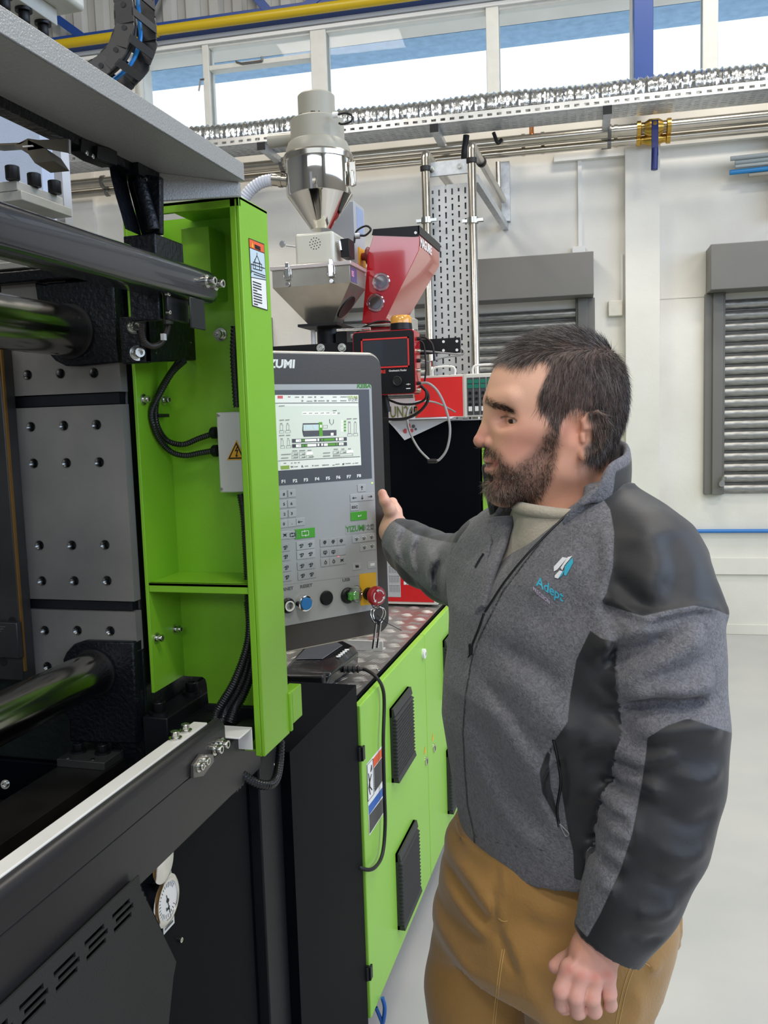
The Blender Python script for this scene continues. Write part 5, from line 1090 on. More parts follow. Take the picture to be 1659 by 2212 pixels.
def on_door(par, name, polys, material, t=0.0005, th=0.0004):
    b = MB()
    for poly in polys: b.prism([PX(x, y, XD1+t) for x, y in poly], (th, 0, 0))
    return b.build(name, material, par)
def Z7(*p): return [(760+x/6.91, 1560+y/6.91) for x, y in p]
lb = on_door(doors[0], 'safety_label', [Z7((218, 632), (450, 345), (485, 1340), (260, 1695))], PRINT_WHITE); lb['label'] = 'warning label with orange and blue headings'
on_door(lb, 'orange_heading', [Z7((318, 545), (452, 378), (458, 500), (325, 680))], PRINT_ORANGE, 0.0009)
on_door(lb, 'dark_text_block', [Z7((328, 690), (458, 515), (472, 850), (340, 1045)), Z7((258, 1395), (468, 1118), (482, 1330), (266, 1668))], mat('label_dark', (66, 62, 60), 0.5), 0.0009)
on_door(lb, 'blue_heading', [Z7((248, 1255), (466, 960), (468, 1085), (256, 1390))], PRINT_BLUE, 0.0009)
on_door(lb, 'text_line', [Z7((332, 720+i*34), (460, 545+i*34), (460, 553+i*34), (332, 728+i*34)) for i in range(9)]+[Z7((262, 1425+i*34), (474, 1130+i*34), (474, 1138+i*34), (262, 1433+i*34)) for i in range(7)], PRINT_GREY, 0.0012)
on_door(lb, 'figure', [Z7((245, 770), (252, 762), (268, 860), (290, 770), (296, 776), (272, 900), (275, 960), (308, 1005), (300, 1015), (268, 980), (262, 985), (282, 1080), (272, 1082), (250, 985), (258, 900)), Z7((290, 640), (298, 635), (300, 700), (284, 745), (278, 740))], PRINT_BLACK, 0.0012)
on_door(lb, 'figure_frame', [Z7((228, 640), (312, 545), (312, 549), (228, 645)), Z7((240, 1185), (330, 1068), (330, 1074), (240, 1190)), Z7((312, 548), (316, 548), (332, 1068), (328, 1070)), Z7((226, 642), (231, 642), (244, 1186), (240, 1188))], PRINT_BLACK, 0.0012)
for k, (x, y) in enumerate(((920, 1644), (937, 1616))):
    d_ = doors[0] if k == 0 else doors[1]; p = PX(x, y, XD1); b = MB(); b.lathe([(0.014, 0), (0.014, 0.003), (0.011, 0.005), (0.0001, 0.005)], p, (1, 0, 0), 22); lk = b.build('lock', BOLT, d_, smooth=40); b = MB(); b.obox(p+np.array([0.0052, 0, 0]), (0.0004, 0, 0), (0, 0.003, 0), (0, 0, 0.006)); b.build('keyhole', DARKH, lk)
    b = MB(); q = PX(x-2, y-24, XD1+0.0005); b.prism([q+np.array([0, -0.012, -0.010]), q+np.array([0, 0.012, -0.010]), q+np.array([0, 0, 0.012])], (0.0005, 0, 0)); b.build('warning_triangle', PRINT_YELLOW, d_)
p = PX(913, 1412, XD1); b = MB(); b.lathe([(0.016, 0), (0.016, 0.008), (0.012, 0.010), (0.0001, 0.010)], p, (1, 0, 0), 22); lk = b.build('key_switch', PRINT_WHITE, doors[0], smooth=40); b = MB(); b.cyl(p+np.array([0.010, 0, 0]), p+np.array([0.0105, 0, 0]), 0.006, 14); b.build('keyhole', BOLT, lk)
# blue hoses under the cabinet
for (pts, lab, r) in (([(826, 2155), (831, 2175), (829, 2200), (822, 2230)], 'right blue air hose below the cabinet corner', 0.0055), ([(812, 2176), (820, 2195), (826, 2212), (832, 2235)], 'left blue air hose below the cabinet corner', 0.005), ([(595, 2203), (625, 2208), (660, 2216)], 'blue hose lying under the black panel at the bottom edge', 0.006)):
    b = MB(); b.tube([PY(x, y, 2.02) if x > 700 else PY(x, y, 1.9) for x, y in pts], r, 8, smooth=5); tag(b.build('air_hose', mat('blue_hose', (36, 96, 176), 0.35), None, smooth=60), lab, 'hose')

# handheld pendant on the tread plate
pd = thing('handheld_pendant', 'black handheld robot pendant lying on the tread plate', 'pendant', PZ(690, 1450, ZC))
PEN = mat('pendant_gloss_black', (24, 24, 26), 0.22, coat=0.4)
L1 = [PZ(x, y, ZC+0.008) for x, y in ((606, 1489), (704, 1489), (774, 1438), (690, 1392))]
L2 = [PZ(x, y, ZC+0.045) for x, y in ((606, 1458), (716, 1456), (776, 1409), (690, 1366))]
L3 = [PZ(x, y, ZC+0.062) for x, y in ((628, 1429), (708, 1427), (764, 1394), (694, 1360))]
b = MB(); b.add(L1+L2+L3, [(3, 2, 1, 0), (8, 9, 10, 11)]+[(k*4+i, k*4+(i+1) % 4, k*4+4+(i+1) % 4, k*4+4+i) for k in range(2) for i in range(4)]); b.build('pendant_body', PEN, pd, bevel=0.008, segs=3)
Sc = [PZ(x, y, ZC+0.0635) for x, y in ((640, 1425), (697, 1424), (740, 1395), (690, 1366))]; b = MB(); b.prism(Sc, (0, 0, 0.002)); b.build('touch_screen', mat('grey_glass_screen', (96, 98, 102), 0.12, coat=0.5), pd, bevel=0.001)
for i in range(5):
    p = PZ(731+i*4.5, 1418-i*3.6, ZC+0.0625); b = MB(); b.obox(p, (0.005, 0.003, 0), (-0.002, 0.003, 0), (0, 0, 0.0012)); b.build('pendant_key', PRINT_WHITE, pd)
b = MB(); Q = [PZ(x, y, ZC+0.010) for x, y in ((604, 1494), (700, 1496), (706, 1488), (606, 1484))]; Q2 = [q+np.array([0, 0, 0.042]) for q in Q]; b.add(Q+Q2, [(3, 2, 1, 0), (4, 5, 6, 7)]+[(i, (i+1) % 4, (i+1) % 4+4, i+4) for i in range(4)]); b.build('leather_grip', mat('black_leather', (18, 18, 19), 0.4, bump=0.4, bscale=60), pd, bevel=0.006, segs=3)
b = MB(); A = PZ(742, 1446, ZC+0.030); Bq = PZ(775, 1446, ZC+0.028); b.conduit([A, (A+Bq)/2, Bq], 0.010, 0.012, 12, 0.3); b.build('strain_relief', BLACK_RUBBER, pd, smooth=40)
b = MB(); pts = [Bq]+[PZ(790, 1447, ZC+0.028)]+[PX(x, y, XD1+o) for x, y, o in ((812, 1462, 0.006), (826, 1485, 0.012), (830, 1520, 0.012), (828, 1600, 0.014), (830, 1700, 0.014), (832, 1780, 0.014), (826, 1845, 0.014), (808, 1875, 0.016))]+[PY(x, y, YC-o) for x, y, o in ((785, 1877, 0.02), (762, 1862, 0.03), (735, 1815, 0.04), (712, 1765, 0.05), (690, 1728, 0.06), (655, 1695, 0.10), (620, 1662, 0.2), (603, 1640, 0.3))]
b.tube(pts, 0.0047, 10, smooth=6); tag(b.build('pendant_cable', BLACK_RUBBER, None, smooth=60), 'black cable looping from the pendant down over the green door', 'cable')
# loose aluminium bracket under the panel
b = MB(); q0, q1 = PZ(736, 1403, ZC), PZ(831, 1403, ZC); b.box((q0[0], q0[1]-0.002, ZC), (q1[0], q0[1]+0.006, ZC+0.03)); b.box((q0[0], q0[1], ZC), (q1[0], q0[1]+0.03, ZC+0.004))
tag(b.build('aluminium_bracket', ALU, None, bevel=0.001), 'small bare aluminium bracket on the tread plate under the panel', 'bracket')
# ================================================================== EQUIPMENT BEHIND
# red heater box on the cabinet
CREAM = mat('cream_frame', (214, 212, 202), 0.45)
p = PZ(946, 1312, ZC+0.0); Yr = p[1]; xr_ = PY(946, 1300, Yr)[0]; xl_ = xr_-0.27; zb_ = PY(900, 1306, Yr)[2]; zt_ = PY(975, 1163, Yr+0.3)[2]
hb = thing('temperature_box', 'red and cream control box standing on the tread plate behind the panel', 'control box', (xl_, Yr, ZC))
b = MB(); b.box((xl_, Yr, zb_), (xr_, Yr+0.30, zt_)); b.build('frame', CREAM, hb, bevel=0.003)
b = MB(); b.box((xl_+0.01, Yr-0.002, zb_+0.01), (xr_-0.014, Yr, zt_-0.012)); fr_ = b.build('red_front', RED, hb)
b = MB(); b.box((xr_, Yr+0.02, zb_+0.012), (xr_+0.002, Yr+0.28, zt_-0.012)); b.build('red_side', RED, hb)
for xx in (xl_+0.05, xr_-0.04):
    b = MB(); b.cyl((xx, Yr+0.03, ZC), (xx, Yr+0.03, zb_), 0.012, 12); b.build('foot', BLACK_RUBBER, hb)
q0, q1 = PY(838, 1200, Yr-.003), PY(866, 1290, Yr-.003)
b = MB(); b.box((q0[0]-0.05, Yr-0.003, q1[2]), (q1[0], Yr-0.002, q0[2])); dg = b.build('diagram_plate', mat('diagram_grey', (176, 180, 182), 0.5), fr_)
b = MB()
for r in range(4):
    zz = q1[2]+(q0[2]-q1[2])*(0.12+0.23*r)
    for k in range(7): xx = q0[0]+(q1[0]-q0[0])*(0.08+0.13*k); b.box((xx, Yr-0.0035, zz), (xx+0.0012, Yr-0.003, zz+0.02)); b.box((xx-0.001, Yr-0.0035, zz+0.022), (xx+0.002, Yr-0.003, zz+0.025))
b.build('diagram_lines', PRINT_GREY, dg)
q0, q1 = PY(872, 1256, Yr-.003), PY(926, 1264, Yr-.003); b = MB(); b.box((q0[0], Yr-0.003, q1[2]), (q1[0]+0.01, Yr-0.002, q0[2])); al = b.build('asset_label', PRINT_WHITE, fr_)
text_mesh('lettering', 'ASSET NO', 0.0115, PY(878, 1262.5, Yr-0.0032), (1, 0, 0), (0, 0, 1), PRINT_GREY, al, off=0.0002, sx=1.25)

# second machine behind
Y2 = 4.6
m2 = thing('second_machine', 'black machine cabinet with lime green edge behind the man', 'machine', (-1.2, Y2, 0))
a = PY(1040, 905, Y2); x2l = -2.6
b = MB(); b.box((x2l, Y2, 0.12), (a[0]-0.012, 6.0, a[2]-0.005)); b.build('black_body', BLACK_PLAIN, m2, bevel=0.004)
b = MB(); g0, g1 = PY(1041, 950, Y2-0.004), PY(1056, 950, Y2-0.004); b.box((g0[0]-0.002, Y2-0.004, 0.12), (g1[0], 6.0, a[2]-0.006)); b.build('green_side', CABG, m2, bevel=0.003)
b = MB(); b.box((x2l, Y2-0.01, a[2]-0.005), (g1[0], 6.0, a[2])); b.build('worktop', GALV, m2)
b = MB(); q0, q1 = PY(832, 862, Y2-.01), PY(897, 905, Y2-.01); b.box((q0[0]-0.1, Y2-0.008, q1[2]), (q1[0]-0.0, Y2-0.004, q0[2])); pst = b.build('model_sign', mat('sign_pale', (206, 196, 196), 0.4), m2)
text_mesh('lettering', 'UN220', 0.085, PY(842, 902, Y2-.013), (1, 0, 0), (0, 0, 1), mat('olive_print', (96, 106, 50), 0.5), pst, off=0.001, sx=0.62); text_mesh('lettering', 'A5', 0.07, PY(880, 899, Y2-.013), (1, 0, 0), (0, 0, 1), PRINT_GREY, pst, off=0.001, sx=0.7)
# red modular controller
zc_ = a[2]+0.012
ctl = thing('hot_runner_controller', 'red and grey modular controller with carry handles on the second machine', 'controller', (-1.0, Y2, zc_))
r0, r1 = PY(893, 895, Y2), PY(1004, 895, Y2); zt2 = PY(1004, 808, Y2)[2]; x3 = PY(1095, 850, Y2)[0]
b = MB(); b.box((r0[0], Y2, zc_), (x3, Y2+0.35, zt2)); b.build('case', CREAM, ctl, bevel=0.004)
b = MB(); b.box((r0[0]+0.01, Y2-0.003, zc_+0.006), (r1[0]-0.008, Y2, zt2-0.012)); rp_ = b.build('red_panel', mat('bright_red_panel', (226, 46, 44), 0.4), ctl)
b = MB(); b.box((r1[0], Y2-0.004, zc_), (r1[0]+0.012, Y2, zt2)); b.build('corner_post', CREAM, ctl)
for i in range(5):
    x0_ = r1[0]+0.016+i*0.034; m = thing('x', '', '') if False else None
    b = MB(); b.box((x0_, Y2-0.003, zc_+0.01), (x0_+0.030, Y2, zt2-0.02)); md = b.build('module', mat('module_grey', (66, 68, 70), 0.5), ctl)
    b = MB(); b.box((x0_+0.002, Y2-0.005, zt2-0.05), (x0_+0.028, Y2-0.003, zt2-0.03)); b.box((x0_+0.002, Y2-0.005, zt2-0.075), (x0_+0.028, Y2-0.003, zt2-0.055)); b.build('green_display', mat('teal_display', (22, 118, 96), 0.4), md)
    b = MB()
    for k in range(3): b.cyl((x0_+0.015, Y2-0.003, zt2-0.1-0.03*k), (x0_+0.015, Y2-0.008, zt2-0.1-0.03*k), 0.008, 10)
    b.build('push_button', BLACK_PLASTIC, md)
    b = MB(); b.box((x0_+0.006, Y2-0.009, zc_+0.03), (x0_+0.024, Y2-0.003, zc_+0.055)); b.build('white_rocker', PRINT_WHITE, md)
for (xa, xb__) in ((935, 983), (1022, 1075)):
    A, B = PY(xa, 806, Y2+.05), PY(xb__, 806, Y2+.05); b = MB(); zt3 = zt2; b.tube([(A[0], Y2+.05, zt3), (A[0], Y2+.05, zt3+0.03), (A[0]+0.02, Y2+.05, zt3+0.045), (B[0]-0.02, Y2+.05, zt3+0.045), (B[0], Y2+.05, zt3+0.03), (B[0], Y2+.05, zt3)], 0.006, 8, smooth=4); b.build('carry_handle', WHITE_PAINT, ctl, smooth=60)
# papers
PAPER = mat('white_paper', (226, 228, 232), 0.55)
for i in range(5):
    pr_ = random.Random(i); x0_ = PY(838+i*6, 900, Y2)[0]; x1_ = PY(1000-8*i, 900, Y2)[0]
    b = MB(); zz = a[2]+0.0015+i*0.0022; b.obox(((x0_+x1_)/2, Y2+0.06-0.012*i, zz), ((x1_-x0_)/2, 0.01*(i-2), 0), (0, 0.10, 0), (0, 0, 0.0006)); o = b.build('paper_sheet', PAPER, None)
    tag(o, ['bottom sheet of the loose papers under the red controller', 'second sheet from the bottom under the red controller', 'middle sheet of the loose papers under the red controller', 'second sheet from the top under the red controller', 'topmost sheet of the loose papers under the red controller'][i], 'paper', 'papers under the controller')
b = MB(); P = [PY(x, y, Y2-0.014) for x, y in ((836, 908), (985, 899), (930, 925), (874, 951), (852, 925))]; b.prism(P, (0, 0.002, 0)); o = b.build('hanging_leaflet', PAPER, None); tag(o, 'white leaflet hanging corner down over the black cabinet edge', 'leaflet')
b = MB()
for (x, y, r) in ((884, 920, 0.012), (890, 930, 0.01), (876, 931, 0.013)): b.cyl(PY(x, y, Y2-0.014), PY(x, y, Y2-0.0155), r, 12)
b.build('red_ornament', mat('ornament_red', (206, 84, 84), 0.5), o)
b = MB(); b.cyl(PY(893, 921, Y2-.0157), PY(893, 921, Y2-.0165), 0.01, 8); b.cyl(PY(898, 927, Y2-.0157), PY(898, 927, Y2-.0165), 0.007, 8); b.build('dark_ornament', PRINT_GREY, o)

# support frame across the injection unit
YS = 3.30
sf = thing('feeder_support_frame', 'black support bar carrying the hopper and red feeder', 'frame', (-1.2, YS, 0.9))
q0, q1 = PY(560, 742, YS), PY(770, 768, YS); b = MB(); b.box((q0[0]-.2, YS, PY(700, 772, YS)[2]), (q1[0]+0.25, YS+0.02, PY(700, 742, YS)[2])); b.build('front_bar', BLACK_PLASTIC, sf, bevel=0.002)
for (x, y) in ((693, 752), (739, 751)): bolt(sf, PY(x, y, YS), (0.2, -1, 0), 0.011, 0.014)
YS2 = 3.42; e0, e1 = PY(905, 731, YS2), PY(995, 764, YS2)
b = MB(); b.box((e0[0]-0.1, YS2, PY(950, 764, YS2)[2]), (e1[0], YS2+0.006, PY(950, 731, YS2)[2])); ep = b.build('end_plate', BLACK_PLASTIC, sf, bevel=0.002)
for (x, y) in ((958, 738), (987, 737), (987, 756), (958, 757)): b = MB(); c_ = PY(x, y, YS2-.0005); b.cyl(c_, c_+np.array([0, -0.001, 0]), 0.0055, 12); b.build('plate_hole', PRINT_WHITE, ep)
b = MB(); b.box((-1.35, YS+0.02, ZC), (-1.0, YS+0.45, PY(700, 772, YS)[2]-0.02)); b.build('injection_unit', BLACK_PLAIN, sf)
# square hopper
YF = 3.22
hop = thing('steel_hopper', 'square brushed steel hopper with two toggle latches', 'hopper', (-1.2, YF, 1.9))
HSS = mat('brushed_hopper_steel', (176, 172, 162), 0.35, 0.75, col2=(150, 145, 134), vscale=7, detail=6)
def yf(x, y, Y=YF): return PY(x, y, Y)
TL, TR = yf(587, 574), yf(755, 563); D_ = PX(788, 583, TR[0])[1]-YF
zrim1, zrim0 = TR[2]+0.0, yf(755, 572)[2]; zband = yf(755, 610)[2]; zbot = yf(700, 698)[2]
xL_, xR_ = TL[0], TR[0]; nb0, nb1 = yf(672, 698)[0], yf(715, 697)[0]; dn = (nb1-nb0); yb0 = YF+0.12
b = MB(); b.box((xL_-0.006, YF-0.006, zrim0), (xR_+0.006, YF+D_+0.006, zrim1)); b.build('rim', mat('rim_steel', (206, 196, 192), 0.3, 0.6), hop, bevel=0.002)
b = MB(); top = [(xL_, YF, zband), (xR_, YF, zband), (xR_, YF+D_, zband), (xL_, YF+D_, zband)]; bot = [(nb0, yb0, zbot), (nb1, yb0, zbot), (nb1, yb0+dn, zbot), (nb0, yb0+dn, zbot)]; up_ = [(x, y, zrim0) for x, y, z in top]
nb0, nb1 = PY(672, 698, yb0)[0], PY(715, 697, yb0)[0]; bot = [(nb0, yb0, zbot), (nb1, yb0, zbot), (nb1, yb0+dn, zbot), (nb0, yb0+dn, zbot)]
b.add(bot+top+up_, [(0, 3, 2, 1), (8, 9, 10, 11)]+[(k*4+i, k*4+(i+1) % 4, k*4+4+(i+1) % 4, k*4+4+i) for k in range(2) for i in range(4)]); b.build('hopper_body', HSS, hop, bevel=0.001)
# round sight glass on the right sloping side
cw_ = np.array([(xR_+nb1)/2*1.0, (YF+D_/2+yb0+dn/2)/2, (zband+zbot)/2]); n_ = nrm(np.cross(np.array([0, 1, 0]), np.array([xR_-nb1, 0, zband-zbot]))); n_ = n_ if n_[0] > 0 else -n_
b = MB(); b.lathe([(0.042, 0), (0.050, 0), (0.050, 0.004), (0.042, 0.004)], cw_+n_*0.001, n_, 28); b.build('sight_ring', DARK_STEEL, hop, smooth=40)
b = MB(); b.cyl(cw_+n_*0.002, cw_+n_*0.003, 0.042, 28); b.build('sight_glass', mat('red_reflective_glass', (178, 90, 100), 0.15), hop)
q = PX(768, 593, xR_+0.0006); b = MB(); b.box((xR_, PX(758, 590, xR_)[1], PX(758, 607, xR_)[2]), (xR_+0.001, PX(770, 590, xR_)[1], PX(758, 576, xR_)[2])); hl_ = b.build('blue_sticker', mat('violet_blue', (84, 76, 128), 0.4), hop)
text_mesh('lettering', '85', 0.03, PX(759.5, 596, xR_+0.0012), (0, 1, 0), (0, 0, 1), mat('pink_print', (214, 150, 170), 0.5), hl_, off=0.001, sx=1.1)
for (x, y) in ((622, 590), (716, 583)):
    c_ = yf(x, y, YF-0.003); b = MB(); b.obox(c_+np.array([0, -0.004, 0.025]), (0.008, 0, 0), (0, 0.004, 0), (0, 0, 0.014)); b.obox(c_+np.array([0, -0.006, -0.004]), (0.010, 0, 0), (0, 0.006, 0), (0, 0, 0.022))
    b.obox(c_+np.array([-0.014, -0.004, -0.002]), (0.002, 0, 0), (0, 0.003, 0), (0, 0, 0.016)); b.obox(c_+np.array([0.014, -0.004, -0.002]), (0.002, 0, 0), (0, 0.003, 0), (0, 0, 0.016)); b.cyl(c_+np.array([0, -0.004, -0.042]), c_+np.array([0, -0.010, -0.042]), 0.009, 14); b.build('toggle_latch', CHROME, hop, bevel=0.002)
b = MB(); f0, f1 = PY(643, 702, 3.25), PY(728, 697, 3.25); b.box((f0[0], 3.25, f0[2]-0.008), (f1[0], 3.50, f0[2]+0.002)); b.build('slide_flange', DARK_STEEL, hop)
b = MB(); c_ = PY(712, 725, 3.36); b.cyl((c_[0], c_[1], PY(712, 745, 3.36)[2]), (c_[0], c_[1], f0[2]), 0.05, 24); b.box((c_[0]+0.045, 3.30, PY(740, 742, 3.3)[2]), (c_[0]+0.09, 3.35, PY(740, 716, 3.3)[2])); b.build('throat', BLACK_PLASTIC, hop, smooth=40)
c_ = PY(677, 728, 3.32); b = MB(); b.cyl((c_[0], 3.32, PY(677, 745, 3.32)[2]), (c_[0], 3.32, PY(677, 713, 3.32)[2]), 0.0095, 12); b.build('white_tube', PRINT_WHITE, hop, smooth=40)
b = MB(); A = PY(728, 713, 3.25); B = PY(800, 710, 3.25); b.cyl(A, B, 0.006, 10); b.build('slide_rod', CHROME, hop, smooth=40)
# beige box on the hopper
BEIGE = mat('beige_enamel', (204, 203, 190), 0.35, coat=0.2)
e0, e1 = PY(638, 568, YF+0.03), PY(722, 562, YF+0.03); zt_b = PY(700, 499, YF+.03)[2]; dB = PX(752, 540, e1[0])[1]-(YF+.03)
bx = thing('filter_box', 'beige enamelled box with a ring of small holes under the loader', 'box', (e0[0], YF+.03, zrim1))
b = MB(); b.box((e0[0], YF+.03, zrim1), (e1[0], YF+.03+min(dB, 0.2), zt_b)); b.build('enclosure', BEIGE, bx, bevel=0.012, segs=4)
cx_, cz_ = PY(680.5, 526, YF+.03)[0], PY(680.5, 526, YF+.03)[2]
for (r, n) in ((0.0001, 1), (0.0105, 6), (0.021, 12)):
    for k in range(n):
        an = 2*math.pi*k/n+0.2; b = MB(); b.cyl((cx_+r*math.cos(an), YF+.0305, cz_+r*math.sin(an)), (cx_+r*math.cos(an), YF+.0295, cz_+r*math.sin(an)), 0.0022, 8); b.build('vent_hole', DARKH, bx)
for xy in (((602, 521), 0.012),):
    (x, y), r = xy; A = PY(640, 533, YF+.1); B = PY(618, 530, YF+.1); C_ = PY(610, 527, YF+.1); b = MB(); b.cyl(A, B, 0.004, 8); b.lathe([(0.012, -0.004), (0.014, 0.0), (0.012, 0.004)], C_, nrm(np.array([-0.3, -1, 0])), 18); b.build('side_clamp', GALV, bx, smooth=40)
A = PY(735, 530, YF+.06); b = MB(); b.box((A[0]-0.0, YF+.06, PY(735, 556, YF+.06)[2]), (A[0]+0.035, YF+.13, PY(735, 516, YF+.06)[2])); b.build('black_actuator', BLACK_PLASTIC, bx, bevel=0.002)
b = MB(); b.cyl(A+np.array([-.012, -.006, 0.012]), A+np.array([0.004, -.006, 0.01]), 0.006, 10); b.tube([A+np.array([0.0, -.008, 0.012]), A+np.array([0.004, -.008, -0.02])], 0.006, 10); b.build('fittings', CHROME, bx, smooth=40)
# vacuum loader
YL = 3.36
ldr = thing('vacuum_loader', 'cylindrical vacuum loader with grey head and mirror steel cone', 'loader', PY(690, 497, YL))
def dep(p): return float((p-CAM_POS) @ CF)
def lp_(x, y, hw):
    p = PY(x, y, YL); return p, hw*dep(p)/F_PX
axc = PY(688, 350, YL); 
def prof(rows):
    out = []
    for (y, hw) in rows:
        p, r = lp_(681+(y-207)*0.038, y, hw); out.append((r, p[2]-axc[2]))
    return out
MIR = mat('mirror_steel', (226, 222, 214), 0.07, 1.0)
GHEAD = mat('loader_grey', (160, 158, 146), 0.4, bump=0.03)
MB().lathe(prof([(497, 22), (493, 24), (428, 70), (424, 72), (352, 72)]), axc, (0, 0, 1), 48).build('cone_bowl', MIR, ldr, smooth=30)
MB().lathe(prof([(352, 75), (342, 76), (338, 74)]), axc, (0, 0, 1), 48).build('clamp_ring', STAINLESS, ldr, smooth=30)
MB().lathe(prof([(338, 69), (325, 69), (312, 64), (308, 58), (264, 58), (262, 56), (258, 48), (256, 40), (210, 40), (206, 36), (205, 0.1)]), axc, (0, 0, 1), 48).build('motor_head', GHEAD, ldr, smooth=30)
for (x, y) in ((656, 257), (695, 256)):
    p, r = lp_(681, y, 40.5); d = PD(x, y, dep(p))-p; off = d @ UD; an = math.asin(max(-1, min(1, off/r))); nn = np.array([math.sin(an), -math.cos(an), 0]); b = MB(); b.obox(p+nn*r, np.array([math.cos(an), math.sin(an), 0])*0.017, nn*0.001, (0, 0, 0.0045)); b.build('vent_slot', DARKH, ldr, bevel=0.001)
p, r = lp_(686, 303, 58); b = MB(); A = PY(640, 300, YL-0.02); B = PY(582, 306, YL-0.02); b.lathe([(0.024, 0), (0.026, np.linalg.norm(B-A)), (0.021, np.linalg.norm(B-A)), (0.020, 0.02)], A, B-A, 20); b.build('suction_spigot', GHEAD, ldr, smooth=40)
for (x, y) in ((641, 362), (762, 375)):
    c_ = PY(x, y, YL-(0.10 if x < 700 else 0.02)); b = MB(); b.obox(c_, UD*0.012, ND*0.006, (0, 0, 0.045)); b.obox(c_+ND*0.008-np.array([0, 0, .02]), UD*0.007, ND*0.006, (0, 0, 0.03)); b.build('over_centre_clip', STAINLESS, ldr, bevel=0.003)
A = PY(625, 391, YL-0.03); B = PY(590, 388, YL-0.03); b = MB(); b.cyl(A, B, 0.024, 18); b.cyl(A+(B-A)*0.4, A+(B-A)*0.6, 0.028, 18); b.build('inlet', STAINLESS, ldr, smooth=40)
b = MB(); b.conduit([B, PY(565, 394, YL-.03), PY(540, 412, YL-.03), PY(522, 440, YL-.03), PY(508, 480, YL-.03)], 0.024, 0.012, 16, 0.07); tag(b.build('suction_hose', mat('white_hose', (206, 212, 224), 0.3), None, smooth=50), 'white ribbed suction hose curving left from the loader', 'hose')
A = PY(719, 249, YL-.09); b = MB(); b.cyl(A, A+UD*0.02, 0.011, 12); b.build('cable_gland', PRINT_WHITE, ldr, smooth=40)
b = MB(); b.tube([PY(x, y, YL-.09) for x, y in ((724, 249), (745, 244), (760, 250), (758, 262), (740, 268), (732, 266))], 0.004, 8, smooth=5); b.build('head_cable', BLACK_RUBBER, ldr, smooth=60)
# grey control box behind the loader
q0, q1 = PY(716, 430, 3.62), PY(768, 560, 3.62); dd = PX(788, 500, q1[0])[1]
lc = thing('loader_control_box', 'light grey control box behind the loader cone with a blue sticker', 'box', (q0[0], 3.62, q1[2]))
b = MB(); b.box((q0[0]-.05, 3.62, q1[2]-0.05), (q1[0], min(dd, 3.95), PY(768, 433, 3.62)[2])); b.build('enclosure', mat('light_grey_box', (178, 182, 186), 0.4), lc, bevel=0.003)
b = MB(); b.box((q1[0], PX(769, 480, q1[0])[1]+0.01, PX(770, 498, q1[0])[2]), (q1[0]+0.001, PX(786, 480, q1[0])[1]-.01, PX(770, 446, q1[0])[2])); b.build('blue_sticker', mat('pale_blue_sticker', (150, 170, 204), 0.4), lc)
yk = PX(774, 550, q1[0])[1]
b = MB(); b.box((q1[0], yk, PX(774, 572, q1[0])[2]), (q1[0]+0.004, yk+0.10, PX(774, 534, q1[0])[2])); b.build('yellow_plate', PRINT_YELLOW, lc)
b = MB(); b.lathe([(0.016, 0), (0.018, 0.02), (0.036, 0.022), (0.040, 0.030), (0.036, 0.038), (0.0001, 0.040)], (q1[0]+0.004, yk+0.04, PX(778, 554, q1[0])[2]), (1, 0, 0), 10); b.build('isolator_knob', mat('dark_red_knob', (130, 40, 42), 0.4), lc, smooth=40)
b = MB(); b.tube([PY(x, y, 3.5) for x, y in ((765, 525), (770, 500), (790, 488), (801, 496), (790, 508), (778, 509))], 0.0042, 8, smooth=5); b.build('box_cable', BLACK_RUBBER, lc, smooth=60)
b = MB(); A = PY(778, 509, 3.5); b.cyl(A, A-UD*0.02, 0.012, 10); b.build('gland', GALV, lc, smooth=40)
# red feeder hopper
YR_ = 3.45
rf = thing('red_feeder_hopper', 'glossy red wedge shaped feeder hopper with black lid and two round windows', 'hopper', PY(810, 700, YR_))
def rr_(x, y, Y=YR_): return PY(x, y, Y)
F1, F2, F3, F4, F5, F6 = rr_(808, 503), rr_(905, 506), rr_(905, 540), rr_(795, 546.6), rr_(830, 695), rr_(782, 699)
B3 = PX(949, 578, F3[0]); Yb_ = B3[1]; B2 = PX(948, 536, F3[0]); B2 = np.array([F3[0], Yb_, B2[2]]); B5 = np.array([PY(872, 690, Yb_-0.05)[0], Yb_-0.05, F5[2]])
bk = lambda p: np.array([p[0], Yb_, p[2]])
RFM = mat('glossy_red_enamel', (176, 14, 26), 0.10, coat=0.8, spec=0.6)
b = MB(); V = [F1, F2, F3, F4, F5, F6, bk(F1), np.array([F2[0], Yb_, F2[2]]), bk(F3), bk(F4), np.array([F5[0], Yb_-0.1, F5[2]]), np.array([F6[0], Yb_-0.1, F6[2]])]
b.add(V, [(0, 1, 2, 3), (3, 2, 4, 5), (1, 7, 8, 2), (2, 8, 10, 4), (6, 9, 8, 7), (9, 11, 10, 8), (0, 3, 9, 6), (3, 5, 11, 9), (0, 6, 7, 1), (5, 4, 10, 11)]); b.build('hopper_shell', RFM, rf, bevel=0.0015)
Lf = [rr_(803, 508, YR_-.004), rr_(806, 495, YR_-.004), rr_(905, 487, YR_-.004), rr_(905, 510, YR_-.004), rr_(893, 511, YR_-.004)]; zl = Lf[2][2]
b = MB(); b.prism(Lf, (0, 0.004, 0)); b.add([Lf[1], Lf[2], np.array([Lf[2][0], Yb_, zl]), np.array([Lf[1][0], Yb_, Lf[1][2]])], [(0, 1, 2, 3)])
b.box((F2[0]-0.002, YR_-.004, F2[2]+0.0), (F2[0]+0.004, Yb_+.004, zl)); b.build('lid', BLACK_PLASTIC, rf)
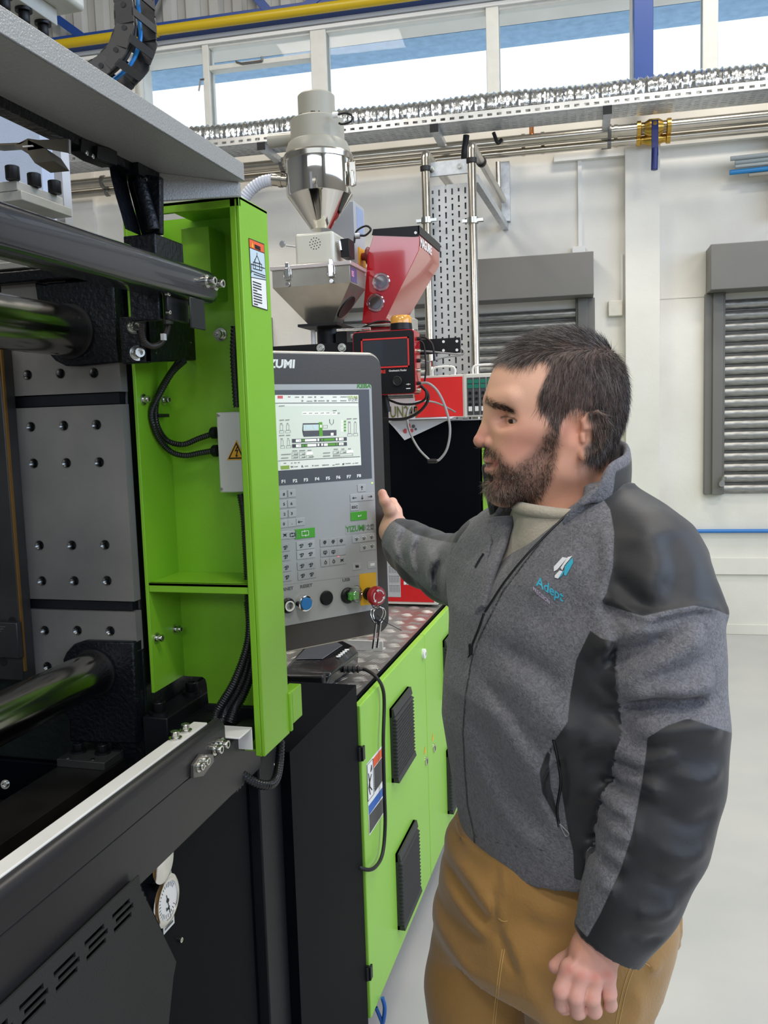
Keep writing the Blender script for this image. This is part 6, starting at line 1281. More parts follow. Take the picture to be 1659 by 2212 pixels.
c_ = rr_(898, 503, YR_-.006); b = MB(); b.cyl(c_, c_+np.array([0, -0.004, 0]), 0.0055, 12); b.build('lid_screw', PRINT_WHITE, rf)
text_mesh('maker_name', 'MAGUIRE', 0.050, PX(908, 531, F2[0]+0.0012)+np.array([0, 0.0, 0.0]), (0, 1, 0), (0, 0, 1), PRINT_WHITE, rf, off=0.0018, sx=1.0)
for (x, y) in ((823.5, 609), (811.5, 654)):
    c_ = rr_(x, y, YR_-.001); b = MB(); b.lathe([(0.024, 0), (0.034, 0), (0.037, 0.004), (0.034, 0.008), (0.026, 0.008), (0.024, 0.004)], c_, (0, -1, 0), 32); b.build('window_ring', glassmat('clear_ring', (240, 200, 200), 0.1, 0.35), rf, smooth=40)
    b = MB(); b.cyl(c_, c_+np.array([0, -0.001, 0]), 0.024, 28); b.build('sight_glass', mat('dark_glass', (40, 12, 14), 0.1, coat=0.6), rf)
b = MB(); z_ = F5[2]; b.box((F6[0]+0.01, YR_+0.02, PY(820, 712, YR_)[2]), (F5[0]+0.03, YR_+0.12, z_)); b.build('feeder_body', RED_DARK, rf)
b = MB(); b.cyl(rr_(790, 704), rr_(880, 700), 0.008, 10); b.cyl(rr_(862, 704, YR_-.02), rr_(862, 690, YR_-.02), 0.012, 10); b.build('drive_fittings', STAINLESS, rf, smooth=40)
# feeder controller monitor
YM = 3.16
fm = thing('feeder_monitor', 'black touch screen feeder controller in a red housing', 'controller', PY(830, 850, YM))
def ym_(x, y, Y=YM): return PY(x, y, Y)
A0, A1, A2 = ym_(765, 722), ym_(897, 713), ym_(897, 849); ax = A1-A0
xm0, xm1, zm1, zm0 = ym_(765, 780)[0], ym_(895, 780)[0], ym_(830, 716)[2], ym_(860, 850)[2]
def mrect(x0, x1, z0, z1, r, Y): return [(x, Y, z) for x, z in rrect(x0, x1, z0, z1, r, 5)]
b = MB(); b.prism(mrect(xm0-.003, xm1+.003, zm0-.003, zm1+.003, 0.014, YM), (0, 0.085, 0)); b.build('red_housing', RED_DARK, fm, bevel=0.001)
b = MB(); b.prism(mrect(xm0, xm1, zm0, zm1, 0.013, YM-0.003), (0, 0.003, 0)); fc = b.build('face_plate', BLACK_PLASTIC, fm)
q0, q1 = ym_(780, 732), ym_(888, 796); b = MB()
x0_, x1_, z1__, z0__ = q0[0], q1[0]-0.005, ym_(835, 730)[2], ym_(835, 795)[2]; w_ = 0.0055
b.box((x0_, YM-.004, z0__), (x0_+w_, YM-.003, z1__)); b.box((x1_-w_, YM-.004, z0__), (x1_, YM-.003, z1__)); b.box((x0_, YM-.004, z1__-w_), (x1_, YM-.003, z1__)); b.box((x0_, YM-.004, z0__), (x1_, YM-.003, z0__+w_)); b.build('red_border', mat('bright_red_trim', (216, 50, 46), 0.4), fc)
b = MB(); b.box((x0_+w_+.002, YM-.0036, z0__+w_+.002), (x1_-w_-.002, YM-.003, z1__-w_-.002)); b.build('dark_screen', mat('dark_screen_glass', (48, 52, 58), 0.12, coat=0.4), fc)
text_mesh('maker_name', 'MAGUIRE', 0.0165, ym_(833, 806, YM-.0035), (1, 0, 0), (0, 0, 1), mat('bright_red_trim', (216, 50, 46)), fc, 'RIGHT', 0.0004, 0.0006)
text_mesh('model_text', 'Gravimetric Feeder', 0.010, ym_(840, 803, YM-.0035), (1, 0, 0), (0, 0, 1), PRINT_WHITE, fc, 'LEFT', 0.0004, 0.0002, sx=0.85)
c_ = ym_(859, 823, YM-.003); b = MB(); b.lathe([(0.019, 0), (0.018, 0.010), (0.015, 0.012), (0.012, 0.009), (0.0001, 0.009)], c_, (0, -1, 0), 26); b.build('rotary_knob', BLACK_RUBBER, fc, smooth=35)
b = MB(); c_ = ym_(882, 830, YM-.0033); b.box((c_[0]-.008, YM-.0036, c_[2]-.001), (c_[0]+.008, YM-.003, c_[2]+.001)); b.box((c_[0]-.002, YM-.0036, c_[2]-.003), (c_[0]+.002, YM-.003, c_[2]+.003)); c_ = ym_(882, 839, YM-.0033); b.box((c_[0]-.008, YM-.0036, c_[2]-.0015), (c_[0]+.008, YM-.003, c_[2]+.0015)); b.build('usb_mark', PRINT_WHITE, fc)
for k, y in enumerate((732, 758, 779, 800, 828, 842)):
    c_ = PX(901, y, xm1+0.003); b = MB(); b.lathe([(0.007, 0), (0.007, 0.008), (0.005, 0.014), (0.0001, 0.014)], c_, (1, 0, 0), 12); b.build('connector', BLACK_PLASTIC if k % 2 == 0 else STAINLESS, fm, smooth=40)
def cab_(pts, Y, r, material, label, nm='signal_cable'):
    b = MB(); b.tube([PY(x, y, (Y if np.isscalar(Y) else Y[i])) for i, (x, y) in enumerate(pts)], r, 9, smooth=7); tag(b.build(nm, material, None, smooth=60), label, 'cable')
cab_([(907, 828), (925, 828), (945, 845), (962, 880), (972, 925), (966, 968), (950, 992), (938, 996)], 3.22, 0.0048, GREY_CABLE, 'grey cable drooping right of the feeder monitor')
cab_([(930, 996), (905, 970), (886, 935), (880, 905), (884, 882), (900, 868), (935, 868), (965, 880), (983, 890)], [3.22, 3.25, 3.3, 3.4, 3.5, 3.7, 4.0, 4.3, 4.45], 0.0042, GREY_CABLE, 'grey cable rising left of the hanging cable joint')
b = MB(); c_ = PY(934, 996, 3.22); b.lathe([(0.004, -0.02), (0.008, -0.016), (0.009, 0), (0.008, 0.016), (0.004, 0.02)], c_, (1, 0, 0.0), 14); tag(b.build('cable_joint', BLACK_RUBBER, None, smooth=40), 'small black joint at the bottom of the grey cable loop', 'cable joint')
cab_([(907, 832), (920, 845), (918, 862), (898, 872), (868, 873), (845, 866), (826, 856)], 3.24, 0.0045, BLACK_RUBBER, 'upper black cable under the feeder monitor')
cab_([(909, 833), (924, 850), (922, 870), (905, 890), (880, 903), (850, 906), (826, 905)], 3.26, 0.0055, BLACK_RUBBER, 'lower thick black cable under the feeder monitor')
cab_([(906, 728), (920, 730), (934, 745), (938, 775), (936, 785)], 3.22, 0.004, BLACK_RUBBER, 'thin black cable bending over at the monitor top right')
cab_([(907, 758), (935, 760), (975, 764), (998, 765), (1002, 758), (995, 752)], 3.3, 0.0035, GREY_CABLE, 'upper thin grey cable reaching right from the monitor')
cab_([(907, 779), (930, 781), (960, 772), (995, 768)], 3.3, 0.0028, GREY_CABLE, 'lower thin grey cable reaching right from the monitor')
cab_([(903, 735), (915, 745), (920, 790), (917, 828)], 3.25, 0.0035, BLACK_RUBBER, 'black cable hanging straight down the monitor side')
cab_([(770, 718), (790, 704), (820, 694), (855, 697)], 3.3, 0.0035, BLACK_RUBBER, 'black cable arching over the monitor top')
b = MB(); A = PY(936, 780, 3.22); b.cyl(A, A+np.array([0, 0, -0.02]), 0.008, 10); tag(b.build('plug_connector', CHROME, None, smooth=40), 'chrome plug hanging right of the feeder monitor', 'plug')
b = MB(); A, B = PY(832, 856, 3.2), PY(838, 890, 3.2); b.cyl(A, B, 0.012, 12); tag(b.build('black_plug', BLACK_PLASTIC, None, smooth=40), 'black plug hanging at the operator panel corner under the monitor', 'plug')
# beacon
bc = thing('amber_beacon', 'amber warning beacon on the feeder monitor', 'beacon', PY(867, 712, 3.2))
c_ = PY(867, 713, 3.21); rb_ = 23*dep(c_)/F_PX
zt_a, zt_m = PY(867, 682, 3.21)[2]-c_[2], PY(867, 699, 3.21)[2]-c_[2]
MB().lathe([(rb_*1.05, 0), (rb_, zt_m)], c_, (0, 0, 1), 28).build('base', BLACK_PLASTIC, bc, smooth=40)
MB().lathe([(rb_, zt_m), (rb_, zt_a*0.85), (rb_*.85, zt_a), (0.0001, zt_a)], c_, (0, 0, 1), 28).build('lens', mat('amber_lens', (222, 160, 70), 0.15, coat=0.5), bc, smooth=40)
# far loader head
c_ = PY(877, 705, 4.5); b = MB(); k_ = dep(c_)/F_PX
MBf = MB().lathe([(26*k_, 0), (26*k_, 0.05), (19.5*k_, 0.06), (19.5*k_, 0.13), (18*k_, 0.145), (0.0001, 0.145)], c_-np.array([0, 0, 0.02]), (0, 0, 1), 30); fl_ = MBf.build('far_loader_head', GHEAD, None, smooth=30); tag(fl_, 'small grey loader head far behind the amber beacon', 'loader')
b = MB(); b.cyl(c_-np.array([0, 0, 0.35]), c_-np.array([0, 0, 0.02]), 26*k_, 24); b.build('loader_bowl', STAINLESS, fl_, smooth=40)
# ================================================================== PERSON
import openvdb
LR = np.array([math.cos(YAW), -math.sin(YAW), 0.0]); LF = np.array([math.sin(YAW), math.cos(YAW), 0.0])
ML = np.stack([LR, LF, np.array([0, 0, 1.0])])           # rows: local axes
def J(x, y, D): return ML @ PD(x, y, D)                    # body joint in the person's frame
def to_world(V): return V @ ML
def to_px(Vw):
    q = Vw-CAM_POS; z = q @ CF
    return np.stack([829.5+F_PX*(q @ CR)/z, 1106.0-F_PX*(q @ CU)/z], 1)
class Grid:
    def __init__(s, lo, hi, h):
        s.lo = np.array(lo, float); s.h = h; n = np.ceil((np.array(hi)-s.lo)/h).astype(int)+1
        a = [(s.lo[k]+h*np.arange(n[k])).astype(np.float32) for k in range(3)]
        s.X, s.Y, s.Z = a[0][:, None, None], a[1][None, :, None], a[2][None, None, :]; s.shape = tuple(n)
    def mesh(s, d):
        g = openvdb.FloatGrid(); g.copyFromArray(np.clip(d/s.h, -4, 4).astype(np.float32)); g.transform = openvdb.createLinearTransform(voxelSize=1.0)
        pts, quads = g.convertToQuads(isovalue=0.0)
        return s.lo+pts*s.h, quads
def cap(G, a, b, ra, rb=None):
    rb = ra if rb is None else rb; ab = np.array(b, float)-a; L2 = float(ab @ ab)+1e-12
    dx, dy, dz = G.X-a[0], G.Y-a[1], G.Z-a[2]
    t = np.clip((dx*ab[0]+dy*ab[1]+dz*ab[2])/L2, 0, 1)
    return np.sqrt((dx-t*ab[0])**2+(dy-t*ab[1])**2+(dz-t*ab[2])**2)-(ra+(rb-ra)*t)
def ell(G, c, r, ax=None):
    if ax is None: ax = np.eye(3)
    dx, dy, dz = G.X-c[0], G.Y-c[1], G.Z-c[2]; s = 0; g = 0
    for k in range(3):
        q = dx*ax[k][0]+dy*ax[k][1]+dz*ax[k][2]; s = s+(q/r[k])**2; g = g+(q/r[k]**2)**2
    s = np.sqrt(s); return s*(s-1)/np.sqrt(g+1e-9)
def smin(a, b, k):
    h = np.clip(0.5+0.5*(b-a)/k, 0, 1); return b+(a-b)*h-k*h*(1-h)
def smax(a, b, k): return -smin(-a, -b, k)
def tubechain(G, pts, k=0.02):
    d = None
    for i in range(len(pts)-1):
        (a, ra), (b, rb) = pts[i], pts[i+1]; c = cap(G, a, b, ra, rb); d = c if d is None else smin(d, c, k)
    return d
def vmesh(name, V, Q, material, parent=None, smooth=True):
    me = bpy.data.meshes.new(name); n = len(V); me.vertices.add(n); me.vertices.foreach_set('co', np.asarray(V, np.float32).ravel())
    Q = np.asarray(Q); k = Q.shape[1]; me.loops.add(Q.size); me.loops.foreach_set('vertex_index', Q.astype(np.int32).ravel()); me.polygons.add(len(Q))
    me.polygons.foreach_set('loop_start', np.arange(0, Q.size, k, dtype=np.int32)); me.update(calc_edges=True); me.validate()
    me.polygons.foreach_set('use_smooth', np.ones(len(me.polygons), bool)); me.materials.append(material)
    o = bpy.data.objects.new(name, me); COL.objects.link(o)
    if parent: adopt(o, parent)
    return o
def attr(o, nm, vals, kind='FLOAT'):
    a = o.data.attributes.new(nm, 'FLOAT_COLOR' if kind == 'C' else 'FLOAT', 'POINT')
    if kind == 'C': a.data.foreach_set('color', np.c_[vals, np.ones(len(vals))].astype(np.float32).ravel())
    else: a.data.foreach_set('value', np.asarray(vals, np.float32))
def polysd(P, poly):        # signed distance to polygon, negative inside
    poly = np.array(poly, float); d = np.full(len(P), 1e9); ins = np.zeros(len(P), bool); n = len(poly)
    for i in range(n):
        a, b = poly[i], poly[(i+1) % n]; e = b-a; w = P-a; t = np.clip((w @ e)/(e @ e+1e-9), 0, 1)
        d = np.minimum(d, np.hypot(*(w-t[:, None]*e).T)); c = ((a[1] > P[:, 1]) != (b[1] > P[:, 1])) & (P[:, 0] < (b[0]-a[0])*(P[:, 1]-a[1])/(b[1]-a[1]+1e-12)+a[0]); ins ^= c
    return np.where(ins, -d, d)
def linedist(P, line):
    line = np.array(line, float); d = np.full(len(P), 1e9)
    for a, b in zip(line[:-1], line[1:]):
        e = b-a; w = P-a; t = np.clip((w @ e)/(e @ e), 0, 1); d = np.minimum(d, np.hypot(*(w-t[:, None]*e).T))
    return d
def lerpc(a, b, t): return a*(1-t[:, None])+np.array(b)[None]*t[:, None]
def sstep(x, a, b): t = np.clip((x-a)/(b-a), 0, 1); return t*t*(3-2*t)
def vnormals(V, Q):
    n = np.cross(V[Q[:, 2]]-V[Q[:, 0]], V[Q[:, 3]]-V[Q[:, 1]]); N = np.zeros_like(V)
    for k in range(4): np.add.at(N, Q[:, k], n)
    return N/(np.linalg.norm(N, axis=1, keepdims=True)+1e-12)
LC = lambda *c: np.array(lin(c)[:3])
person = thing('person', 'bearded man in grey and black fleece jacket and tan trousers touching the operator panel', 'person', to_world(J(1200, 1950, 1.27))*np.array([1, 1, 0]))

# ---------------------------------------------------------------- head and neck
HD = 1.25; HK = HD/F_PX
hc = J(1200, 880, HD)
hy = math.radians(5)                    # head turned slightly towards the camera
FWD = np.array([-math.cos(hy), -math.sin(hy), 0]); LAT = np.array([math.sin(hy), -math.cos(hy), 0])   # LAT points to the camera
def H(x, y, l=0.0):
    return hc+FWD*((1200-x)*HK)+np.array([0, 0, (880-y)*HK])+LAT*l
HAX = [FWD, LAT, np.array([0, 0, 1.0])]
G = Grid(hc+np.array([-0.155, -0.115, -0.20]), hc+np.array([0.13, 0.115, 0.125]), 0.0019)
d = ell(G, H(1212, 838), (0.0905, 0.0765, 0.0805), HAX)                     # cranium
d = smin(d, ell(G, H(1150, 872), (0.065, 0.064, 0.075), HAX), 0.03)        # forehead
d = smin(d, ell(G, H(1128, 950), (0.049, 0.055, 0.078), HAX), 0.03)       # mid face
d = smin(d, ell(G, H(1240, 900), (0.068, 0.066, 0.075), HAX), 0.03)        # occiput
for s in (-1, 1):
    d = smin(d, cap(G, H(1088, 1052, s*0.012), H(1190, 1010, s*0.050), 0.019, 0.017), 0.022)      # jaw
    d = smin(d, cap(G, H(1190, 1010, s*0.050), H(1205, 960, s*0.060), 0.017, 0.016), 0.02)
    d = smin(d, cap(G, H(1098, 928, s*0.040), H(1165, 925, s*0.060), 0.012, 0.010), 0.022)        # cheekbone
    d = smin(d, cap(G, H(1064, 862, s*0.014), H(1090, 858, s*0.048), 0.0075, 0.008), 0.014)       # brow ridge
    d = smin(d, ell(G, H(1100, 985, s*0.026), (0.026, 0.022, 0.028), HAX), 0.02)
d = smin(d, ell(G, H(1078, 1052), (0.022, 0.026, 0.022), HAX), 0.018)                           # chin
d = smin(d, ell(G, H(1074, 992), (0.019, 0.027, 0.024), HAX), 0.014)                          # muzzle
for s in (-1, 1):
    d = smax(d, -ell(G, H(1063, 901, s*0.043), (0.0225, 0.0200, 0.0120), HAX), 0.012)             # socket
# nose
d = smin(d, cap(G, H(1062, 880), H(1048, 925), 0.0075, 0.0085), 0.012)
d = smin(d, cap(G, H(1047, 925), H(1034, 946), 0.0085, 0.0102), 0.008)
for s in (-1, 1):
    d = smin(d, ell(G, H(1055, 951, s*0.0130), (0.0115, 0.0070, 0.0085), HAX), 0.004)
    d = smax(d, -ell(G, H(1049, 961, s*0.0075), (0.0055, 0.0028, 0.0035), HAX), 0.002)
# philtrum and lips
d = smin(d, cap(G, H(1057, 990, -0.016), H(1057, 990, 0.016), 0.0058), 0.005)
d = smin(d, cap(G, H(1053.5, 990, -0.005), H(1053.5, 990, 0.005), 0.0050), 0.006)
d = smin(d, cap(G, H(1057, 1011, -0.015), H(1057, 1011, 0.015), 0.0062), 0.006)
d = smax(d, -cap(G, H(1047, 1000.5, -0.022), H(1047, 1000.5, 0.022), 0.0030), 0.0025)
d = smax(d, -cap(G, H(1052, 1028, -0.012), H(1052, 1028, 0.012), 0.004), 0.006)
# eyelids
for s in (-1, 1):
    ec = H(1101, 903, s*0.0370); lid = ell(G, ec, (0.0140, 0.0150, 0.0138), HAX)
    wedge = ell(G, H(1084, 907, s*0.047), (0.0115, 0.0095, 0.0030), HAX)
    d = smin(d, lid, 0.006); d = smax(d, -wedge, 0.001)
    d = smin(d, cap(G, H(1083, 897, s*0.030), H(1104, 900, s*0.050), 0.0026, 0.0020), 0.003)
    d = smin(d, cap(G, H(1085, 915, s*0.030), H(1104, 913, s*0.049), 0.0022, 0.0018), 0.004)
# neck
d = smin(d, tubechain(G, [(H(1225, 985), 0.056), (H(1222, 1065), 0.056), (H(1238, 1200), 0.066)], 0.02), 0.022)
d = smin(d, cap(G, H(1245, 1000, 0.045), H(1165, 1130, 0.018), 0.010, 0.009), 0.018)             # neck muscle
# ear on both sides
for s in (-1, 1):
    def E_(x, y, o=0.0): return H(x, y, s*(0.0735+o+max(0, (x-1215))*0.00022))
    e = ell(G, E_(1243, 935, 0.000), (0.0170, 0.0050, 0.0275), [nrm(FWD-LAT*s*0.30), nrm(LAT*s+FWD*0.30), np.array([0, 0, 1.0])])
    rim = tubechain(G, [(E_(x, y, 0.004), 0.0034) for x, y in ((1226, 926), (1222, 910), (1232, 898), (1248, 894), (1262, 902), (1269, 922), (1266, 945), (1256, 963), (1243, 976))], 0.003)
    e = smin(e, rim, 0.004); e = smin(e, ell(G, E_(1226, 976, -0.001), (0.0085, 0.0052, 0.0105), HAX), 0.006)
    e = smin(e, cap(G, E_(1240, 976, 0.002), E_(1228, 984, 0.001), 0.0045, 0.005), 0.004)
    e = smax(e, -ell(G, E_(1232, 944, 0.008), (0.0085, 0.0085, 0.0115), HAX), 0.003)
    e = smax(e, -tubechain(G, [(E_(1238, 907, 0.0088), 0.0035), (E_(1252, 908, 0.0088), 0.0038), (E_(1257, 925, 0.009), 0.0036), (E_(1254, 945, 0.0085), 0.0030)], 0.002), 0.0025)
    e = smin(e, cap(G, E_(1221, 940, 0.002), E_(1222, 950, 0.003), 0.0042, 0.0038), 0.003)
    e = smin(e, cap(G, E_(1247, 922, 0.004), E_(1248, 952, 0.004), 0.0030), 0.003)
    d = smin(d, e, 0.0035)
HV, HQ = G.mesh(d)
HVw = to_world(HV)
# ---------------------------------------------------------------- hands
def grid_around(pts, m, h):
    P = np.array(pts); return Grid(P.min(0)-m, P.max(0)+m, h)
# near (left) fist, hanging
DW = 1.085
def F_(x, y, dd=0.0): return J(x, y, DW+dd)
fing = [
    [(1230, 2092, -.010, .0118), (1212, 2140, -.018, .0098), (1213, 2168, -.004, .0092), (1226, 2188, .018, .0080)],
    [(1256, 2104, -.016, .0120), (1243, 2152, -.024, .0098), (1248, 2184, -.010, .0093), (1258, 2192, .016, .0080)],
    [(1285, 2109, -.014, .0114), (1279, 2156, -.020, .0095), (1284, 2183, -.008, .0089), (1289, 2188, .016, .0078)],
    [(1312, 2104, -.006, .0102), (1316, 2146, -.010, .0088), (1318, 2170, .002, .0082), (1314, 2174, .018, .0072)]]
pts = [F_(1190, 1990), F_(1345, 2200, -0.04), F_(1300, 2100, 0.05)]
GHl = grid_around(pts, 0.02, 0.0016)
dh = tubechain(GHl, [(F_(1320, 1990), 0.029), (F_(1292, 2040), 0.027)], 0.01)
dh = smin(dh, cap(GHl, F_(1285, 2040), F_(1240, 2100, -.004), 0.022, 0.0135), 0.016)
dh = smin(dh, cap(GHl, F_(1300, 2045), F_(1300, 2108, -.002), 0.020, 0.0150), 0.016)
dh = smin(dh, cap(GHl, F_(1268, 2060, -.002), F_(1268, 2112, -.006), 0.018, 0.014), 0.014)
for f in fing:
    ch_ = [(F_(x, y, z), r) for x, y, z, r in f]; c_ = tubechain(GHl, ch_, 0.004)
    dh = smin(dh, c_, 0.0022)
for f in fing: dh = smin(dh, ell(GHl, F_(f[0][0], f[0][1], f[0][2]-.004), (0.0095, 0.0095, 0.008)), 0.008)
dh = smin(dh, tubechain(GHl, [(F_(1255, 2060, .012), 0.015), (F_(1218, 2082, .022), 0.0115), (F_(1199, 2088, .020), 0.0088)], 0.008), 0.008)
for (a, b) in (((1266, 2062), (1258, 2098)), ((1286, 2062), (1287, 2100)), ((1252, 2066), (1236, 2090))):
    dh = smin(dh, cap(GHl, F_(*a, -.016), F_(*b, -.0205), 0.0016, 0.0016), 0.008)
V1, Q1 = GHl.mesh(dh)
# far (right) hand on the panel edge
def R_(x, y, D=1.82): return J(x, y, D)
GHr = grid_around([R_(800, 1040), R_(880, 1180), R_(840, 1100, 1.95), R_(840, 1100, 1.74)], 0.03, 0.0018)
dr = tubechain(GHr, [(R_(872, 1180, 1.80), 0.029), (R_(850, 1148, 1.815), 0.0275)], 0.01)
dr = smin(dr, cap(GHr, R_(850, 1145, 1.82), R_(852, 1105, 1.86), 0.024, 0.017), 0.02)
dr = smin(dr, cap(GHr, R_(852, 1130, 1.82), R_(843, 1100, 1.80), 0.020, 0.0125), 0.015)
dr = smin(dr, tubechain(GHr, [(R_(841, 1102, 1.795), 0.0120), (R_(831, 1082, 1.785), 0.0100), (R_(826, 1066, 1.79), 0.0092)], 0.006), 0.008)
for i, (y0, y1) in enumerate(((1098, 1085), (1112, 1105), (1126, 1124), (1140, 1142))):
    dr = smin(dr, tubechain(GHr, [(R_(858-i*2, y0+4, 1.875), 0.0105), (R_(848, y1, 1.915), 0.0098), (R_(826, y1, 1.93), 0.009), (R_(806, y1+2, 1.915), 0.008)], 0.004), 0.006)
V2, Q2 = GHr.mesh(dr)
# hidden body core under the clothes: one figure from neck to feet
hipc = J(1215, 1960, 1.32); chest = J(1235, 1330, 1.29)
SHL, ELL, WRL = J(1390, 1215, 1.15), J(1448, 1600, 1.10), J(1302, 2015, 1.085)
SHR, ELR, WRR = J(1075, 1215, 1.40), J(975, 1232, 1.60), J(866, 1168, 1.80)
HPL, HPR = J(1275, 2000, 1.25), J(1060, 2020, 1.38)
def at_z(p, z, dx=0, dy=0): return np.array([p[0]+dx, p[1]+dy, z])
KNL, KNR = at_z(HPL, 0.50, 0.01, -0.02), at_z(HPR, 0.50, -0.03, 0.02)
ANL, ANR = at_z(HPL, 0.10, 0.02, 0.03), at_z(HPR, 0.10, -0.02, 0.06)
Gb = Grid(np.minimum.reduce([WRR, ANR, hipc])-0.2, np.maximum.reduce([SHL, hipc, WRR])+np.array([0.15, 0.15, 0.05]), 0.011)
db = cap(Gb, hipc, chest, 0.10, 0.115); db = smin(db, cap(Gb, chest, H(1238, 1190), 0.11, 0.055), 0.04)
for a_ in (((SHL, 0.05), (ELL, 0.040), (WRL, 0.026)), ((SHR, 0.05), (ELR, 0.040), (WRR, 0.026)), ((HPL, 0.060), (KNL, 0.050), (ANL, 0.035)), ((HPR, 0.055), (KNR, 0.050), (ANR, 0.035))): db = smin(db, tubechain(Gb, list(a_), 0.03), 0.03)
for an in (ANL, ANR): db = smin(db, cap(Gb, an-np.array([0, 0, 0.05]), an+np.array([-0.13, -0.06, -0.06]), 0.035, 0.03), 0.02)
Vb3, Qb3 = Gb.mesh(db)
Vall = np.concatenate([HV, V1, V2, Vb3]); off = np.cumsum([0, len(HV), len(V1), len(V2)])
Qall = np.concatenate([HQ+off[0], Q1+off[1], Q2+off[2], Qb3+off[3]])
# skin colours
PXY = to_px(to_world(Vall)); base = LC(222, 168, 142)
colr = np.tile(base, (len(Vall), 1)); nh = len(HV); hp_ = PXY[:nh]; ch = colr[:nh]
def blob(ch, P, c, r, col, amt):
    t = np.exp(-(((P[:, 0]-c[0])/r[0])**2+((P[:, 1]-c[1])/r[1])**2))*amt; return lerpc(ch, col, t)
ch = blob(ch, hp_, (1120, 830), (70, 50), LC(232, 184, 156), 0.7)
ch = blob(ch, hp_, (1130, 960), (45, 40), LC(212, 142, 120), 0.7)
ch = blob(ch, hp_, (1035, 945), (22, 20), LC(200, 134, 116), 0.8)
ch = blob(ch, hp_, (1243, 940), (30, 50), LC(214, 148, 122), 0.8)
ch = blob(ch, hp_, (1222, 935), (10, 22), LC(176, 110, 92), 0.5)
ch = blob(ch, hp_, (1100, 914), (24, 9), LC(176, 124, 106), 0.55); ch = lerpc(ch, LC(46, 30, 26), np.exp(-((linedist(hp_, [(1083, 902), (1092, 899), (1111, 904)])/2.0)**2))*0.85); ch = lerpc(ch, LC(90, 64, 54), np.exp(-((linedist(hp_, [(1050, 870), (1066, 874), (1088, 877), (1106, 886)])/5.0)**2))*0.75)
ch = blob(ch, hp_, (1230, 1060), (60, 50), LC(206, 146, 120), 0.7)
BEARD = [(1192, 925), (1207, 945), (1203, 985), (1190, 1035), (1165, 1078), (1130, 1096), (1090, 1090), (1050, 1070), (1036, 1040), (1042, 1022), (1048, 1020), (1075, 1014), (1072, 1000), (1058, 985), (1036, 982), (1034, 966), (1062, 966), (1078, 978), (1092, 1000), (1112, 1008), (1140, 985), (1168, 960), (1180, 935)]
HAIR = [(1060, 792), (1085, 778), (1120, 792), (1150, 788), (1178, 780), (1186, 795), (1172, 830), (1160, 858), (1162, 880), (1180, 905), (1196, 930), (1207, 942), (1213, 912), (1226, 891), (1248, 884), (1268, 893), (1278, 920), (1274, 950), (1260, 968), (1264, 985), (1282, 1002), (1300, 1008), (1335, 960), (1380, 850), (1340, 700), (1180, 690), (1060, 730)]
sb_ = polysd(hp_, BEARD); t = sstep(-sb_, -14, 10)
ch = lerpc(ch, LC(112, 84, 72), t*0.72)
sh_ = polysd(hp_, HAIR); t = sstep(-sh_, -6, 6); ch = lerpc(ch, LC(70, 56, 50), t*0.9)
u_ = HV[:, 2]; lipm = np.exp(-((linedist(hp_, [(1050, 991), (1070, 999)])/4.5)**2))+np.exp(-((linedist(hp_, [(1050, 1011), (1070, 1003)])/6)**2))
ch = lerpc(ch, LC(176, 96, 92), np.clip(lipm, 0, 1)*0.85)
ch = lerpc(ch, LC(40, 22, 20), np.exp(-((linedist(hp_, [(1040, 1000), (1064, 1001)])/2.2)**2))*0.9)
colr[:nh] = ch
hp2 = PXY[off[1]:off[2]]; c2 = np.tile(LC(212, 158, 142), (len(V1), 1))
for f in fing: 
    c2 = blob(c2, hp2, (f[0][0], f[0][1]+2), (13, 12), LC(204, 126, 112), 0.75); c2 = blob(c2, hp2, (f[2][0], f[2][1]+8), (9, 12), LC(216, 166, 154), 0.6); c2 = blob(c2, hp2, (f[1][0], f[1][1]), (8, 7), LC(206, 136, 122), 0.5)
c2 = blob(c2, hp2, (1250, 2040), (30, 30), LC(220, 156, 124), 0.6)
colr[off[1]:off[2]] = c2
c3 = np.tile(LC(218, 170, 148), (len(V2), 1)); p3 = PXY[off[2]:off[3]]; c3 = blob(c3, p3, (826, 1068), (8, 12), LC(206, 132, 118), 0.7); c3 = blob(c3, p3, (835, 1088), (9, 8), LC(206, 138, 118), 0.5); colr[off[2]:off[3]] = c3
SKIN = mat('skin', (208, 156, 132), 0.48, bump=0.12, bscale=700)
nt = SKIN.node_tree; bs = nt.nodes['Principled BSDF']; at_ = nt.nodes.new('ShaderNodeAttribute'); at_.attribute_name = 'skin_colour'; nt.links.new(at_.outputs['Color'], bs.inputs['Base Color'])
bs.inputs['Subsurface Weight'].default_value = 0.12; bs.inputs['Subsurface Radius'].default_value = (0.02, 0.008, 0.004); bs.inputs['Subsurface Scale'].default_value = 0.25
body = vmesh('body', to_world(Vall), Qall, SKIN, person); attr(body, 'skin_colour', colr, 'C')
# eyes
EYEW = mat('eye_white', (196, 182, 172), 0.25); IRIS = mat('iris_brown', (52, 36, 26), 0.15)
for s in (-1, 1):
    ec = H(1101, 903, s*0.0370); b = MB(); w = to_world(ec); fw = to_world(nrm(FWD+LAT*s*(0.42 if s > 0 else -0.1)-np.array([0, 0, 0.18])))
    pr_ = [(0.0124*math.sin(math.pi*k/14), 0.0124*math.cos(math.pi*k/14)) for k in range(15)]; b.lathe(pr_[::-1], w, fw, 22); ey_ = b.build('eyeball', EYEW, person, smooth=60)
    b = MB(); b.lathe([(0.0058, 0.0112), (0.0050, 0.0118), (0.003, 0.0126), (0.0001, 0.0130)], w, fw, 20); b.build('iris', IRIS, ey_, smooth=60)
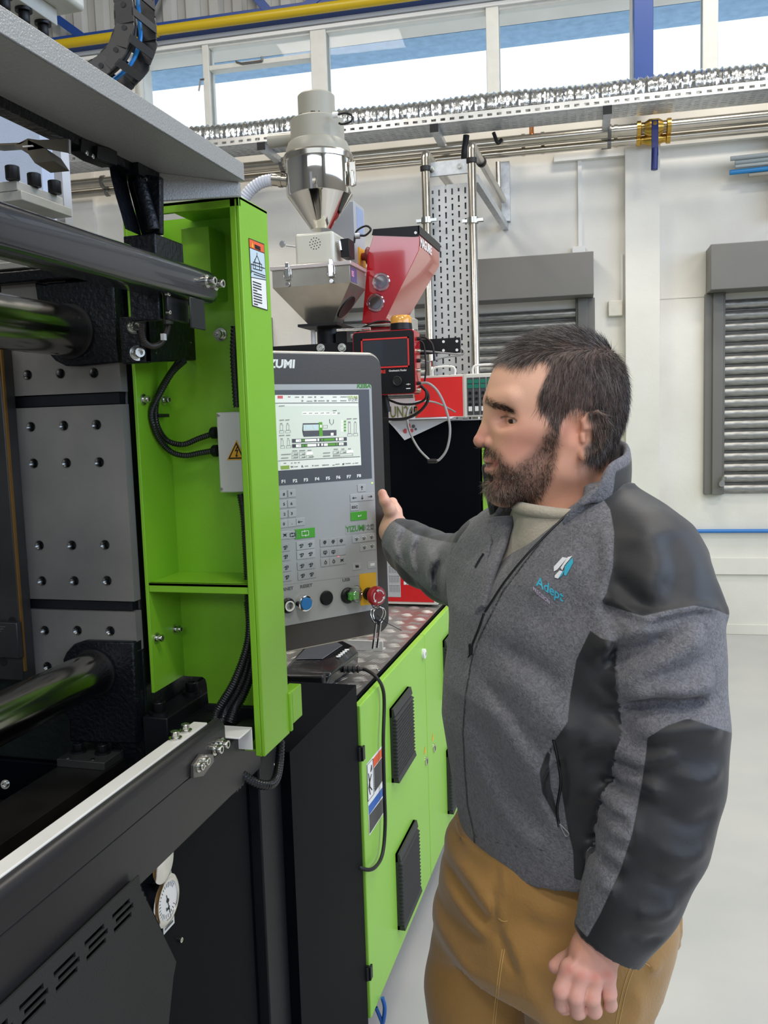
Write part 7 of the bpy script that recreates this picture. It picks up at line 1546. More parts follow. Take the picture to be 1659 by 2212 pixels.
# ---------------------------------------------------------------- hair strands
rs = np.random.RandomState(5)
HN = vnormals(HVw, HQ)
def strands(name, V, N, P, maskfn, count, length, width, combfn, cols, parent, seg=3, lift=0.45, jitter=0.35):
    w = maskfn(P, V, N); w = np.clip(w, 0, None); pr = w/w.sum(); idx = rs.choice(len(V), count, p=pr)
    base_ = V[idx]+rs.randn(count, 3)*0.0007; n = N[idx]; c = combfn(P[idx], base_, n); c = c-n*np.sum(c*n, 1, keepdims=True); c /= np.linalg.norm(c, axis=1, keepdims=True)+1e-9
    L_ = (length(P[idx]) if callable(length) else length)*(0.7+0.6*rs.rand(count)); dirv = n*lift+c+rs.randn(count, 3)*jitter; dirv /= np.linalg.norm(dirv, axis=1, keepdims=True)
    sag = c*0.6-n*0.25+rs.randn(count, 3)*jitter*0.6; rings = []
    side = np.cross(dirv, rs.randn(count, 3)); side /= np.linalg.norm(side, axis=1, keepdims=True); s2 = np.cross(dirv, side)
    for k in range(seg+1):
        t = k/seg; p = base_-n*0.001+dirv*(L_*t)[:, None]+sag*(L_*t*t*0.5)[:, None]; r = width*(1-0.85*t)
        for a in range(3): an = 2*math.pi*a/3; rings.append(p+r*(math.cos(an)*side+math.sin(an)*s2))
    VV = np.stack(rings, 1).reshape(-1, 3); m_ = 3*(seg+1); q = []
    for k in range(seg):
        for a in range(3): q.append((k*3+a, k*3+(a+1) % 3, k*3+3+(a+1) % 3, k*3+3+a))
    QQ = (np.array(q)[None]+(np.arange(count)*m_)[:, None, None]).reshape(-1, 4)
    HM = MATS.get('hair_strand')
    if HM is None:
        HM = mat('hair_strand', (50, 40, 36), 0.42, spec=0.4); x = HM.node_tree.nodes.new('ShaderNodeAttribute'); x.attribute_name = 'strand_colour'; HM.node_tree.links.new(x.outputs['Color'], HM.node_tree.nodes['Principled BSDF'].inputs['Base Color'])
    o = vmesh(name, VV, QQ, HM, parent); cc = cols(P[idx], count); attr(o, 'strand_colour', np.repeat(cc, m_, 0), 'C'); tag(o, kind='stuff'); return o
wF, wL, wU = to_world(FWD), to_world(LAT), np.array([0, 0, 1.0]); crown = to_world(H(1265, 745))
def hair_mask(P, V, N):
    sd = polysd(P, HAIR); q = V-to_world(hc); top = (q @ wU) > -0.16
    farside = (q @ wL) < 0.0
    m_ = sstep(-sd, -2, 5)*1.0; thin = np.exp(-(((P[:, 0]-1185)/40)**2+((P[:, 1]-785)/14)**2))*0.4
    lo = (q @ wU) > -0.085
    ear = polysd(P, [(1208, 915), (1228, 888), (1262, 886), (1281, 915), (1278, 953), (1256, 988), (1215, 992)])
    return np.where(lo & (ear > 0), m_*(1-thin), 0)
def comb(P, b, n):
    away = b-crown; away /= np.linalg.norm(away, axis=1, keepdims=True)+1e-9
    q = b-to_world(hc); f = (q @ wF); u = (q @ wU)
    topness = sstep(u, 0.055, 0.09)[:, None]
    side_ = away*0.8-wU*0.55-wF*0.15; top_ = wF*0.7+wU*0.35
    return side_*(1-topness)+top_*topness
def hcols(P, n):
    g = rs.rand(n); c = np.tile(LC(56, 46, 42), (n, 1))*(0.5+0.9*rs.rand(n))[:, None]; gm = g < 0.20+0.25*np.exp(-(((P[:, 0]-1100)/40)**2+((P[:, 1]-770)/25)**2)); c[gm] = LC(150, 144, 140)*(0.6+0.5*rs.rand(gm.sum()))[:, None]; return c
strands('hair', HVw, HN, hp_, hair_mask, 30000, lambda P: 0.0125+0.006*sstep(-P[:, 1], -800, -730), 0.00024, comb, hcols, person, lift=0.30, jitter=0.22)
def beard_mask(P, V, N):
    sd = polysd(P, BEARD); m_ = sstep(-sd, -7, 12); cheek = np.exp(-(((P[:, 0]-1150)/40)**2+((P[:, 1]-985)/26)**2)); lipd = linedist(P, [(1050, 992), (1068, 1000), (1050, 1010)])
    return m_*(1-0.6*cheek)*(lipd > 6)
def bcomb(P, b, n):
    down = -wU*1.0-wF*0.1; return np.tile(down, (len(b), 1))+rs.randn(len(b), 3)*0.35
def bcols(P, n):
    g = rs.rand(n); c = np.tile(LC(62, 46, 38), (n, 1))*(0.4+0.9*rs.rand(n))[:, None]; gm = g < 0.12+0.45*np.exp(-(((P[:, 0]-1062)/26)**2+((P[:, 1]-1062)/18)**2)); c[gm] = LC(176, 166, 152)*(0.6+0.5*rs.rand(gm.sum()))[:, None]; return c
strands('beard', HVw, HN, hp_, beard_mask, 13000, lambda P: 0.0075+0.004*np.exp(-(((P[:, 0]-1085)/50)**2+((P[:, 1]-1060)/25)**2)), 0.00019, bcomb, bcols, person, lift=0.38, jitter=0.4)
BROW = [(1043, 848), (1060, 866), (1080, 872), (1098, 866), (1112, 874), (1098, 878), (1078, 880), (1056, 876), (1045, 868)]
strands('eyebrow', HVw, HN, hp_, lambda P, V, N: (polysd(P, [(1046, 862), (1062, 868), (1086, 872), (1108, 886), (1100, 887), (1080, 883), (1062, 882), (1050, 874)]) < 0)*1.0, 900, 0.008, 0.00026, lambda P, b, n: np.tile(-wF+wU*0.1, (len(b), 1)), lambda P, n: np.tile(LC(40, 28, 24), (n, 1)), person, lift=0.3, jitter=0.22)

# ---------------------------------------------------------------- jacket
LS = np.array([0.50, -0.866, 0]); FB = np.array([-0.866, -0.50, 0])      # body's left, body's front
def sections(G, secs, flat=1.0):
    """stacked super-ellipses: (z, cx, cy, a, b, angle) with a along LS-like axis"""
    S = np.array(sorted(secs)); z = G.Z.ravel()
    I = [np.interp(z, S[:, 0], S[:, k]).astype(np.float32)[None, None, :] for k in range(1, 6)]
    cx_, cy_, a, b, an = I; dx, dy = G.X-cx_, G.Y-cy_; ca, sa = np.cos(an), np.sin(an)
    p, q = dx*ca+dy*sa, -dx*sa+dy*ca; e = 2.3
    s = (np.abs(p/a)**e+np.abs(q/b)**e)**(1/e); d = (s-1)*np.minimum(a, b)
    return np.maximum(d, np.maximum(S[0, 0]-G.Z, G.Z-S[-1, 0]))
A0 = math.atan2(LS[1], LS[0])
def zof(y, D=1.27, x=1200): return J(x, y, D)[2]
def sec(y, xl, xr, D, a_over_b, ang=A0):
    """section whose outline spans pixel xl..xr at row y"""
    L_, R__ = J(xl, y, D), J(xr, y, D); c = (L_+R__)/2; hw = (R__[0]-L_[0])/2
    ca, sa = math.cos(ang), math.sin(ang); b = hw/math.sqrt((a_over_b*ca)**2+sa**2); return (c[2], c[0], c[1], b*a_over_b, b, ang)
TS = [sec(1910, 1035, 1440, 1.310, 1.25), sec(1870, 1022, 1446, 1.310, 1.25), sec(1820, 1012, 1455, 1.310, 1.25), sec(1740, 998, 1462, 1.310, 1.25), sec(1650, 984, 1468, 1.310, 1.25), sec(1560, 970, 1472, 1.290, 1.28), sec(1480, 974, 1474, 1.27, 1.30), sec(1400, 986, 1478, 1.27, 1.36), sec(1310, 990, 1486, 1.27, 1.42), sec(1230, 1012, 1480, 1.27, 1.5), sec(1170, 1040, 1462, 1.27, 1.6), sec(1120, 1075, 1430, 1.27, 1.7), sec(1080, 1120, 1390, 1.27, 1.6), sec(1050, 1150, 1350, 1.27, 1.3)]
Gj = Grid(np.array([J(955, 1500, 1.27)[0], 0.86, zof(1905)-0.03]), np.array([J(1600, 1300, 1.1)[0], 1.68, J(1300, 960, 1.25)[2]]), 0.0046)
dt = sections(Gj, TS)
dt = smin(dt, cap(Gj, J(1165, 1165, 1.36), J(1085, 1225, 1.40), 0.07, 0.080), 0.05)
dt = smin(dt, cap(Gj, J(1300, 1132, 1.22), J(1385, 1200, 1.15), 0.050, 0.060), 0.05)
# left sleeve (near)
SLC = [(J(1388, 1195, 1.14), 0.058), (J(1408, 1262, 1.13), 0.068), (J(1420, 1340, 1.12), 0.0735), (J(1426, 1450, 1.12), 0.0735), (J(1448, 1575, 1.10), 0.064), (J(1444, 1690, 1.09), 0.061), (J(1415, 1810, 1.085), 0.059), (J(1365, 1930, 1.085), 0.054), (J(1318, 2030, 1.085), 0.0465)]
sl_ = tubechain(Gj, SLC, 0.03)
sl_only = sl_
# cut the cuff
cz, cn = J(1314, 2044, 1.085), nrm(J(1310, 2044, 1.085)-J(1345, 1975, 1.085)); cn2 = cn; cutp = (Gj.X-cz[0])*cn[0]+(Gj.Y-cz[1])*cn[1]+(Gj.Z-cz[2])*cn[2]
low = Gj.Z > zof(1905); pocket = None
dj = smin(dt, sl_, 0.012)
def ysurf(Y_, a, b): return 1.0/(1+np.exp((Y_-a)/b))
# folds: ridges and valleys drawn over the near side
FOLDS = [  # (polyline px, width m, height m)
    ([(1290, 1420), (1340, 1370), (1420, 1330)], .012, .010), ([(1300, 1500), (1370, 1440), (1460, 1390), (1520, 1350)], .013, .012), ([(1310, 1460), (1380, 1400), (1450, 1360)], .008, -.007), ([(1322, 1520), (1400, 1480), (1480, 1470), (1540, 1450)], .014, .013),
    ([(1335, 1545), (1400, 1512), (1470, 1510), (1530, 1500)], .009, -.013), ([(1340, 1580), (1420, 1560), (1500, 1550), (1556, 1572)], .014, .009), ([(1345, 1640), (1400, 1620), (1450, 1600)], .008, .006), ([(1320, 1690), (1370, 1680), (1420, 1690)], .009, .006), ([(1310, 1740), (1355, 1735)], .008, .006), ([(1305, 1790), (1350, 1790)], .009, .006), ([(1335, 1665), (1380, 1655)], .006, -.005), ([(1315, 1715), (1360, 1710)], .006, -.004), ([(1305, 1765), (1350, 1762)], .006, -.004), ([(1300, 1830), (1340, 1840)], .008, .005), ([(1285, 1890), (1320, 1905)], .009, .005), ([(1300, 1860), (1335, 1870)], .006, -.004),
    ([(1420, 1640), (1500, 1660), (1550, 1640)], .010, .004), ([(1400, 1720), (1470, 1750), (1540, 1730)], .011, -.004), ([(1390, 1790), (1460, 1820), (1520, 1800)], .011, .004), ([(1370, 1860), (1430, 1880), (1490, 1870)], .010, -.004), ([(1350, 1930), (1400, 1940), (1450, 1920)], .010, .005), ([(1330, 1985), (1380, 2010), (1420, 2000)], .009, -.005),
    ([(1268, 1260), (1285, 1330), (1282, 1400)], .009, -.010), ([(1225, 1240), (1262, 1290), (1262, 1350), (1235, 1400)], .014, .007), ([(1060, 1440), (1120, 1470), (1180, 1520), (1220, 1560)], .020, .008), ([(1075, 1400), (1140, 1420), (1200, 1460)], .014, -.007), ([(1030, 1500), (1080, 1560), (1140, 1640), (1180, 1720)], .016, .007), ([(1020, 1560), (1065, 1640), (1120, 1740), (1190, 1800)], .014, -.006), ([(1015, 1620), (1050, 1710), (1100, 1780), (1160, 1830)], .012, .005), ([(1040, 1480), (1100, 1530), (1150, 1600)], .010, -.005), ([(1120, 1280), (1180, 1230), (1260, 1190)], .020, .005), ([(1130, 1350), (1200, 1300), (1250, 1240)], .020, -.005),
    ([(1240, 1480), (1290, 1500), (1320, 1520)], .010, -.006), ([(1225, 1590), (1280, 1610), (1335, 1630)], .012, -.006), ([(1225, 1660), (1280, 1680), (1325, 1690)], .012, .006), ([(1215, 1560), (1270, 1550), (1320, 1570)], .012, .006),
    ([(1380, 1130), (1420, 1200), (1380, 1300)], .020, .005), ([(1440, 1150), (1460, 1230), (1430, 1300)], .018, -.005), ([(1340, 1250), (1370, 1290), (1400, 1320)], .010, -.005), ([(1297, 1303), (1345, 1318), (1388, 1330), (1440, 1318), (1500, 1308), (1545, 1316), (1566, 1326)], .006, .005), ([(1300, 1314), (1345, 1328), (1388, 1340), (1440, 1328), (1500, 1318), (1545, 1326)], .005, -.006), ([(1318, 1095), (1327, 1160), (1324, 1230), (1308, 1285), (1298, 1303)], .004, .004)]
def fold_field(G, folds, D0):
    """sum of ridges measured across the line of sight, faded behind the body"""
    q = np.stack(np.broadcast_arrays(G.X, G.Z), -1) if False else None
    X2, Z2 = G.X[:, 0, :], G.Z[:, 0, :]; X2, Z2 = np.broadcast_arrays(X2, Z2); out = np.zeros(X2.shape, np.float32)
    for line, w, h in folds:
        P = [J(x, y, D0) for x, y in line]; P = spline(P, 5) if len(P) > 2 else P; dd = np.full(X2.shape, 1e9, np.float32); n = len(P); tl = np.zeros(X2.shape, np.float32)
        for i in range(n-1):
            a, b = P[i][[0, 2]], P[i+1][[0, 2]]; e = b-a; t = np.clip(((X2-a[0])*e[0]+(Z2-a[1])*e[1])/(e @ e), 0, 1); q = np.hypot(X2-a[0]-t*e[0], Z2-a[1]-t*e[1]); u = (i+t)/(n-1); tl = np.where(q < dd, u, tl); dd = np.minimum(dd, q)
        out += h*np.exp(-(dd/w)**2)*np.clip(np.sin(np.pi*np.clip(tl, 0.04, 0.96))*1.6, 0, 1)
    return out
armf = [f for f in FOLDS if f[0][0][0] > 1262 and True]; 
fa = fold_field(Gj, [f for f in FOLDS if f[0][0][0] >= 1284], 1.06); ft = fold_field(Gj, [f for f in FOLDS if f[0][0][0] < 1284], 1.17)
dj = dj-1.35*fa[:, None, :]*ysurf(Gj.Y, 1.10, 0.012)-ft[:, None, :]*ysurf(Gj.Y, 1.28, 0.02)
dj = smax(dj, np.minimum(cutp+0*dj, 1e9), 0.004) if False else np.where(np.broadcast_to(sl_only < 0.03, dj.shape), np.maximum(dj, cutp), dj)
# torso hem: keep sleeve but cut the torso below the hem line
hemz = zof(1846, 1.2, 1100)
hl, hr = J(1022, 1828, 1.32), J(1275, 1880, 1.19); slope = (hr[2]-hl[2])/(hr[0]-hl[0])
hem = (hl[2]+slope*(Gj.X-hl[0]))-Gj.Z
armnear = np.broadcast_to(sl_only, dj.shape) < dt-0.0
dj = np.where(armnear, dj, np.maximum(dj, hem))
# flare where the sleeve seam sticks out at the shoulder end
dj = smin(dj, cap(Gj, J(1520, 1290, 1.10), J(1556, 1322, 1.10), 0.014, 0.006), 0.02)
# opening for the neck and the open front
nk = tubechain(Gj, [(H(1222, 1000), 0.062), (H(1222, 1085), 0.062), (H(1190, 1160), 0.040)], 0.01)
dj = smax(dj, -nk, 0.01)
# open front: wedge between the two zip edges
def poly2(G, px, D0):
    X2, Z2 = G.X[:, 0, :], G.Z[:, 0, :]; X2, Z2 = np.broadcast_arrays(X2, Z2); P2 = np.stack([X2.ravel(), Z2.ravel()], 1).astype(float)
    return polysd(P2, [J(x, y, D0)[[0, 2]] for x, y in px]).reshape(X2.shape).astype(np.float32)
OPEN = [(1112, 1060), (1108, 1110), (1096, 1160), (1078, 1215), (1062, 1262), (1047, 1318), (1062, 1300), (1092, 1252), (1134, 1202), (1184, 1150), (1238, 1100), (1268, 1080), (1270, 1040)]
wed = np.maximum(poly2(Gj, OPEN, 1.17)[:, None, :], Gj.Y-1.30)
dj = smax(dj, -wed, 0.006)
PKT = [(1197, 1596), (1172, 1628), (1158, 1668), (1165, 1715), (1187, 1755), (1207, 1784), (1204, 1745), (1212, 1690), (1207, 1640)]
dj = dj+(0.009*sstep(-poly2(Gj, PKT, 1.16), 0.0, 0.006))[:, None, :]
JV, JQ = Gj.mesh(dj)
JVw = to_world(JV); JN = vnormals(JVw, JQ); Pj = to_px(JVw)
YOKE = [(1300, 1075), (1318, 1100), (1327, 1150), (1324, 1225), (1310, 1282), (1297, 1303), (1345, 1318), (1388, 1331), (1440, 1319), (1500, 1308), (1540, 1315), (1590, 1335), (1620, 1200), (1480, 1000), (1365, 960), (1345, 1045)]
SIDE_ = [(1275, 1362), (1245, 1425), (1232, 1500), (1226, 1560), (1196, 1602), (1210, 1690), (1226, 1790), (1238, 1840), (1240, 1900), (1420, 1920), (1420, 1400), (1300, 1380)]
PATCH = [(1398, 1594), (1440, 1568), (1486, 1552), (1530, 1566), (1600, 1590), (1620, 1800), (1450, 2110), (1340, 2110), (1262, 2042), (1275, 2012), (1296, 1975), (1340, 1880), (1366, 1800), (1385, 1700), (1396, 1625)]
slv = np.zeros(len(JV)); 
ca_ = SLC
def ptube(V, chain):
    d = np.full(len(V), 1e9)
    for (a, ra), (b, rb) in zip(chain[:-1], chain[1:]):
        e = b-a; t = np.clip((V-a) @ e/(e @ e), 0, 1); d = np.minimum(d, np.linalg.norm(V-a-t[:, None]*e, axis=1)-(ra+(rb-ra)*t))
    return d
gi = np.clip(((JV-Gj.lo)/Gj.h).round().astype(int), 0, np.array(Gj.shape)-1); dts = np.broadcast_to(dt, dj.shape)[gi[:, 0], gi[:, 1], gi[:, 2]]; sls = np.broadcast_to(sl_only, dj.shape)[gi[:, 0], gi[:, 1], gi[:, 2]]
ssd = (sls-dts)/HK; issl = ssd < 0
m1 = polysd(Pj, YOKE); m2 = np.maximum(polysd(Pj, SIDE_), -ssd*0.7); m3 = np.maximum(polysd(Pj, PATCH), ssd*0.7)
far_ = JN @ LF*0
facing = -(JN @ (LF)); m3 = np.where(issl & (facing < -0.15), np.where(Pj[:, 1] > 1570, -5, m3), m3)
blk = np.minimum(np.minimum(m1, m2), m3)
pk = np.where(issl, 30.0, polysd(Pj, [(1194, 1606), (1178, 1632), (1165, 1668), (1171, 1712), (1188, 1742), (1205, 1778), (1202, 1745), (1190, 1700), (1186, 1650)])); blk = np.minimum(blk, pk)  # shade inside the pocket slit, painted into the colour along with the black panels
cuffd = np.where(issl, ((JV-cz) @ cn2)/HK*-1.0-11.0, 30.0); blk = np.minimum(blk, cuffd)
# seams: thin darker lines
zipl = [(1292, 1062), (1240, 1100), (1185, 1150), (1130, 1220), (1085, 1280), (1052, 1345), (1035, 1380), (1020, 1420), (1006, 1500), (1000, 1580), (1004, 1660), (1010, 1740), (1024, 1800), (1026, 1836)]
seam = np.minimum.reduce([linedist(Pj, zipl)-0.6, linedist(Pj, [(1300, 1082), (1312, 1105), (1317, 1150), (1313, 1225), (1298, 1285)])+1.0, np.where(issl, 1e3, linedist(Pj, [(1024, 1806), (1090, 1825), (1180, 1838), (1240, 1846)])+0.2), np.where(issl, linedist(Pj, [(1405, 1603), (1440, 1582), (1486, 1566), (1550, 1590)])+0.6, 1e3), np.where(issl, linedist(Pj, [(1310, 1305), (1390, 1320), (1500, 1297), (1540, 1305)])+1.0, 1e3), np.where(issl, 1e3, linedist(Pj, [(1236, 1440), (1222, 1500), (1216, 1555), (1190, 1592)])+0.8)])
def cloth_material(name, grey, dark):
    m = mat(name, grey, 0.85, sheen=0.12, bump=0.0001); nt = m.node_tree; b = nt.nodes['Principled BSDF']; N = nt.nodes.new; L = nt.links.new
    a = N('ShaderNodeAttribute'); a.attribute_name = 'black_panel_pocket_shade'; mr = N('ShaderNodeMapRange'); mr.inputs[1].default_value = -1.2; mr.inputs[2].default_value = 1.2
    L(a.outputs['Fac'], mr.inputs[0]); tc = N('ShaderNodeTexCoord'); nz = N('ShaderNodeTexNoise'); nz.inputs['Scale'].default_value = 210; nz.inputs['Detail'].default_value = 3; nz.inputs['Distortion'].default_value = 1.2; L(tc.outputs['Object'], nz.inputs['Vector'])
    mg = N('ShaderNodeMix'); mg.data_type = 'RGBA'; mp2 = N('ShaderNodeMapRange'); mp2.inputs[1].default_value = 0.35; mp2.inputs[2].default_value = 0.65; L(nz.outputs['Fac'], mp2.inputs[0]); L(mp2.outputs[0], mg.inputs['Factor']); mg.inputs['A'].default_value = lin(tuple(v*0.86 for v in grey)); mg.inputs['B'].default_value = lin(tuple(min(255, v*1.10) for v in grey))
    mx = N('ShaderNodeMix'); mx.data_type = 'RGBA'; L(mr.outputs[0], mx.inputs['Factor']); mx.inputs['A'].default_value = lin(dark); L(mg.outputs['Result'], mx.inputs['B'])
    s = N('ShaderNodeAttribute'); s.attribute_name = 'seam_line'; sr = N('ShaderNodeMapRange'); sr.inputs[1].default_value = 0.3; sr.inputs[2].default_value = 2.2; L(s.outputs['Fac'], sr.inputs[0])
    m2 = N('ShaderNodeMix'); m2.data_type = 'RGBA'; L(sr.outputs[0], m2.inputs['Factor']); m2.inputs['A'].default_value = lin((20, 20, 22)); L(mx.outputs['Result'], m2.inputs['B']); L(m2.outputs['Result'], b.inputs['Base Color'])
    for n_ in list(nt.nodes):
        if n_.type == 'BUMP': n_.inputs['Distance'].default_value = 0.0020; n_.inputs['Strength'].default_value = 0.75; L(nz.outputs['Fac'], n_.inputs['Height']); st_ = N('ShaderNodeMath'); st_.operation = 'MULTIPLY'; L(mr.outputs[0], st_.inputs[0]); st_.inputs[1].default_value = 0.8; ad = N('ShaderNodeMath'); ad.operation = 'ADD'; L(st_.outputs[0], ad.inputs[0]); ad.inputs[1].default_value = 0.08; L(ad.outputs[0], n_.inputs['Strength'])
    rr2 = N('ShaderNodeMapRange'); rr2.inputs[3].default_value = 0.55; rr2.inputs[4].default_value = 0.9; L(mr.outputs[0], rr2.inputs[0]); L(rr2.outputs[0], b.inputs['Roughness'])
    return m
FLEECE = cloth_material('grey_black_fleece', (106, 106, 111), (30, 31, 34))
jacket = vmesh('jacket', JVw, JQ, FLEECE, person); attr(jacket, 'black_panel_pocket_shade', blk); attr(jacket, 'seam_line', seam); jacket['label'] = 'grey fleece jacket with black shoulder, side and elbow panels'
# right sleeve, reaching to the panel
chain = [(SHR+np.array([0.0, 0, 0.0]), 0.082), (J(1030, 1234, 1.47), 0.066), (J(975, 1230, 1.60), 0.058), (J(918, 1206, 1.69), 0.052), (J(886, 1183, 1.755), 0.046), (J(866, 1164, 1.79), 0.040)]
Gr = grid_around([c[0] for c in chain], 0.11, 0.0046)
ds = tubechain(Gr, chain, 0.03); q0 = J(849, 1156, 1.79); cn = nrm(q0-J(895, 1188, 1.75)); ds = np.maximum(ds, (Gr.X-q0[0])*cn[0]+(Gr.Y-q0[1])*cn[1]+(Gr.Z-q0[2])*cn[2]-0.004)
RF = [([(872, 1140), (850, 1180), (868, 1220)], .010, .007), ([(900, 1150), (882, 1190), (900, 1240)], .010, .008), ([(930, 1160), (912, 1205), (928, 1262)], .010, .008), ([(960, 1168), (945, 1215), (960, 1280)], .011, .008), ([(990, 1176), (975, 1220), (992, 1290)], .011, .006), ([(886, 1150), (867, 1190), (884, 1232)], .006, -.006), ([(915, 1158), (897, 1200), (914, 1250)], .006, -.006), ([(945, 1166), (929, 1210), (944, 1272)], .006, -.006), ([(975, 1176), (960, 1220), (976, 1285)], .006, -.005)]
ds = ds-fold_field(Gr, RF, 1.62)[:, None, :]*1.25
RV, RQ = Gr.mesh(ds); RVw = to_world(RV); Pr = to_px(RVw); RN = vnormals(RVw, RQ)
mk_ = np.minimum(polysd(Pr, [(820, 1100), (862, 1128), (898, 1150), (940, 1162), (975, 1168), (1010, 1170), (1010, 1100), (850, 1080)])-4, polysd(Pr, [(826, 1185), (850, 1215), (885, 1248), (935, 1292), (985, 1320), (900, 1330), (820, 1260)])-4)
slr = vmesh('jacket_sleeve', RVw, RQ, FLEECE, jacket); attr(slr, 'black_panel_pocket_shade', mk_); attr(slr, 'seam_line', np.full(len(RV), 9.0))
# collar: thick standing band, near side open towards the neck
def ribbon_solid(name, lower, upper, th, material, parent, blkv, n=40):
    Lw = spline(lower, 10); Up_ = spline(upper, 10); m = len(Lw); cen = sum(Lw)/m; V = []
    K = 6
    for i in range(m):
        for k in range(K+1):
            p = Lw[i]+(Up_[i]-Lw[i])*k/K; V.append(p)
    V = np.array(V); tang = np.gradient(np.array(Lw), axis=0); upv = np.array(Up_)-np.array(Lw); nn = np.cross(tang, upv); nn /= np.linalg.norm(nn, axis=1, keepdims=True)+1e-9
    c2 = np.array(cen); s = np.sign(np.sum((np.array(Lw)-c2)*nn, 1)); nn *= s[:, None]; nn = np.repeat(nn, K+1, 0)
    prof_ = np.array([math.sqrt(max(0.05, 1-((k/K)-0.45)**2*2.6)) for k in range(K+1)]*m)[:, None]
    Vo, Vi = V+nn*th/2*prof_, V-nn*th/2*prof_; VV = np.concatenate([Vo, Vi]); N_ = len(V); Q = []
    for i in range(m-1):
        for k in range(K):
            a, b_, c_, d_ = i*(K+1)+k, (i+1)*(K+1)+k, (i+1)*(K+1)+k+1, i*(K+1)+k+1; Q.append((a, b_, c_, d_)); Q.append((a+N_, d_+N_, c_+N_, b_+N_))
        a, b_ = i*(K+1)+K, (i+1)*(K+1)+K; Q.append((a, b_, b_+N_, a+N_)); a, b_ = i*(K+1), (i+1)*(K+1); Q.append((a, a+N_, b_+N_, b_))
    for i in (0, m-1):
        for k in range(K): a = i*(K+1)+k; Q.append((a, a+1, a+1+N_, a+N_))
    bm = bmesh.new(); vv = [bm.verts.new(tuple(p)) for p in to_world(VV)]
    for q in Q: bm.faces.new([vv[i] for i in q])
    bmesh.ops.recalc_face_normals(bm, faces=bm.faces); me = bpy.data.meshes.new(name); bm.to_mesh(me); bm.free()
    me.polygons.foreach_set('use_smooth', [True]*len(me.polygons)); me.materials.append(material); o = bpy.data.objects.new(name, me); COL.objects.link(o); adopt(o, parent)
    sd = o.modifiers.new('s', 'SUBSURF'); sd.levels = sd.render_levels = 1
    kk = np.array([k/K for k in range(K+1)]*m); ii = np.repeat(np.arange(m)/(m-1), K+1); vals = np.concatenate([blkv(ii, kk, True), blkv(ii, kk, False)]); attr(o, 'black_panel_pocket_shade', vals); attr(o, 'seam_line', np.full(len(VV), 9.0)); return o
lowc = [J(1215, 1135, 1.165), J(1262, 1092, 1.155), J(1305, 1085, 1.165), J(1345, 1068, 1.21), J(1352, 1055, 1.27), J(1320, 1045, 1.34), J(1250, 1050, 1.375), J(1170, 1075, 1.365), J(1110, 1110, 1.34), J(1066, 1140, 1.315)]
uppc = [J(1250, 1092, 1.16), J(1292, 1048, 1.155), J(1318, 1002, 1.165), J(1352, 978, 1.21), J(1350, 955, 1.27), J(1318, 948, 1.33), J(1250, 955, 1.36), J(1170, 975, 1.36), J(1098, 985, 1.345), J(1040, 1002, 1.325)]
ribbon_solid('collar', lowc, uppc, 0.014, FLEECE, jacket, lambda i, k, out: np.where((i > 0.24) & (i < 0.62) & out & (k < 0.68), -3.0, np.where((i > 0.80), -3.0, 3.0)))
# far front edge of the open jacket
low2 = [J(1112, 1115, 1.28), J(1092, 1180, 1.25), J(1068, 1240, 1.225), J(1048, 1310, 1.21)]; up2 = [J(1052, 1120, 1.31), J(1046, 1190, 1.285), J(1036, 1260, 1.255), J(1028, 1335, 1.235)]
ribbon_solid('front_facing', low2, up2, 0.012, FLEECE, jacket, lambda i, k, out: np.full(i.shape, 3.0))
# zip, near edge
def tube_local(name, px, r, material, parent, n=8):
    b = MB(); b.tube([to_world(J(*p)) for p in px], r, n, smooth=6); return b.build(name, material, parent, smooth=60)
# sweater in the opening
SWT = mat('oatmeal_knit', (176, 168, 152), 0.9, var=0.05, vscale=40, bump=0.5, bscale=260, sheen=0.2)
Gs = Grid(J(1010, 1380, 1.2)-np.array([0.02, 0.12, 0.0]), J(1330, 1060, 1.2)+np.array([0.0, 0.30, 0.0]), 0.004)
dsw = sections(Gs, [sec(1390, 1022, 1440, 1.275, 1.3), sec(1300, 1026, 1440, 1.275, 1.4), sec(1230, 1050, 1430, 1.275, 1.5), sec(1170, 1085, 1400, 1.275, 1.6), sec(1130, 1112, 1360, 1.275, 1.6), sec(1095, 1118, 1345, 1.265, 1.2)])
dsw = smin(dsw, tubechain(Gs, [(J(1232, 1160, 1.25), 0.080), (J(1222, 1080, 1.25), 0.0675)], 0.02), 0.02)
nz_ = J(1160, 1098, 1.18); dsw = smax(dsw, (Gs.Z-nz_[2])+0.12*(Gs.X-nz_[0]), 0.004)
SV, SQ = Gs.mesh(dsw); swt = vmesh('sweater', to_world(SV), SQ, SWT, person)

SWR = MATS['oatmeal_knit']
b = MB(); ring = []
for k in range(33):
    a = 2*math.pi*k/32; p = J(1222, 1092, 1.25); p = p+np.array([math.cos(a)*0.0685, math.sin(a)*0.0685, 0]); p[2] = nz_[2]-0.12*(p[0]-nz_[0])-0.006; ring.append(to_world(p))
b.tube(ring, 0.009, 10, caps=False); b.build('neck_band', SWR, swt, smooth=60)
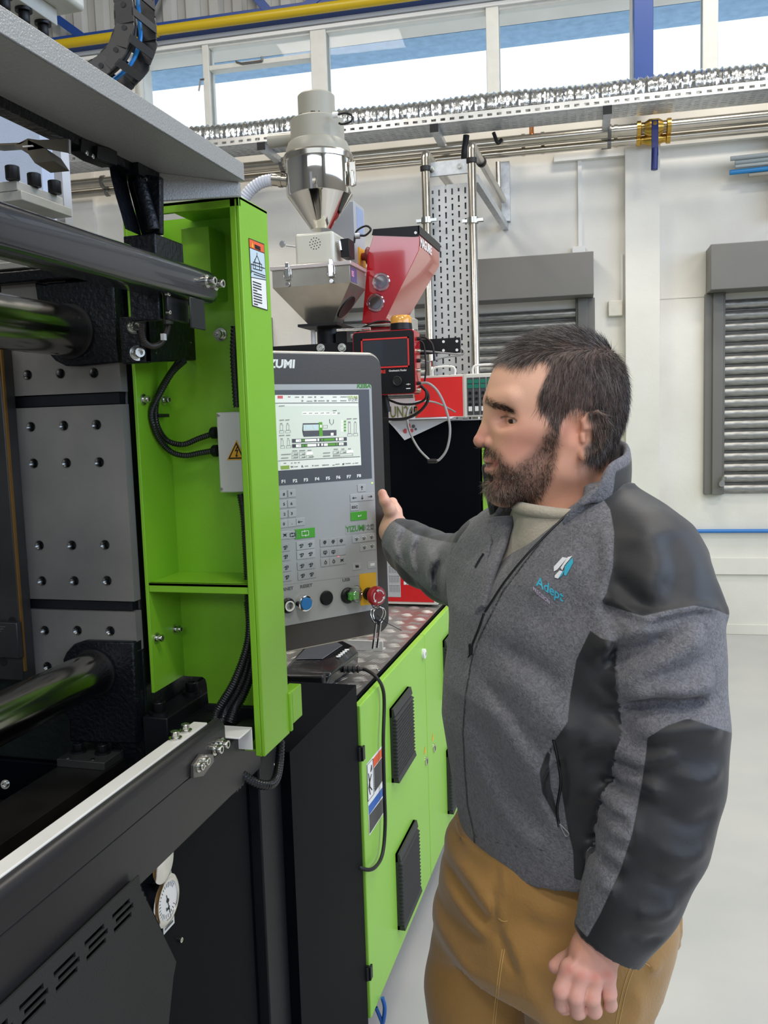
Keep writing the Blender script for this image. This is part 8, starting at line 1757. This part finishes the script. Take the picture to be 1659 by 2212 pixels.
# ---------------------------------------------------------------- trousers
TR_M = mat('tan_work_trousers', (150, 112, 56), 0.75, bump=0.35, bscale=220, sheen=0.25, var=0.10, vscale=10)
nt = TR_M.node_tree; bs = nt.nodes['Principled BSDF']; src = bs.inputs['Base Color'].links[0].from_socket
a_ = nt.nodes.new('ShaderNodeAttribute'); a_.attribute_name = 'stitch'; mrn = nt.nodes.new('ShaderNodeMapRange'); mrn.inputs[1].default_value = 0.2; mrn.inputs[2].default_value = 2.0
mxn = nt.nodes.new('ShaderNodeMix'); mxn.data_type = 'RGBA'; nt.links.new(a_.outputs['Fac'], mrn.inputs[0]); nt.links.new(mrn.outputs[0], mxn.inputs['Factor']); mxn.inputs['A'].default_value = lin((196, 160, 100)); nt.links.new(src, mxn.inputs['B']); nt.links.new(mxn.outputs['Result'], bs.inputs['Base Color'])
Gt = Grid(np.array([J(900, 2000, 1.36)[0], 0.98, 0.02]), np.array([J(1490, 2000, 1.2)[0], 1.68, zof(1775)]), 0.0065)
dt2 = sections(Gt, [sec(2045, 975, 1420, 1.33, 1.08), sec(2000, 950, 1432, 1.33, 1.08), sec(1950, 952, 1440, 1.33, 1.08), sec(1880, 965, 1436, 1.33, 1.05), sec(1820, 972, 1430, 1.33, 1.05), sec(1780, 990, 1420, 1.33, 1.05)])
HL_, HR_ = J(1290, 2020, 1.25), J(1045, 2045, 1.38)
KL_, KR_ = at_z(HL_, 0.50, 0.0, -0.02), at_z(HR_, 0.50, -0.015, 0.01); AL_, AR_ = at_z(HL_, 0.045, 0.005, 0.03), at_z(HR_, 0.045, -0.01, 0.05)
dt2 = smin(dt2, tubechain(Gt, [(HL_, 0.090), (J(1274, 2120, 1.24), 0.084), (J(1268, 2212, 1.24), 0.079), (KL_, 0.072), (AL_, 0.060)], 0.03), 0.035)
dt2 = smin(dt2, tubechain(Gt, [(HR_, 0.082), (J(1036, 2130, 1.38), 0.080), (J(1044, 2212, 1.38), 0.076), (KR_, 0.070), (AR_, 0.060)], 0.03), 0.035)
TF = [([(985, 1905), (1030, 1940), (1075, 1985)], .012, .009), ([(975, 1960), (1020, 1985), (1070, 2015)], .010, -.008), ([(965, 1985), (1010, 2010), (1060, 2035)], .011, .007), ([(1085, 1990), (1100, 2030), (1125, 2075)], .009, .007), ([(1078, 2000), (1092, 2040), (1112, 2090)], .007, -.009), ([(975, 1870), (995, 1890), (1020, 1905)], .008, -.010), ([(968, 1850), (990, 1870), (1015, 1880)], .009, .007), ([(1090, 2010), (1150, 2040), (1220, 2050)], .013, .004), ([(1120, 1930), (1180, 1940), (1240, 1930)], .012, .004), ([(1110, 1965), (1180, 1985), (1230, 1975)], .012, -.004), ([(940, 2060), (1000, 2060), (1060, 2045)], .012, -.005), ([(1100, 2060), (1140, 2110), (1180, 2190)], .014, .005), ([(1160, 2080), (1210, 2140), (1240, 2200)], .012, -.004), ([(935, 2090), (990, 2110), (1040, 2170)], .013, .005), ([(1079, 1880), (1074, 1930), (1072, 1980), (1080, 2005)], .004, -.006), ([(1086, 1880), (1082, 1930), (1078, 1985)], .004, .004), ([(1385, 2040), (1400, 2060), (1415, 2050)], .008, .006), ([(1340, 2080), (1360, 2120), (1350, 2180)], .012, .004)]
dt2 = dt2-fold_field(Gt, TF, 1.2)[:, None, :]*ysurf(Gt.Y, 1.31, 0.02)
TV, TQ = Gt.mesh(dt2); Pt = to_px(to_world(TV)); tr_ = vmesh('trousers', to_world(TV), TQ, TR_M, person)
attr(tr_, 'stitch', np.full(len(TV), 9.0))
from mathutils.bvhtree import BVHTree
TT = BVHTree.FromPolygons([tuple(v) for v in to_world(TV)], [tuple(int(i) for i in q) for q in TQ])
THR = mat('tan_thread', (190, 156, 96), 0.7)
for l in ([(1388, 2048), (1362, 2090), (1345, 2140), (1328, 2222)], [(1394, 2052), (1369, 2094), (1352, 2143), (1335, 2222)], [(1090, 2050), (1082, 2100), (1074, 2170), (1069, 2222)], [(1085, 2050), (1077, 2100), (1069, 2170), (1064, 2222)], [(1076, 1984), (1086, 1990), (1096, 1990)], [(1372, 2070), (1386, 2076), (1404, 2088)]):
    P3 = spline([np.array([x, y, 0.0]) for x, y in l], 8); P = []
    for p in P3:
        d = ray(p[0], p[1]); d = d/np.linalg.norm(d); h = TT.ray_cast(Vector(CAM_POS), Vector(d))
        if h[0] is not None: P.append(np.array(h[0])-d*0.0002)
    b = MB(); b.tube(P, 0.0007, 5); b.build('seam_stitching', THR, tr_, smooth=60)
# boots
BOOT = mat('dark_leather_boots', (46, 36, 30), 0.5, bump=0.3, bscale=80)
for (an, dirx) in ((AL_, FB), (AR_, nrm(FB+np.array([0, .1, 0])))):
    Gq = grid_around([an-dirx*0.1, an+dirx*0.24], 0.09, 0.006); a0 = at_z(an, 0.07); 
    db_ = smin(cap(Gq, at_z(an, 0.16), at_z(an, 0.06), 0.048, 0.046), cap(Gq, at_z(an-dirx*0.035, 0.05), at_z(an+dirx*0.17, 0.042), 0.047, 0.043), 0.03)
    db_ = smax(db_, -(Gq.Z-0.004)+0*db_, 0.004); BV, BQ = Gq.mesh(db_); vmesh('boot', to_world(BV), BQ, BOOT, person)
# ---------------------------------------------------------------- things on the jacket surface
from mathutils.bvhtree import BVHTree
JT = BVHTree.FromPolygons([tuple(v) for v in JVw], [tuple(int(i) for i in q) for q in JQ])
def on_jacket(x, y, off=0.001):
    d = ray(x, y); d = d/np.linalg.norm(d); h = JT.ray_cast(Vector(CAM_POS), Vector(d))
    if h[0] is None: return PD(x, y, 1.2)
    return np.array(h[0])-d*off
def jpoly(name, polys, material, off=0.0012, th=0.0006, parent=None):
    b = MB()
    for poly in polys:
        P = [on_jacket(x, y, off) for x, y in poly]; c = sum(P)/len(P); d = nrm(ray(*np.mean(poly, 0)))
        n = len(P); b.add(P+[p+d*th for p in P], [tuple(range(n)), tuple(range(n, 2*n))[::-1]]+[(i, (i+1) % n, (i+1) % n+n, i+n) for i in range(n)])
    return b.build(name, material, parent or jacket)
def jtube(name, px, r, material, off=0.0005, n=8, parent=None):
    pts = [(np.array(p)) for p in px]; P3 = spline([np.array([x, y, 0.0]) for x, y in px], 8)
    P = [on_jacket(p[0], p[1], off) for p in P3]
    for _ in range(2): P = [P[0]]+[(P[i-1]+P[i]*2+P[i+1])/4 for i in range(1, len(P)-1)]+[P[-1]]
    b = MB(); b.tube(P, r, n); return b.build(name, material, parent or jacket, smooth=60)
CY = mat('cyan_thread', (52, 170, 198), 0.6, bump=0.4, bscale=900); LIL = mat('lilac_thread', (190, 176, 200), 0.6); WTH = mat('white_thread', (226, 228, 232), 0.6, bump=0.4, bscale=900)
def jtext(name, s, x0, y0, ax, ay, size, material, off=0.0009):
    """embroidered text: baseline origin and unit axes given on the chest"""
    cu = bpy.data.curves.new('t', 'FONT'); cu.body = s; cu.size = size; cu.offset = 0.018*size; cu.resolution_u = 2; cu.extrude = 0.0
    to = bpy.data.objects.new('t', cu); COL.objects.link(to); dg = bpy.context.evaluated_depsgraph_get(); dg.update(); me = bpy.data.meshes.new_from_object(to.evaluated_get(dg)); bpy.data.objects.remove(to)
    for v in me.vertices:
        x = x0+v.co.x*ax[0]+v.co.y*ay[0]; y = y0+v.co.x*ax[1]+v.co.y*ay[1]; v.co = Vector(on_jacket(x, y, off))
    me.materials.clear(); me.materials.append(material); me.name = name; o = bpy.data.objects.new(name, me); COL.objects.link(o); adopt(o, jacket); return o
jtext('embroidered_name', 'Adept', 1158, 1264, (0.80, 0.50), (0.10, -1.0), 29, CY)
jtext('embroidered_name', 'PRECISION', 1151, 1275, (0.62, 0.52), (0.05, -1.0), 12, LIL)
def C2(*p): return [(780+x/3.19, 1000+y/3.19) for x, y in p]
jpoly('emblem_white', [C2((1388, 648), (1420, 655), (1352, 735), (1328, 748), (1328, 715)), C2((1425, 648), (1456, 640), (1402, 705), (1386, 740), (1374, 722)), C2((1368, 740), (1388, 748), (1358, 797), (1334, 790), (1334, 775))], WTH, 0.0018)
jpoly('emblem_cyan', [C2((1457, 650), (1461, 690), (1412, 778), (1398, 770), (1404, 712)), C2((1388, 748), (1404, 738), (1384, 776), (1360, 797))], CY, 0.0016)
ZIP = mat('zip_black', (16, 16, 18), 0.35)
jtube('main_zip', [(1291, 1063), (1262, 1082), (1236, 1102), (1184, 1152), (1133, 1205), (1090, 1258), (1060, 1304), (1048, 1322)], 0.0022, ZIP, 0.0)
jtube('main_zip_lower', [(1046, 1325), (1036, 1355), (1026, 1380), (1017, 1402)], 0.0022, ZIP, 0.0)
b = MB(); p = on_jacket(1017, 1402, 0.004); b.obox(p, (0.003, 0, 0), (0, 0.002, 0), (0, 0, 0.008)); b.build('zip_slider', BLACK_PLASTIC, jacket, bevel=0.001)
b = MB(); q = PD(987, 1462, 1.28); b.tube([p-np.array([0, 0, 0.006]), (p+q)/2-np.array([0, 0, 0.002]), q+np.array([0, 0, 0.012])], 0.0012, 6); b.obox(q, (0.0045, 0, 0.001), (0, 0.002, 0), (-.001, 0, 0.012)); b.build('zip_pull', BLACK_PLASTIC, jacket)
jtube('chest_pocket_zip', [(1045, 1196), (1036, 1210), (1027, 1226)], 0.0022, ZIP, 0.0005)
jtube('pocket_zip', [(1196, 1598), (1205, 1640), (1212, 1690), (1204, 1745), (1208, 1786)], 0.0022, ZIP, 0.0)
b = MB(); p = on_jacket(1209, 1780, 0.004); q = on_jacket(1222, 1806, 0.004); q2 = on_jacket(1228, 1800, 0.004); b.tube([p, q, q2, p], 0.0011, 6, smooth=5); b.build('pocket_pull_cord', mat('grey_cord', (120, 120, 124), 0.5), jacket, smooth=60)
